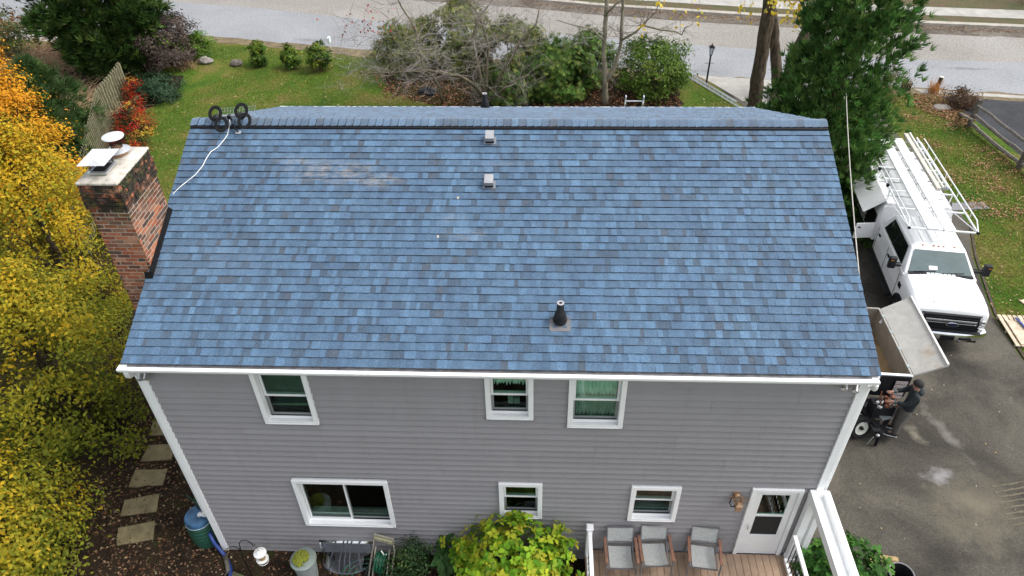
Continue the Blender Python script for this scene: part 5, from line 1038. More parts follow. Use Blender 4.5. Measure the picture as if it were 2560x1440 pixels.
# dustbin with a mossy cushion on its lid
b0 = Vector((1.93,-.56,0)); t = thing('metal_bin', 'galvanised metal bin with round lid standing by the wall', 'bin', tuple(b0)); pr = [(.19,.02)]+[(.19+.045*i/12+(.004 if i % 2 else 0), .04+.58*i/12) for i in range(13)]
obj('bin_body', MB().lathe(pr, b0, 30), M['galv'], t, smooth=30); obj('bin_lid', MB().lathe([(.255,.60),(.26,.625),(.25,.64),(.18,.665),(.0,.68)], b0, 30, capt=False), plain('lid_galv', (.21,.25,.225), .55, .15, 6, metal=.2), t, smooth=30)
m_ = MB()
for i in range(240): a, r = random.uniform(0, 6.28), math.sqrt(random.random()); m_.sphere(b0+Vector((-.03+.14*r*math.cos(a), -.02+.17*r*math.sin(a), .69+.06*(1-r*r))), random.uniform(.016, .034), 6, 4)
tag(obj('moss_cushion', m_, plain('bright_moss', (.19,.21,.02), .95, .35, 40, bmp=.8)), 'bright green moss cushion lying on the bin lid', 'moss')
# window well cover: clear ribbed plastic bubble
mt, n, l, b = nt('clear_plastic'); n.remove(b); tr = n.new("ShaderNodeBsdfTransparent"); tr.inputs[0].default_value = (.66,.70,.74,1); gl = n.new("ShaderNodeBsdfGlossy"); gl.inputs['Roughness'].default_value = .06; fr = n.new("ShaderNodeFresnel"); fr.inputs[0].default_value = 1.55; ms = n.new("ShaderNodeMixShader"); l.new(fr.outputs[0], ms.inputs[0]); l.new(tr.outputs[0], ms.inputs[1]); l.new(gl.outputs[0], ms.inputs[2]); l.new(ms.outputs[0], n["Material Output"].inputs['Surface']); M['clearpl'] = mt
xw0, xw1 = 2.08, 3.22; t = thing('window_well_cover', 'clear ribbed plastic window well cover against the wall', 'well cover', ((xw0+xw1)/2,-.2,0)); xm = (xw0+xw1)/2; N_ = 14
arc = [(xm+(xw1-xw0)*.46*math.cos(math.pi*(1+i/N_)), -.06-.46*abs(math.sin(math.pi*i/N_))**.7, .03) for i in range(N_+1)]; topc = [(xw0+(xw1-xw0)*i/N_, -.03, .36) for i in range(N_+1)]; up = [(xw0+(xw1-xw0)*i/N_, -.025, .46) for i in range(N_+1)]
m_ = MB(); m_.loft([up, topc, [tuple((Vector(a)*.5+Vector(b_)*.5)+Vector((0,-.05,.06))) for a, b_ in zip(topc, arc)], arc], cap=False, closed=False); obj('cover_shell', m_, M['clearpl'], t, smooth=35)
for i in (4, 6, 7, 8, 10): m_ = MB(); a, b_ = Vector(topc[i]), Vector(arc[i]); md = (a+b_)*.5+Vector((0,-.055,.066)); m_.bar(a+Vector((0,-.01,.005)), md, .028, .014); m_.bar(md, b_+Vector((0,0,.004)), .028, .014); obj('rib', m_, plain('smoky_rib%d' % i, (.05,.055,.07), .3, .2), t)
m_ = MB(); m_.tube(arc, .014, 6); m_.tube(up, .014, 6); obj('cover_rim', m_, plain('smoky_rim', (.12,.13,.16), .3), t)
obj('well_floor', MB().bx(xw0+.1, xw1-.1, -.42, -.04, .005, .02), M['rubber'], t)
# hose reel cart
b0 = Vector((3.45,-.34,0)); t = thing('hose_reel_cart', 'beige hose reel cart with coiled green hose by the wall', 'hose reel', tuple(b0)); BG = plain('beige_plastic', (.30,.27,.21), .55, .2, 9); s = Matrix.Rotation(R_(-14), 3, 'Z')
def L_(x, y, z): return b0+s @ Vector((x, y, z))
m_ = MB(); m_.tube([L_(-.24,-.30,.02), L_(-.23,.10,.55), L_(-.20,.18,.86), L_(.20,.18,.86), L_(.23,.10,.55), L_(.24,-.30,.02)], .02, 8); obj('cart_frame', m_, BG, t, smooth=40); m_ = MB(); m_.bar(L_(-.21,.16,.76), L_(.21,.16,.76), .05, .09); obj('cross_tray', m_, plain('aged_tray', (.38,.36,.22), .6, .3, 12), t)
for x_ in (-.15, .15): m_ = MB(); m_.bar(L_(x_,-.28,.06), L_(x_,.06,.62), .02, .03); obj('brace', m_, BG, t)
HG = plain('green_hose', (.012,.10,.05), .4, .2, 10)
m_ = MB()
for i in range(150): a = i*.52; m_.c = []; pass
pts = [L_(-.10+.2*((i*.045) % 1 if int(i*.045) % 2 == 0 else 1-(i*.045) % 1), -.08+(.15+.0003*i)*math.cos(i*.5), .34+(.15+.0003*i)*math.sin(i*.5)) for i in range(240)]
m_.tube(pts, .0105, 5); obj('hose_coil', m_, HG, t, smooth=True); obj('reel_drum', MB().tube([L_(-.13,-.08,.34), L_(.13,-.08,.34)], .12, 16), M['dgreen'], t); m_ = MB(); m_.bar(L_(-.02,.02,.6), L_(.06,-.02,.5), .02); m_.bar(L_(.06,-.02,.5), L_(.1,.0,.56), .018); obj('crank', m_, M['whitedirty'], t)
for x_ in (-.27, .27): obj('wheel', MB().tube([L_(x_-.02,-.24,.1), L_(x_+.02,-.24,.1)], .10, 18), M['rubber'], t)
m_ = MB(); m_.tube([(3.12+.28*math.cos(i*.42)*(1+.02*i)-.0, -.62+.22*math.sin(i*.42)*(1+.02*i), .03+.004*i) for i in range(40)], .011, 6); m_.tube([(3.2,-.45,.1), (3.32,-.35,.25), (3.38,-.38,.34)], .011, 6); tag(obj('garden_hose', m_, HG, smooth=True), 'loose loops of green garden hose on the ground by the reel', 'hose')
# tub beside the driveway, with a log behind it
b0 = Vector((13.62,-.42,0)); t = thing('rubber_tub', 'black rubber tub with grey rim on the driveway edge', 'tub', tuple(b0)); obj('tub_wall', MB().lathe([(.17,.01),(.235,.44),(.22,.44),(.16,.05)], b0, 28, capt=True), M['rubber'], t, smooth=40); obj('rim', MB().lathe([(.232,.435),(.245,.45),(.232,.46),(.218,.45)], b0, 28, capb=False, capt=False), plain('tub_rim_grey', (.22,.22,.23), .5), t, smooth=40)
m_ = trunk_mb([(13.2,.05,.05),(13.55,.12,.06),(13.85,.10,.05)], [.07,.075,.06], 8, .01); m_.c = []; tag(obj('split_log', m_, plain('pale_split_wood', (.40,.28,.13), .9, .3, 12)), 'pale split log lying behind the black tub', 'log')
# lawn rocks
def rock(c, sc, lab, grp, mt):
    m_ = MB(); m_.sphere((0,0,0), 1, 9, 6, sc); m_.v = [tuple(Vector(v)*random.uniform(.82, 1.12)+c) for v in m_.v]; tag(obj('rock', m_, mt), lab, 'rock', grp)
RK = plain('grey_rock', (.23,.21,.185), .95, .3, 5, bmp=.6)
rock(GG(515,158)+Vector((0,0,.12)), (.42,.28,.24), 'angular pale rock on the lawn near the purple shrub', 'rocks on the lawn', RK); rock(GG(592,163)+Vector((0,0,.1)), (.36,.28,.22), 'rounded darker rock on the lawn', 'rocks on the lawn', plain('brown_rock', (.14,.125,.105), .95, .3, 6, bmp=.6)); rock(GG(2355,272)+Vector((0,0,.05)), (.5,.3,.14), 'flat grey rock at the leaf pile by the fence', None, RK)
m_ = MB(); m_.sphere((0,0,0), 1, 14, 8, (.5,.3,.22)); c = GG(1070, 234)+Vector((0,0,.1)); m_.v = [tuple(Vector(v)*random.uniform(.75, 1.15)+c) for v in m_.v]; tag(obj('black_bag', m_, M['blackpl']), 'crumpled black bag lying under the spreading bare tree', 'bag')
# lamp post
b0 = GG(1765, 213); t = thing('lamp_post', 'black lantern lamp post by the road end of the driveway', 'lamp post', tuple(b0)); obj('post', MB().tube([b0, b0+Vector((0,0,1.48))], [.045,.04], 12), M['black'], t, smooth=40); m_ = MB(); m_.tube([b0+Vector((-.23,0,1.12)), b0+Vector((.23,0,1.12))], .012, 6); obj('crossbar', m_, M['black'], t)
c = b0+Vector((0,0,1.5)); m_ = MB(); m_.box(c+Vector((0,0,.03)), (.11,.11,.05)); m_.box(c+Vector((0,0,.40)), (.26,.26,.03)); m_.box(c+Vector((0,0,.47)), (.20,.20,.12), None, None, .2); m_.sphere(c+Vector((0,0,.56)), .025)
for sx in (-1, 1):
    for sy in (-1, 1): m_.bar(c+Vector((.05*sx,.05*sy,.05)), c+Vector((.10*sx,.10*sy,.39)), .012)
obj('lantern_frame', m_, M['black'], t); m_ = MB(); m_.box(c+Vector((0,0,.22)), (.11,.11,.32), None, None, 1.7); obj('pane', m_, M['clearpl'], t)
# ladders
def ladder(nm, lab, a0, a1, b0, b1, n, rail=(.03,.075)):
    """a0->a1 one stile, b0->b1 the other"""
    t = thing(nm, lab, 'ladder', tuple((Vector(a0)+Vector(b0))/2)); a0, a1, b0, b1 = map(Vector, (a0, a1, b0, b1)); d = (a1-a0).normalized(); ac = (b0-a0).normalized(); up = d.cross(ac)
    for p, q in ((a0, a1), (b0, b1)): m_ = MB(); m_.bar(p, q, rail[0], rail[1], up=up); obj('stile', m_, M['alu'], t)
    for i in range(n): f = (i+.5)/n; m_ = MB(); m_.tube([a0.lerp(a1, f), b0.lerp(b1, f)], .016, 7); obj('rung', m_, M['alu'], t)
    return t
ladder('extension_ladder', 'aluminium extension ladder leaning on the street side eave', (8.60,10.9,zg(10.9)), (8.60,8.93,5.98), (9.04,10.9,zg(10.9)), (9.04,8.93,5.98), 22)
pa, pb = GG(1708, 196, .05), GG(1838, 275, .05); dd = (pb-pa).normalized(); nn = Vector((dd.y,-dd.x,0)).normalized()
ladder('lawn_ladder', 'aluminium ladder lying on its side across the lawn by the lamp post', pa+Vector((0,0,.40)), pb+Vector((0,0,.40)), pa-nn*.36, pb-nn*.36, 12)
# split rail fence
t = thing('split_rail_fence', 'weathered grey split rail fence beside the dark driveway', 'fence', (25.05,19.6,zg(19.6))); WF = plain('weathered_grey_wood', (.17,.15,.125), .95, .3, 9, bmp=.5); FP = [GG(2420,318), GG(2545,421), Vector((25.25,13.7,zg(13.7)))]
for q in FP: m_ = MB(); m_.bar(q, q+Vector((.05,0,1.28)), .17, .15); obj('post', m_, plain('dark_weathered_post', (.10,.085,.068), .95, .3, 9, bmp=.5), t, bevel=.012)
for a, b_ in zip(FP[:-1], FP[1:]):
    for h, r in ((1.05,.058),(.62,.065),(.2,.075)): m_ = trunk_mb([a+Vector((0,0,h+random.uniform(-.04, .04))), a.lerp(b_, .5)+Vector((0,0,h-.03)), b_+Vector((0,0,h+random.uniform(-.04, .04)))], [r, r*1.05, r], 5, .01); m_.c = []; obj('rail', m_, WF, t)
for (q0, q1) in (((2398,284),(2428,300)), ((2402,287),(2446,256)), ((2400,283),(2440,280))): m_ = MB(); a = GG(*q0, .08); b_ = GG(2432,300, .1 if q1 == (2428,300) else .95 if q1 == (2446,256) else .6); m_.bar(a, b_, .09, .07); obj('broken_rail', m_, WF, t)
b0 = GG(2338, 226); t = thing('cut_post', 'dark cut timber post with pale sawn top at the roadside', 'post', tuple(b0)); m_ = MB(); m_.tube([b0, b0+Vector((.08,0,.66))], .09, 12); obj('post', m_, M['bark'], t); obj('sawn_top', MB().tube([b0+Vector((.08,0,.661)), b0+Vector((.081,0,.68))], .092, 12), plain('pale_sawn_wood', (.62,.58,.5), .8), t)
b0 = GG(2262, 226); t = thing('roadside_box', 'small dark utility box at the roadside by the pine', 'utility box', tuple(b0)); obj('box', MB().box(b0+Vector((0,0,.18)), (.4,.25,.36)), M['blackpl'], t, bevel=.02); obj('box_lid', MB().box(b0+Vector((0,0,.38)), (.46,.3,.04)), plain('brown_lid', (.09,.06,.05), .7), t)
# yard sign by the road
b0 = GG(826, 120); t = thing('yard_sign', 'small pale yard sign standing at the roadside', 'sign', tuple(b0)); m_ = MB(); m_.bar(b0, b0+Vector((0,0,.3)), .02); obj('stake', m_, M['whitedirty'], t); m_ = MB(); m_.box(b0+Vector((0,0,.45)), (.12,.32,.30)); obj('panel', m_, plain('pale_sign', (.62,.7,.72), .6), t)
# board fence
t = thing('board_fence', 'weathered green grey board fence between the red shrubs and the brambles', 'fence', (-12.6,20,zg(20))); A_, B2 = GG(214,354,1.8), GG(244,222,1.8); A_.z = 0; B2.z = 0; d = (B2-A_).normalized(); FW = plain('lichen_grey_fence', (.17,.16,.09), .95, .3, 6, bmp=.3, objv=.15); st_ = A_-d*5.5; Ln = (B2-A_).length+5.5+3.2; k = 0; fn = Vector((d.y,-d.x,0))
ang = math.atan2(d.y, d.x); rot = Matrix.Rotation(ang, 3, 'Z'); bmesh_shared = None
C3 = GG(300,153,1.8); C3.z = 0; d2 = (C3-B2).normalized(); L1 = (B2-A_).length+5.5; L2 = (C3-B2).length; k = 0
def fpt(x):     # point on the fence line, its direction; the line bends once
    return (st_+d*x, d) if x < L1 else (B2+d2*(x-L1), d2)
x = 0.0
while x < L1+L2:
    q, dd_ = fpt(x); nn_ = Vector((dd_.y,-dd_.x,0)); q = q-nn_*(.0 if k % 2 == 0 else .11); k += 1
    m_ = MB(); m_.box((q.x,q.y,zg(q.y)+.90+random.uniform(-.012, .012)), (.15,.022,1.76), Matrix.Rotation(math.atan2(dd_.y, dd_.x), 3, 'Z')); obj('fence_board', m_, FW, t); x += .155
for a, b_, n__ in ((st_, B2, fn), (B2, C3, Vector((d2.y,-d2.x,0)))):
    for h in (.35, 1.0, 1.6): m_ = MB(); p, q = a-n__*.055, b_-n__*.055; m_.bar((p.x,p.y,zg(p.y)+h), (q.x,q.y,zg(q.y)+h), .04, .09); obj('fence_rail', m_, FW, t)
for i in range(7): q, dd_ = fpt((L1+L2)*i/6.01); q = q-Vector((dd_.y,-dd_.x,0))*.19; m_ = MB(); m_.bar((q.x,q.y,zg(q.y)), (q.x,q.y,zg(q.y)+1.7), .09); obj('fence_post', m_, FW, t)
# pallet of lumber, loose board and grey mat on the side lawn
pc = Vector((20.36,7.45,zg(7.45))); PW = plain('pale_pallet_wood', (.50,.41,.30), .85, .2, 7, bmp=.2, objv=.12); t = thing('pallet', 'wooden pallet lying on the grass at the driveway edge', 'pallet', tuple(pc)); rz = Matrix.Rotation(R_(-3), 3, 'Z')
def Q_(x, y, z): return pc+rz @ Vector((x, y, z))
for y_ in (-.58, 0, .58): obj('stringer', MB().box(Q_(0,y_,.06), (1.5,.05,.09), rz), PW, t)
for i in range(11): obj('deck_board', MB().box(Q_(-.70+.14*i,0,.115), (.10,1.3,.02), rz), PW, t)
t = thing('plywood_stack', 'pale plywood boards stacked on the pallet', 'plywood', tuple(Q_(.1,-.1,.127))); obj('board', MB().box(Q_(.05,-.12,.145), (1.35,.98,.035), rz), PW, t); obj('board', MB().box(Q_(.25,-.02,.175), (1.0,.8,.02), rz @ Matrix.Rotation(R_(4), 3, 'Z')), PW, t)
BS = plain('blue_strap', (.02,.05,.22), .5, .3, 12)
for x_, lb in ((-.25, 'blue level bar lying on the plywood, on the driveway side'), (.32, 'second blue bar lying on the plywood stack')): m_ = MB(); m_.box(Q_(x_,-.02,.205), (.055,.95,.03), rz @ Matrix.Rotation(R_(12), 3, 'Z')); tag(obj('blue_bar', m_, BS), lb, 'bar', 'blue bars on the plywood')
c = GG(2556, 752); tag(obj('loose_board', MB().box(c+Vector((.35,.0,.03)), (.9,.25,.04), Matrix.Rotation(R_(20), 3, 'Z')), PW), 'pale loose board on the grass behind the pallet', 'board')
m_ = MB(); m_.add([tuple(GG(u, w, .02)) for u, w in ((2380,526),(2475,521),(2458,505),(2380,507))], [(0,1,2,3)]); m_.v += [(a, b, c_-.015) for a, b, c_ in m_.v]; m_.f += [(7,6,5,4),(0,4,5,1),(1,5,6,2),(2,6,7,3),(3,7,4,0)]; tag(obj('grey_mat', m_, plain('grey_mat', (.19,.19,.20), .85, .1, 20)), 'flat grey mat on the grass beyond the truck', 'mat')
# sand ridges left on the driveway
m_ = MB(); a0, a1 = GG(2478, 1215), GG(2560, 1200); b0_, b1_ = GG(2530, 1325), GG(2640, 1305)
for i in range(8):
    f = (i+.3)/8; p, q = a0.lerp(b0_, f), a1.lerp(b1_, f); k = 9
    for j in range(k): u, v = p.lerp(q, j/k), p.lerp(q, (j+1)/k); m_.bar(u+Vector((0,random.gauss(0, .006),.012)), v+Vector((0,random.gauss(0, .006),.012)), random.uniform(.02, .05), .012)
tag(obj('sand_ridges', m_, plain('tan_sand', (.115,.10,.068), .95, .2, 20, bmp=.4)), 'parallel ridges of tan sand left on the driveway', 'sand', kind='stuff')
# ---- on the roof: antenna and its white lead
c = onroof(597, 333); t = thing('tv_antenna', 'black four ring television antenna with wire grid on the ridge', 'antenna', tuple(c)); AP = M['blackpl']
m_ = MB(); rot = Matrix.Rotation(RA, 3, 'X'); m_.box(c+rot @ Vector((0,0,.022)), (.10,.07,.012), rot); obj('mount_foot', m_, M['alu'], t)
tp = PY(577, 287, 4.28); m_ = MB(); m_.tube([c+Vector((0,0,.02)), c+Vector((-.02,.0,.06)), c+Vector((-.10,.05,.16)), Vector((tp.x+.03,4.22,tp.z-.16)), Vector((tp.x,4.24,tp.z))], .014, 8); obj('mast', m_, M['black'], t, smooth=True)
lc, rc = PY(545, 294, 4.2), PY(606, 289, 4.2); m_ = MB(); m_.bar(lc, rc, .03, .05); obj('boom', m_, M['alu'], t); obj('junction_box', MB().box(Vector((tp.x-.0,4.2,tp.z)), (.07,.08,.07)), AP, t, bevel=.01)
fd = (Vector(CAM)-lc); fd = Vector((-.25,-.75,.62)).normalized(); qr = fd.to_track_quat('Z', 'Y').to_matrix()
for cc in (lc, rc):
    for (u, w) in (((538, 284), (553, 311)) if cc is lc else ((603, 277), (611, 302))):
        k = PY(u, w, 3.96 if w > 290 else 4.2); m_ = MB(); m_.lathe([(.088,-.008),(.150,-.008),(.150,.008),(.088,.008),(.088,-.008)], k, 30, qr, capb=False, capt=False); obj('loop_element', m_, M['rubber'], t)
    m_ = MB(); m_.sphere(cc+fd*.03+Vector((0,-.03,0)), .072, 14, 8); m_.tube([cc-fd*.05, cc+fd*.03], .03, 10); obj('element_hub', m_, AP, t, smooth=True)
m_ = MB(); gx = (rc-lc).normalized(); gz = qr @ Vector((0,1,0)); g0 = (lc+rc)/2-fd*.14
for i in range(13): s_ = -.36+.06*i; m_.bar(g0+gx*s_-gz*.22, g0+gx*s_+gz*.22, .0035)
for j in range(8): s_ = -.21+.06*j; m_.bar(g0-gx*.37+gz*s_, g0+gx*.37+gz*s_, .0035)
obj('reflector_grid', m_, M['alu'], t)
pts = [Vector((tp.x,4.18,tp.z-.02)), Vector((tp.x+.01,4.12,tp.z-.12))]+[onroof(u, w)+Vector((0,-.005,.03)) for u, w in ((575,318),(570,340),(562,352),(545,372),(528,383),(518,398),(508,418),(490,440),(470,456),(450,472),(436,486))]+[Vector((-.06,2.68,6.92)), Vector((-.075,2.68,6.4)), Vector((-.075,2.68,5.0))]
tag(obj('antenna_cable', MB().tube(pts, .0072, 8), plain('white_cable', (.72,.72,.70), .5), smooth=True), 'white antenna cable curving down the blue shingles to the eave side', 'cable')
# service wires
d_ = ray(2156, 770); e0 = Vector(CAM+d_*(X1+.03-CAM[0])/d_[0]); e1 = PY(2115, 222, 13.2)      # from the rake board out to the pine
tag(obj('service_cable', MB().tube([e0.lerp(e1, i/8)-Vector((0,0,.5*(i/8)*(1-i/8))) for i in range(9)], .012, 6), plain('grey_cable', (.42,.40,.36), .7), smooth=True), 'pale service cable running from the roof edge into the pine', 'cable')
tag(obj('guy_wire', MB().tube([GG(800,268), PY(848,120,26), PY(885,0,30), PY(905,-60,32)], .007, 4), M['black']), 'thin dark guy wire rising from the lawn past the twig screen', 'wire')
# ================================================================== SERVICE TRUCK
M['paint'] = plain('white_truck_paint', (.80,.81,.82), .28, .02, 2, coat=.5)
M['autoglass'] = plain('tinted_auto_glass', (.05,.09,.092), .06, .2, 2, spec=.8); M['darkglass'] = plain('dark_auto_glass', (.008,.009,.010), .08, .2, 2, spec=.5)
M['lens'] = plain('headlight_lens', (.45,.47,.5), .12, .2, 12, metal=.3); M['amber'] = plain('amber_lens', (.5,.16,.02), .3); M['beige'] = plain('beige_painted_pole', (.52,.48,.42), .5, .08, 4)
tr = thing('service_truck', 'white service body truck with ladder rack parked on the driveway', 'truck', (17.44,6.62,zg(6.62)+.01)); tr.rotation_euler = (-.06, 0, R_(-7.8))
def T(nm, mb, mt, par=None, **k): return obj(nm, mb, M[mt] if isinstance(mt, str) else mt, par or tr, world=False, **k)
def sect(y, w, zb, zs, wt, zt, zc): return [(-w,y,zb),(w,y,zb),(w*1.005,y,(zb+zs)/2),(w*.985,y,zs),((w+wt)/2,y,(zs+zt)/2+.025),(wt,y,zt),(wt*.5,y,zc-.008),(0,y,zc),(-wt*.5,y,zc-.008),(-wt,y,zt),(-(w+wt)/2,y,(zs+zt)/2+.025),(-w*.985,y,zs),(-w*1.005,y,(zb+zs)/2)]
b_ = MB(); b_.loft([sect(.16,.84,.80,1.10,.72,1.20,1.235), sect(.19,.91,.74,1.15,.78,1.265,1.31), sect(.27,.955,.68,1.18,.82,1.315,1.365), sect(.48,.985,.60,1.21,.85,1.365,1.42), sect(.9,1.0,.56,1.235,.87,1.41,1.475), sect(1.35,1.0,.54,1.25,.87,1.43,1.50), sect(1.62,1.0,.52,1.27,.86,1.44,1.50)])
body = T('front_body', b_, 'paint', smooth=32); body['label'] = 'white hood and front fenders'
for s in (-1, 1): m_ = MB(); m_.bar((s*.44,.34,1.385), (s*.55,1.5,1.478), .05, .03); T('hood_crease', m_, 'paint', body, bevel=.008)
c_ = MB(); c_.loft([[(-.985,1.58,.52),(.985,1.58,.52),(1.0,1.58,.9),(.97,1.58,1.41),(-.97,1.58,1.41),(-1.0,1.58,.9)],[(-.985,4.36,.52),(.985,4.36,.52),(1.0,4.36,.9),(.97,4.36,1.41),(-.97,4.36,1.41),(-1.0,4.36,.9)]]); cab = T('cab', c_, 'paint', bevel=.03)
g_ = MB()
gl = [(1.56,.90,1.335),(1.62,.885,1.36),(1.9,.82,1.63),(2.20,.735,1.90),(2.32,.70,1.955),(2.9,.70,1.99),(3.7,.70,1.985),(3.98,.68,1.95),(4.25,.80,1.55),(4.34,.90,1.335)]
def gring(y, w, z): return [(-w-(.16*(1.97-z) if z > 1.6 else 0)*0, y, z)]
base = [(-.95,1.56,1.405),(.95,1.56,1.405),(.96,4.34,1.405),(-.96,4.34,1.405)]; shoulder = [(-.72,2.22,1.90),(.72,2.22,1.90),(.74,4.05,1.90),(-.74,4.05,1.90)]; top = [(-.62,2.36,1.965),(.62,2.36,1.965),(.64,3.95,1.975),(-.64,3.95,1.975)]
g_.loft([base, shoulder, top]); gh = T('cab_roof', g_, 'paint', cab, bevel=.045)
for i in range(4): m_ = MB(); x_ = -.36+.24*i; m_.bar((x_,2.5,1.975), (x_,3.9,1.983), .05, .012); T('roof_rib', m_, 'paint', cab, bevel=.005)
def quadin(q, f, out, th=.006):
    q = [Vector(p) for p in q]; c = sum(q, Vector())/4; n_ = (q[1]-q[0]).cross(q[3]-q[0]).normalized(); q = [c+(p-c)*f+n_*out for p in q]; return MB().sheet(q, th)
ws = MB().sheet([Vector(p) for p in ((-.83,1.63,1.475),(.83,1.63,1.475),(.665,2.175,1.885),(-.665,2.175,1.885))]); ws.v = [(x, y-.012, z+.012) for x, y, z in ws.v]; T('windshield', ws, 'autoglass', cab)
m_ = MB(); m_.bar((-.84,1.585,1.478), (.84,1.585,1.478), .12, .03); T('cowl', m_, 'blackpl', cab)
for i in range(12): m_ = MB(); m_.bar((-.6+.11*i,1.54,1.497), (-.6+.11*i,1.61,1.499), .018, .008); T('cowl_louvre', m_, 'black', cab)
for a, e in ((-.72, -.12), (.0, .62)): m_ = MB(); m_.bar((a,1.61,1.50), (e,1.66,1.53), .015, .015); T('wiper', m_, 'black', cab)
m_ = MB(); m_.add([(-.30,1.71,1.535),(-.08,1.71,1.535),(-.08,1.80,1.603),(-.30,1.80,1.603)], [(0,1,2,3)]); m_.v = [(x, y-.02, z+.02) for x, y, z in m_.v]; T('dash_paper', m_, 'white', cab)
for s in (-1, 1):
    q = [(s*.925,1.97,1.465),(s*.935,3.98,1.465),(s*.765,3.86,1.855),(s*.755,2.36,1.855)]; m_ = MB().sheet([Vector(p)+Vector((s*.016,0,.006)) for p in q]); T('side_window', m_, 'darkglass', cab); m_ = MB(); m_.bar((s*.945,3.06,1.465), (s*.785,3.06,1.86), .05, .012, up=(s,0,.4)); T('door_pillar', m_, 'black', cab)
    for y_ in (1.72, 3.06, 4.22): m_ = MB(); m_.bx(s*1.002-.004, s*1.002+.004, y_-.005, y_+.005, .58, 1.33); T('door_seam', m_, 'black', cab)
    for y_ in (2.86, 4.0): m_ = MB(); m_.box((s*1.012,y_,1.17), (.03,.16,.06)); T('door_handle', m_, 'black', cab, bevel=.01)
    m_ = MB(); m_.bar((s*.97,1.92,1.46), (s*1.20,1.86,1.48), .06, .05); m_.bar((s*.95,1.95,1.53), (s*1.2,1.88,1.55), .03, .03); mi = T('mirror', m_, 'blackpl', cab); m_ = MB(); m_.box((s*1.24,1.86,1.58), (.21,.14,.36)); T('mirror_head', m_, 'blackpl', mi, bevel=.04); m_ = MB(); m_.box((s*1.27,1.785,1.68), (.08,.006,.02)); T('mirror_marker', m_, 'amber', mi)
    m_ = MB(); m_.bx(s*1.0-.014, s*1.0+.014, 1.36, 1.58, 1.02, 1.16); T('fender_badge', m_, 'black', body, bevel=.006)
    m_ = MB(); m_.box((s*1.05,3.1,.42), (.16,2.4,.07)); T('running_board', m_, 'rubber', bevel=.02)
    # wheel with arch
    m_ = MB(); K = 16
    for i in range(K):
        a0, a1 = math.pi*i/K, math.pi*(i+1)/K
        for r0, r1 in ((.46, .53),): m_.add([(s*1.03,1.12+r0*math.cos(a0),.42+r0*math.sin(a0)),(s*1.03,1.12+r1*math.cos(a0),.42+r1*math.sin(a0)),(s*1.03,1.12+r1*math.cos(a1),.42+r1*math.sin(a1)),(s*1.03,1.12+r0*math.cos(a1),.42+r0*math.sin(a1)),
            (s*.90,1.12+r0*math.cos(a0),.42+r0*math.sin(a0)),(s*.93,1.12+r1*math.cos(a0),.42+r1*math.sin(a0)),(s*.93,1.12+r1*math.cos(a1),.42+r1*math.sin(a1)),(s*.90,1.12+r0*math.cos(a1),.42+r0*math.sin(a1))], [(0,1,2,3),(1,5,6,2),(0,3,7,4)])
    T('wheel_arch', m_, 'blackpl', body)
    m_ = MB(); m_.prism([(1.12+.455*math.cos(math.pi*i/14), .42+.455*math.sin(math.pi*i/14)) for i in range(15)], 0, s*.985, s*1.012); T('arch_well', m_, 'black', body)
    for y_ in (1.12, 6.35):
        m_ = MB(); rx = Matrix.Rotation(R_(90), 3, 'Y'); m_.lathe([(.28,-.13),(.385,-.12),(.40,-.06),(.40,.06),(.385,.12),(.28,.13)], (s*.94,y_,.40), 30, rx, capb=False, capt=False); wh = T('wheel', m_, 'rubber', smooth=35); m_ = MB(); m_.lathe([(.27,.02),(.27,.10),(.20,.06),(.08,.08),(.07,.12)], (s*.945,y_,.40), 24, rx if s > 0 else Matrix.Rotation(R_(-90), 3, 'Y')); T('rim', m_, 'alu', wh, smooth=35)
m_ = MB(); m_.loft([[(-.80,.17,.72),(.80,.17,.72),(.76,.17,1.21),(-.76,.17,1.21)],[(-.74,.09,.73),(.74,.09,.73),(.68,.10,1.18),(-.68,.10,1.18)]]); gr = T('grille', m_, 'black', bevel=.01)
for z_ in (.80, .88, 1.11): m_ = MB(); m_.bar((-.68,.085,z_), (.68,.085,z_), .02, .022); T('grille_bar', m_, 'blackpl', gr)
m_ = MB(); m_.bar((-.64,.075,1.03), (.64,.075,1.03), .03, .06); m_.bar((-.64,.075,.95), (.64,.075,.95), .03, .03); T('grille_bar', m_, plain('grey_grille_bar', (.30,.31,.32), .4, .1, 6, metal=.6), gr, bevel=.01)
rx = Matrix.Rotation(R_(90), 3, 'X'); m_ = MB(); m_.lathe([(1,0),(1,.014),(.86,.018),(.86,.004)], (0,0,0), 32, None, capb=True, capt=True); m_.v = [tuple(Vector((x*.16, -.04-z, .995+y*.068))) for x, y, z in m_.v]; T('emblem_ring', m_, 'chrome', gr)
m_ = MB(); m_.lathe([(.84,.012),(.80,.017)], (0,0,0), 32); m_.v = [tuple(Vector((x*.16, -.04-z, .995+y*.068))) for x, y, z in m_.v]; T('emblem', m_, plain('dark_blue_oval', (.01,.016,.05), .3), gr)
for s in (-1, 1):
    m_ = MB(); m_.loft([[(s*.70,.14,.82),(s*.945,.25,.84),(s*.96,.33,1.14),(s*.70,.17,1.19)],[(s*.70,.085,.84),(s*.92,.18,.86),(s*.93,.26,1.12),(s*.70,.11,1.17)]]); hl = T('headlight', m_, 'lens', bevel=.012); m_ = MB(); m_.sphere((s*.79,.115,1.03), .065, 12, 7, (1,.4,1)); T('lamp_bowl', m_, 'chrome', hl, smooth=True); m_ = MB(); m_.bar((s*.71,.095,.89), (s*.88,.165,.90), .03, .05); T('turn_lens', m_, 'lens', hl); m_ = MB(); m_.bar((s*.715,.092,.95), (s*.9,.18,.96), .014, .016); T('lamp_divider', m_, 'black', hl)
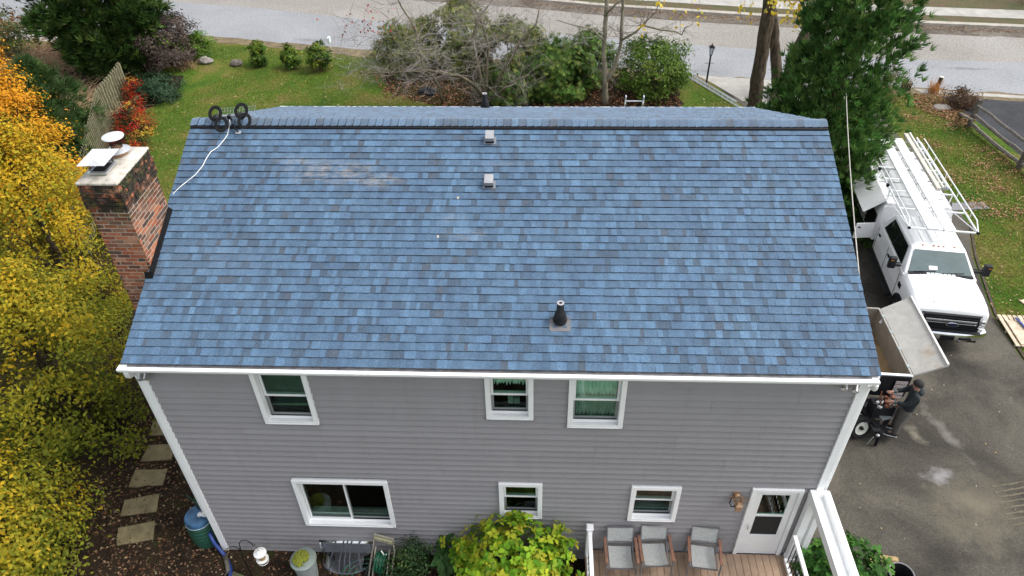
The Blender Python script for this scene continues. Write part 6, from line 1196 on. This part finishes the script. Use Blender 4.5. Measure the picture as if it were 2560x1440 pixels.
m_ = MB(); m_.loft([[(x_, -.07+.19*(abs(x_)/.98)**3+dy, z_) for x_ in (-.99,-.8,-.45,0,.45,.8,.99)] for dy, z_ in ((.03,.46),(.0,.49),(.0,.66),(.035,.715),(.16,.722))], cap=False, closed=False); bu = T('bumper', m_, 'chrome', smooth=40, fixn=True)
m_ = MB(); m_.bx(-.62, .62, .02, .1, .46, .6); m_.bx(-.82, .82, .10, .4, .36, .50); T('air_dam', m_, 'black', bu); m_ = MB(); m_.bar((-.80,.03,.722), (.80,.03,.722), .13, .02); T('bumper_step', m_, 'blackpl', bu)
m_ = MB(); m_.bx(-.17, .17, -.09, -.06, .50, .64); T('plate_recess', m_, 'black', bu)
for s in (-1, 1): m_ = MB(); m_.bx(s*.45-.15, s*.45+.15, -.075, -.04, .53, .60); T('bumper_slot', m_, 'black', bu, bevel=.01); m_ = MB(); m_.bar((s*.36,.12,.43), (s*.36,-.03,.43), .06); T('tow_hook', m_, 'chrome', bu)
for x_ in (-.42, -.13, 0, .13, .42): m_ = MB(); m_.sphere((x_,2.32,1.962), .03, 8, 5, (1.2,1,.5)); T('clearance_light', m_, 'amber', cab)
m_ = MB(); m_.bx(-.45, .45, .5, 8.2, .38, .52); T('chassis', m_, 'black')
# enclosed service body
sb = MB(); sb.loft([[(x_, y_, z_) for x_, z_ in ((-1.06,.72),(1.06,.72),(1.06,1.62),(.92,2.06),(-.92,2.06),(-1.06,1.62))] for y_ in (4.48, 8.35)]); box = T('service_body', sb, 'paint', bevel=.015); m_ = MB(); m_.bx(-1.0, 1.0, 4.45, 4.475, .8, 1.95); T('bulkhead', m_, 'paint', box)
for i in range(4): m_ = MB(); y_ = 4.95+.95*i; m_.bx(-.88, .88, y_-.012, y_+.012, 2.062, 2.075); T('roof_seam', m_, 'galv', box)
for y0_, y1_ in ((4.6,5.6),(5.65,7.0),(7.05,8.2)):
    for s in (-1, 1):
        if s < 0 and y0_ == 4.6: m_ = MB(); m_.bx(-1.062, -1.02, y0_, y1_, .80, 1.55); T('open_locker', m_, 'black', box); continue
        m_ = MB(); m_.bx(s*1.06-.012, s*1.06+.012, y0_, y1_, .80, 1.58); d_ = T('locker_door', m_, 'paint', box, bevel=.01); m_ = MB(); m_.box((s*1.08,(y0_+y1_)/2,1.1), (.02,.09,.06)); T('latch', m_, 'black', d_)
m_ = MB(); m_.sheet([(-1.07,4.50,.80),(-1.66,4.36,.80),(-1.66,4.36,1.34),(-1.07,4.50,1.34)], .03); od = T('open_door', m_, 'paint', bevel=.006); m_ = MB(); m_.box((-1.55,4.355,1.2), (.08,.02,.05)); T('latch', m_, 'black', od); m_ = MB(); m_.box((-1.12,4.475,.84), (.03,.02,.03)); T('reflector', m_, 'amber', od)
m_ = MB(); m_.sheet([(-1.50,4.62,1.62),(-.93,4.62,2.075),(-.93,6.6,2.075),(-1.50,6.6,1.62)], .03); ud = T('raised_door', m_, 'paint', bevel=.006); m_ = MB(); m_.tube([(-1.5,4.62,1.62), (-1.26,4.60,1.3), (-1.07,4.55,1.05)], .012, 6); T('gas_strut', m_, 'black', ud)
# ladder rack
rk = MB(); 
def tb(pts, r=.026, n=8): return MB().tube(pts, r*.75, n)
rack = T('rack_rail', tb([(-.90,2.45,2.42),(-.90,8.35,2.42)]), 'white'); rack['label'] = 'white tubular ladder rack rail'
T('rack_rail', tb([(.90,2.45,2.42),(.90,8.35,2.42)], .032), 'white', rack); T('rack_rail', tb([(-.90,2.40,2.42),(-.90,2.62,2.62),(-.90,7.6,2.62)], .02), 'white', rack); T('rack_rail', tb([(.90,2.40,2.42),(.90,2.75,2.64),(.90,8.2,2.64)], .024), 'white', rack)
for y_ in (3.2, 4.4, 5.6, 6.8, 7.6):
    for s in (-1, 1): T('rack_post', tb([(s*.90,y_,2.42),(s*.90,y_,2.63)], .014), 'white', rack)
for y_ in (2.45, 3.55, 4.65, 5.45, 6.25, 7.05, 7.85, 8.35): m_ = MB(); m_.bx(-.93, .93, y_-.022, y_+.022, 2.385, 2.42); T('crossbar', m_, 'white', rack)
for y_ in (4.7, 6.4, 8.2):
    for s in (-1, 1): T('rack_leg', tb([(s*.90,y_,2.40),(s*.88,y_,2.05)], .028), 'white', rack)
for s in (-1, 1): m_ = MB(); m_.box((s*.90,2.42,2.42), (.07,.07,.07)); T('end_cap', m_, 'black', rack, bevel=.01); T('front_stay', tb([(s*.90,2.5,2.40),(s*.80,4.5,2.05)], .018), 'white', rack)
for y_ in (4.9, 6.0): m_ = MB(); m_.box((-.93,y_,2.45), (.08,.10,.10)); T('strap_winch', m_, 'black', rack, bevel=.012)
for x_, a in ((-.27, 2.4), (.17, 2.35)): m_ = MB(); m_.bx(x_-.155, x_+.155, a, 8.5, 2.425, 2.465); pk = tag(obj('walk_plank', m_, M['white'], None, world=False, bevel=.006), 'white aluminium walk plank on the rack, %s' % ('on the open locker side' if x_ < 0 else 'beside the beige pole'), 'plank', 'planks on the truck rack'); pk.matrix_world = Matrix.LocRotScale(tr.location, tr.rotation_euler, None); 
m_ = MB(); m_.bx(.42, .54, 4.75, 8.75, 2.44, 2.56); m_.bx(.40, .425, 4.75, 8.75, 2.54, 2.575); po = tag(obj('beige_pole', m_, M['beige'], None, world=False, bevel=.008), 'long beige jack pole strapped on the truck rack', 'pole'); po.matrix_world = Matrix.LocRotScale(tr.location, tr.rotation_euler, None)
for x_, a, e, r_ in ((.64,4.9,8.9,.03), (.78,4.9,8.5,.026)): m_ = MB(); m_.tube([(x_,a,2.52),(x_,e,2.52)], r_, 8); q = tag(obj('white_tube', m_, M['white'], None, world=False), 'white rack tube with steel brackets %s' % ('next to the beige pole' if x_ < .7 else 'at the outer rail'), 'tube', 'tubes on the truck rack'); q.matrix_world = Matrix.LocRotScale(tr.location, tr.rotation_euler, None)
for y_ in (4.95, 5.75, 6.55, 7.35, 8.15): m_ = MB(); m_.bx(.58, .86, y_-.05, y_+.05, 2.43, 2.48); T('bracket', m_, 'galv', rack); m_ = MB(); m_.box((.70,y_-.03,2.52), (.05,.05,.08)); T('clamp', m_, 'alu', rack)

# ================================================================== ROOFING DEBRIS TRAILER
tz = thing('debris_trailer', 'roofing debris trailer with open lid beside the house corner', 'trailer', (14.6,5.0,zg(5)))
def gal(name, c0, c1, rough=.6):
    mt, n, l, b = nt(name); p = pos(n); t = noise(n, l, 3, 6, .7, p, .4); r = ramp(n, [(.3, c0), (.7, c1)]); l.new(t.outputs[0], r.inputs[0]); v = noise(n, l, 45, 4, .75, p, 1.5); r2 = ramp(n, [(.30, (.45,.44,.42)), (.40, (1,1,1))]); l.new(v.outputs[0], r2.inputs[0])
    t3 = noise(n, l, 1.6, 4, .6, p); r3 = ramp(n, [(.58, (1,1,1)), (.75, (.85,.72,.6))]); l.new(t3.outputs[0], r3.inputs[0])
    l.new(mix(n, l, mix(n, l, r.outputs[0], r2.outputs[0], 1.0, 'MULTIPLY'), r3.outputs[0], 1.0, 'MULTIPLY'), b.inputs['Base Color']); b.inputs['Roughness'].default_value = rough; bump(n, l, b, v.outputs[0], .25, .01); return mt
SC = gal('scuffed_beige_steel', (.36,.35,.32), (.50,.485,.45)); SI = gal('scuffed_inner_steel', (.20,.185,.155), (.30,.28,.24))
A_, B2 = GG(2197,773,1.5), GG(2279,939,1.5); hx = (A_-B2).normalized(); outx = Vector((hx.y,-hx.x,0)).normalized(); C2, D2 = GG(2277,742,1.88), GG(2370,913,1.88); wl_ = 1.75; hb = .66
m_ = MB(); m_.sheet([B2, A_, A_-Vector((0,0,hb)), B2-Vector((0,0,hb))], .045); T_ = lambda nm, mb, mt, par=None, **k: obj(nm, mb, M[mt] if isinstance(mt, str) else mt, par or tz, **k)
T_('side_wall', m_, SI); m_ = MB(); m_.sheet([B2-outx*wl_, A_-outx*wl_, A_-outx*wl_-Vector((0,0,hb)), B2-outx*wl_-Vector((0,0,hb))], .045); T_('side_wall', m_, SI)
m_ = MB(); m_.sheet([B2-Vector((0,0,hb)), A_-Vector((0,0,hb)), A_-outx*wl_-Vector((0,0,hb)), B2-outx*wl_-Vector((0,0,hb))], .05); T_('box_floor', m_, gal('debris_floor', (.16,.095,.04), (.36,.25,.13), .95))
m_ = MB(); m_.bar(B2-outx*wl_+Vector((0,0,-.03)), B2+outx*.03+Vector((0,0,-.03)), .07, .09); T_('front_rim', m_, 'white', bevel=.008); m_ = MB(); m_.sheet([B2-outx*wl_-hx*.04, B2-hx*.04, B2-hx*.04-Vector((0,0,hb)), B2-outx*wl_-hx*.04-Vector((0,0,hb))], .03); T_('front_wall', m_, 'blackpl')
m_ = MB(); m_.bar(A_-outx*wl_, A_, .05, .06); m_.sheet([A_, A_-outx*wl_, A_-outx*wl_-Vector((0,0,hb)), A_-Vector((0,0,hb))], .04); T_('tailgate', m_, SI); m_ = MB(); m_.tube([B2+Vector((0,0,.015)), A_+Vector((0,0,.015))], .022, 8); T_('hinge_tube', m_, SC)
for f in (.12,.37,.62,.87): m_ = MB(); q = B2.lerp(A_, f); m_.bar(q-hx*.06+Vector((0,0,.02)), q+hx*.06+Vector((0,0,.02)), .06, .05); T_('hinge_block', m_, 'galv')
m_ = MB(); m_.sheet([B2+outx*.04+Vector((0,0,.02)), D2, C2, A_+outx*.04+Vector((0,0,.02))], .05); ld = T_('lid', m_, SC, bevel=.004); m_ = MB(); m_.bar(D2+Vector((0,0,.012)), C2+Vector((0,0,.012)), .05, .05); T_('lid_edge', m_, plain('pale_edge', (.62,.61,.58), .5), ld); m_ = MB(); q = A_-hx*.22+outx*.12; m_.bar(q+Vector((0,0,.03)), q-hx*.25-outx*.2+Vector((0,0,-.1)), .06, .015); T_('latch_strap', m_, SC, ld)
# warning panel on the front wall
f0 = B2-hx*.10; m_ = MB(); W0, W1 = f0-outx*.36-Vector((0,0,.09)), f0-outx*.06-Vector((0,0,.09)); m_.sheet([W0, W1, W1-Vector((0,0,.62)), W0-Vector((0,0,.62))], .01); pn = T_('warning_panel', m_, 'black')
for i in range(5): a = W0+outx*.015-Vector((0,0,.015+.12*i)); e = W1-outx*.015-Vector((0,0,.015+.12*i)); m_ = MB(); m_.sheet([a-hx*.016, e-hx*.016, e-hx*.016-Vector((0,0,.10)), a-hx*.016-Vector((0,0,.10))], .004); T_('warning_plate', m_, plain('pinkish_plate%d' % i, (.50,.43,.44), .5, .15, 18), pn)
# chassis, deck plate with hole, tongue, wheel, platform
DKP = plain('scuffed_black_deck', (.030,.032,.038), .45, .35, 9)
m_ = MB(); q = [GG(u, w, .58) for u, w in ((2138,992),(2206,1001),(2207,1040),(2172,1037))]; m_.add(q+[p-Vector((0,0,.04)) for p in q], [(0,1,2,3),(7,6,5,4),(0,4,5,1),(1,5,6,2),(2,6,7,3),(3,7,4,0)]); pt_ = T_('deck_plate', m_, DKP); c = GG(2180, 1020, .59); T_('deck_hole', MB().lathe([(.05,0),(.05,.012),(.03,.012)], c, 14), 'black', pt_)
m_ = MB(); a, e = B2-outx*1.2-Vector((0,0,.8)), GG(2205, 1085, .34); m_.bar(a, e, .12, .14); m_.bar(B2-Vector((0,0,.98)), e+Vector((0,.1,0)), .10, .12); T_('tongue', m_, 'black'); m_ = MB(); m_.bar(GG(2150,1034,.5), GG(2168,1058,.46), .09, .05); T_('pale_brace', m_, plain('pale_brace', (.45,.45,.42), .5, .2, 10), None)
m_ = MB(); q = [GG(u, w, .45) for u, w in ((2170,1050),(2200,1051),(2201,1078),(2186,1076))]; m_.add(q+[p-Vector((0,0,.05)) for p in q], [(0,1,2,3),(7,6,5,4),(0,4,5,1),(1,5,6,2),(2,6,7,3),(3,7,4,0)]); T_('battery_box', m_, DKP)
c = GG(2195, 1088, .4); m_ = MB(); m_.sphere(c, .05, 10, 6); jk = T_('coupler_ball', m_, 'chrome', smooth=True); m_ = MB(); m_.tube([c+Vector((.04,0,.1)), c-Vector((-.04,0,.36))], .035, 8); T_('jack', m_, 'black'); m_ = MB()
for i in range(9): m_.tube([c+Vector((-.10-.008*i,-.02,-.05-.03*i)), c+Vector((-.11-.008*i,-.015,-.075-.03*i))], .012, 5)
T_('safety_chain', m_, 'galv')
wc = GG(2148, 1066, .33); ax = Vector((.28,-.92,.28)).normalized(); wr = ax.to_track_quat('Z', 'Y').to_matrix(); m_ = MB(); m_.lathe([(.17,-.09),(.27,-.10),(.295,-.05),(.295,.05),(.27,.10),(.17,.09)], wc, 28, wr, capb=False, capt=False); wh = T_('wheel', m_, 'rubber', smooth=35); m_ = MB(); m_.lathe([(.175,.05),(.175,.095),(.15,.06),(.05,.055)], wc, 24, wr); T_('rim', m_, plain('cream_rim', (.58,.60,.52), .45), wh, smooth=35); m_ = MB(); m_.lathe([(.05,.05),(.045,.11),(.03,.13)], wc, 12, wr); T_('hub', m_, 'black', wh)
m_ = MB(); q = [GG(u, w, .22) for u, w in ((2197,1060),(2245,1066),(2238,1094),(2196,1083))]; m_.add(q+[p-Vector((0,0,.04)) for p in q], [(0,1,2,3),(7,6,5,4),(0,4,5,1),(1,5,6,2),(2,6,7,3),(3,7,4,0)]); T_('operator_platform', m_, DKP)
for s in (0, 1): c = GG(2215+40*s, 985+6*s, .3); m_ = MB(); 
m_ = MB(); 
for (u, w, h) in ((2165, 960, .35), (2262, 985, .28)): c = GG(u, w, h); rr = Matrix.Rotation(R_(90), 3, 'Y'); m_ = MB(); m_.lathe([(.17,-.10),(.28,-.10),(.30,-.05),(.30,.05),(.28,.10),(.17,.10)], c+hx*1.2, 24, rr); T_('wheel', m_, 'rubber', smooth=35)
# hydraulic controls: valve block with copper brown levers, engine housing
cc = GG(2222, 1008, .95); eg = MB(); eg.box(cc+Vector((-.10,.05,-.22)), (.5,.34,.36)); en = T_('engine_housing', eg, 'blackpl', bevel=.02); ORA = plain('rusty_orange_parts', (.26,.10,.05), .5, .4, 20, metal=.2)
for i in range(26):
    q = cc+Vector((random.uniform(-.28, .16), random.uniform(-.14, .16), random.uniform(-.02, .10))); m_ = MB()
    (m_.tube([q, q+Vector((random.gauss(0, .05), random.gauss(0, .05), random.uniform(.06, .16)))], random.uniform(.01, .02), 7) if i % 2 else m_.box(q, (random.uniform(.04, .11), random.uniform(.03, .07), random.uniform(.03, .07)), Matrix.Rotation(random.uniform(0, 3), 3, 'Z'))); T_('valve' if i % 2 else 'fitting', m_, ORA if i % 3 else 'alu', en)
c = GG(2212, 1040, .62); m_ = MB(); m_.box(c, (.26,.2,.03), Matrix.Rotation(.3, 3, 'Z')); T_('metal_plate', m_, 'galv', None)
obj_mb = MB(); obj_mb.bar(B2-outx*1.6-Vector((0,0,1.0)), A_-outx*1.6-Vector((0,0,1.0)), .12, .14); obj_mb.bar(B2-outx*.15-Vector((0,0,1.0)), A_-outx*.15-Vector((0,0,1.0)), .12, .14); T_('chassis_rail', obj_mb, 'black')

# ================================================================== THE OPERATOR
pz = GG(2230, 1078, .24); per = thing('person', 'person in dark hooded jacket and grey trousers working the trailer controls', 'person', tuple(pz)); per.rotation_euler = (R_(-3), 0, R_(-108))
def skin(nm, verts, edges, mat, sub=2, root=0):
    me = bpy.data.meshes.new(nm); me.from_pydata([v[:3] for v in verts], edges, []); o = bpy.data.objects.new(nm, me); finish(o, per); sk = o.modifiers.new("skin", 'SKIN'); sk.use_smooth_shade = True
    if not me.skin_vertices: 
        pass
    for i, v in enumerate(verts):
        d = me.skin_vertices[0].data[i]; r = v[3]; d.radius = r if isinstance(r, tuple) else (r, r); d.use_root = (i == root)
    ss = o.modifiers.new("subdivision", 'SUBSURF'); ss.levels = sub; ss.render_levels = sub; me.materials.append(mat); return o
LEG = lambda s, k=1.0: [(s*.10,.02,.85,.045*k), (s*.115,-.03,.52,.04*k), (s*.12,.03,.10,.035*k)]
V_ = [(0,.03,.95,(.07,.06)),(0,.05,1.15,(.08,.07)),(0,.03,1.36,(.12,.08)),(0,.01,1.49,.055),(0,-.02,1.565,.075),(0,-.045,1.63,(.082,.095)),(0,-.04,1.71,(.07,.08))]; E_ = [(i, i+1) for i in range(6)]
for s in (-1, 1):
    o_ = len(V_); V_ += [(s*.18,.03,1.41,.06),(s*.245,-.10,1.17,.046),(s*.17,-.34,1.09,.033),(s*.15,-.40,1.075,(.04,.022))]; E_ += [(2, o_),(o_, o_+1),(o_+1, o_+2),(o_+2, o_+3)]
    for k, (dx, ln) in enumerate(((-.034,.06),(-.012,.078),(.012,.082),(.034,.07))): a = len(V_); V_ += [(s*.15+dx,-.40-ln*.55,1.07,.0085),(s*.15+dx,-.40-ln,1.05,.0075)]; E_ += [(o_+3, a),(a, a+1)]
    a = len(V_); V_ += [(s*.15-s*.05,-.405,1.07,.010),(s*.15-s*.055,-.445,1.05,.0085)]; E_ += [(o_+3, a),(a, a+1)]
    o_ = len(V_); V_ += LEG(s)+[(s*.125,-.13,.04,(.04,.03))]; E_ += [(0, o_),(o_, o_+1),(o_+1, o_+2),(o_+2, o_+3)]
skin('body', V_, E_, plain('skin', (.33,.185,.135), .55, .06, 20))
V_ = [(0,.03,.78,(.19,.15)),(0,.05,1.12,(.175,.135)),(0,.035,1.34,(.185,.135)),(0,.02,1.46,(.10,.09)),(0,.05,1.50,(.095,.08))]; E_ = [(0,1),(1,2),(2,3),(3,4)]
for s in (-1, 1): o_ = len(V_); V_ += [(s*.19,.03,1.40,.085),(s*.255,-.10,1.165,.066),(s*.19,-.30,1.10,.05)]; E_ += [(2, o_),(o_, o_+1),(o_+1, o_+2)]
skin('jacket', V_, E_, plain('dark_teal_fleece', (.010,.016,.020), .9, .3, 25, bmp=.2))
m_ = MB(); m_.sphere((0,.10,1.45), .11, 12, 8, (1.1,.8,.75)); obj('hood', m_, plain('dark_hood', (.012,.019,.024), .9, .3, 25, bmp=.2), per, smooth=True, world=False)
for s in (-1, 1): m_ = MB(); m_.tube([(s*.19,-.29,1.10),(s*.175,-.325,1.095)], .047, 10); obj('cuff', m_, plain('teal_cuff', (.02,.075,.085), .8), per, world=False, smooth=40)
V_ = [(0,.03,1.05,(.15,.115)),(0,.03,.84,(.175,.145))]; E_ = [(0, 1)]
for s in (-1, 1): o_ = len(V_); V_ += [(s*.10,.02,.72,.112),(s*.117,-.02,.50,.088),(s*.122,.03,.03,.075)]; E_ += [(1, o_),(o_, o_+1),(o_+1, o_+2)]
skin('trousers', V_, E_, plain('grey_work_trousers', (.085,.08,.073), .9, .2, 12, bmp=.2))
for s in (-1, 1):
    m_ = MB(); m_.loft([[(s*.125+x_*sc_, y_, z_) for x_, z_ in ((-.045,.012),(.045,.012),(.048,.05),(.03,h_),(-.03,h_),(-.048,.05))] for y_, sc_, h_ in ((.085,.8,.10),(.02,1,.11),(-.08,1.05,.085),(-.17,.95,.065),(-.205,.6,.045))]); obj('shoe', m_, M['blackpl'], per, smooth=40, world=False); m_ = MB(); m_.loft([[(s*.125+x_*sc_, y_, z_) for x_, z_ in ((-.052,.0),(.052,.0),(.052,.018),(-.052,.018))] for y_, sc_ in ((.095,.8),(.0,1),(-.1,1.08),(-.19,.9),(-.215,.6))]); obj('shoe_sole', m_, M['whitedirty'], per, world=False)
m_ = MB(); m_.sphere((0,-.02,1.668), .108, 14, 9, (.95,1.08,.95)); m_.v = [(x, y+(.02 if z < 1.63 else 0), z) for x, y, z in m_.v]; obj('hair', m_, plain('dark_hair', (.012,.010,.010), .8, .3, 40, bmp=.4), per, smooth=True, world=False)
m_ = MB(); m_.sphere((0,-.138,1.605), .018, 8, 5, (.7,1,1.2)); obj('nose', m_, plain('skin_nose', (.33,.185,.135), .55), per, smooth=True, world=False)
for s in (-1, 1): m_ = MB(); m_.sphere((s*.087,-.03,1.61), .026, 8, 5, (.4,.8,1.2)); obj('ear', m_, plain('skin_ear%d' % s, (.33,.185,.135), .55), per, smooth=True, world=False)
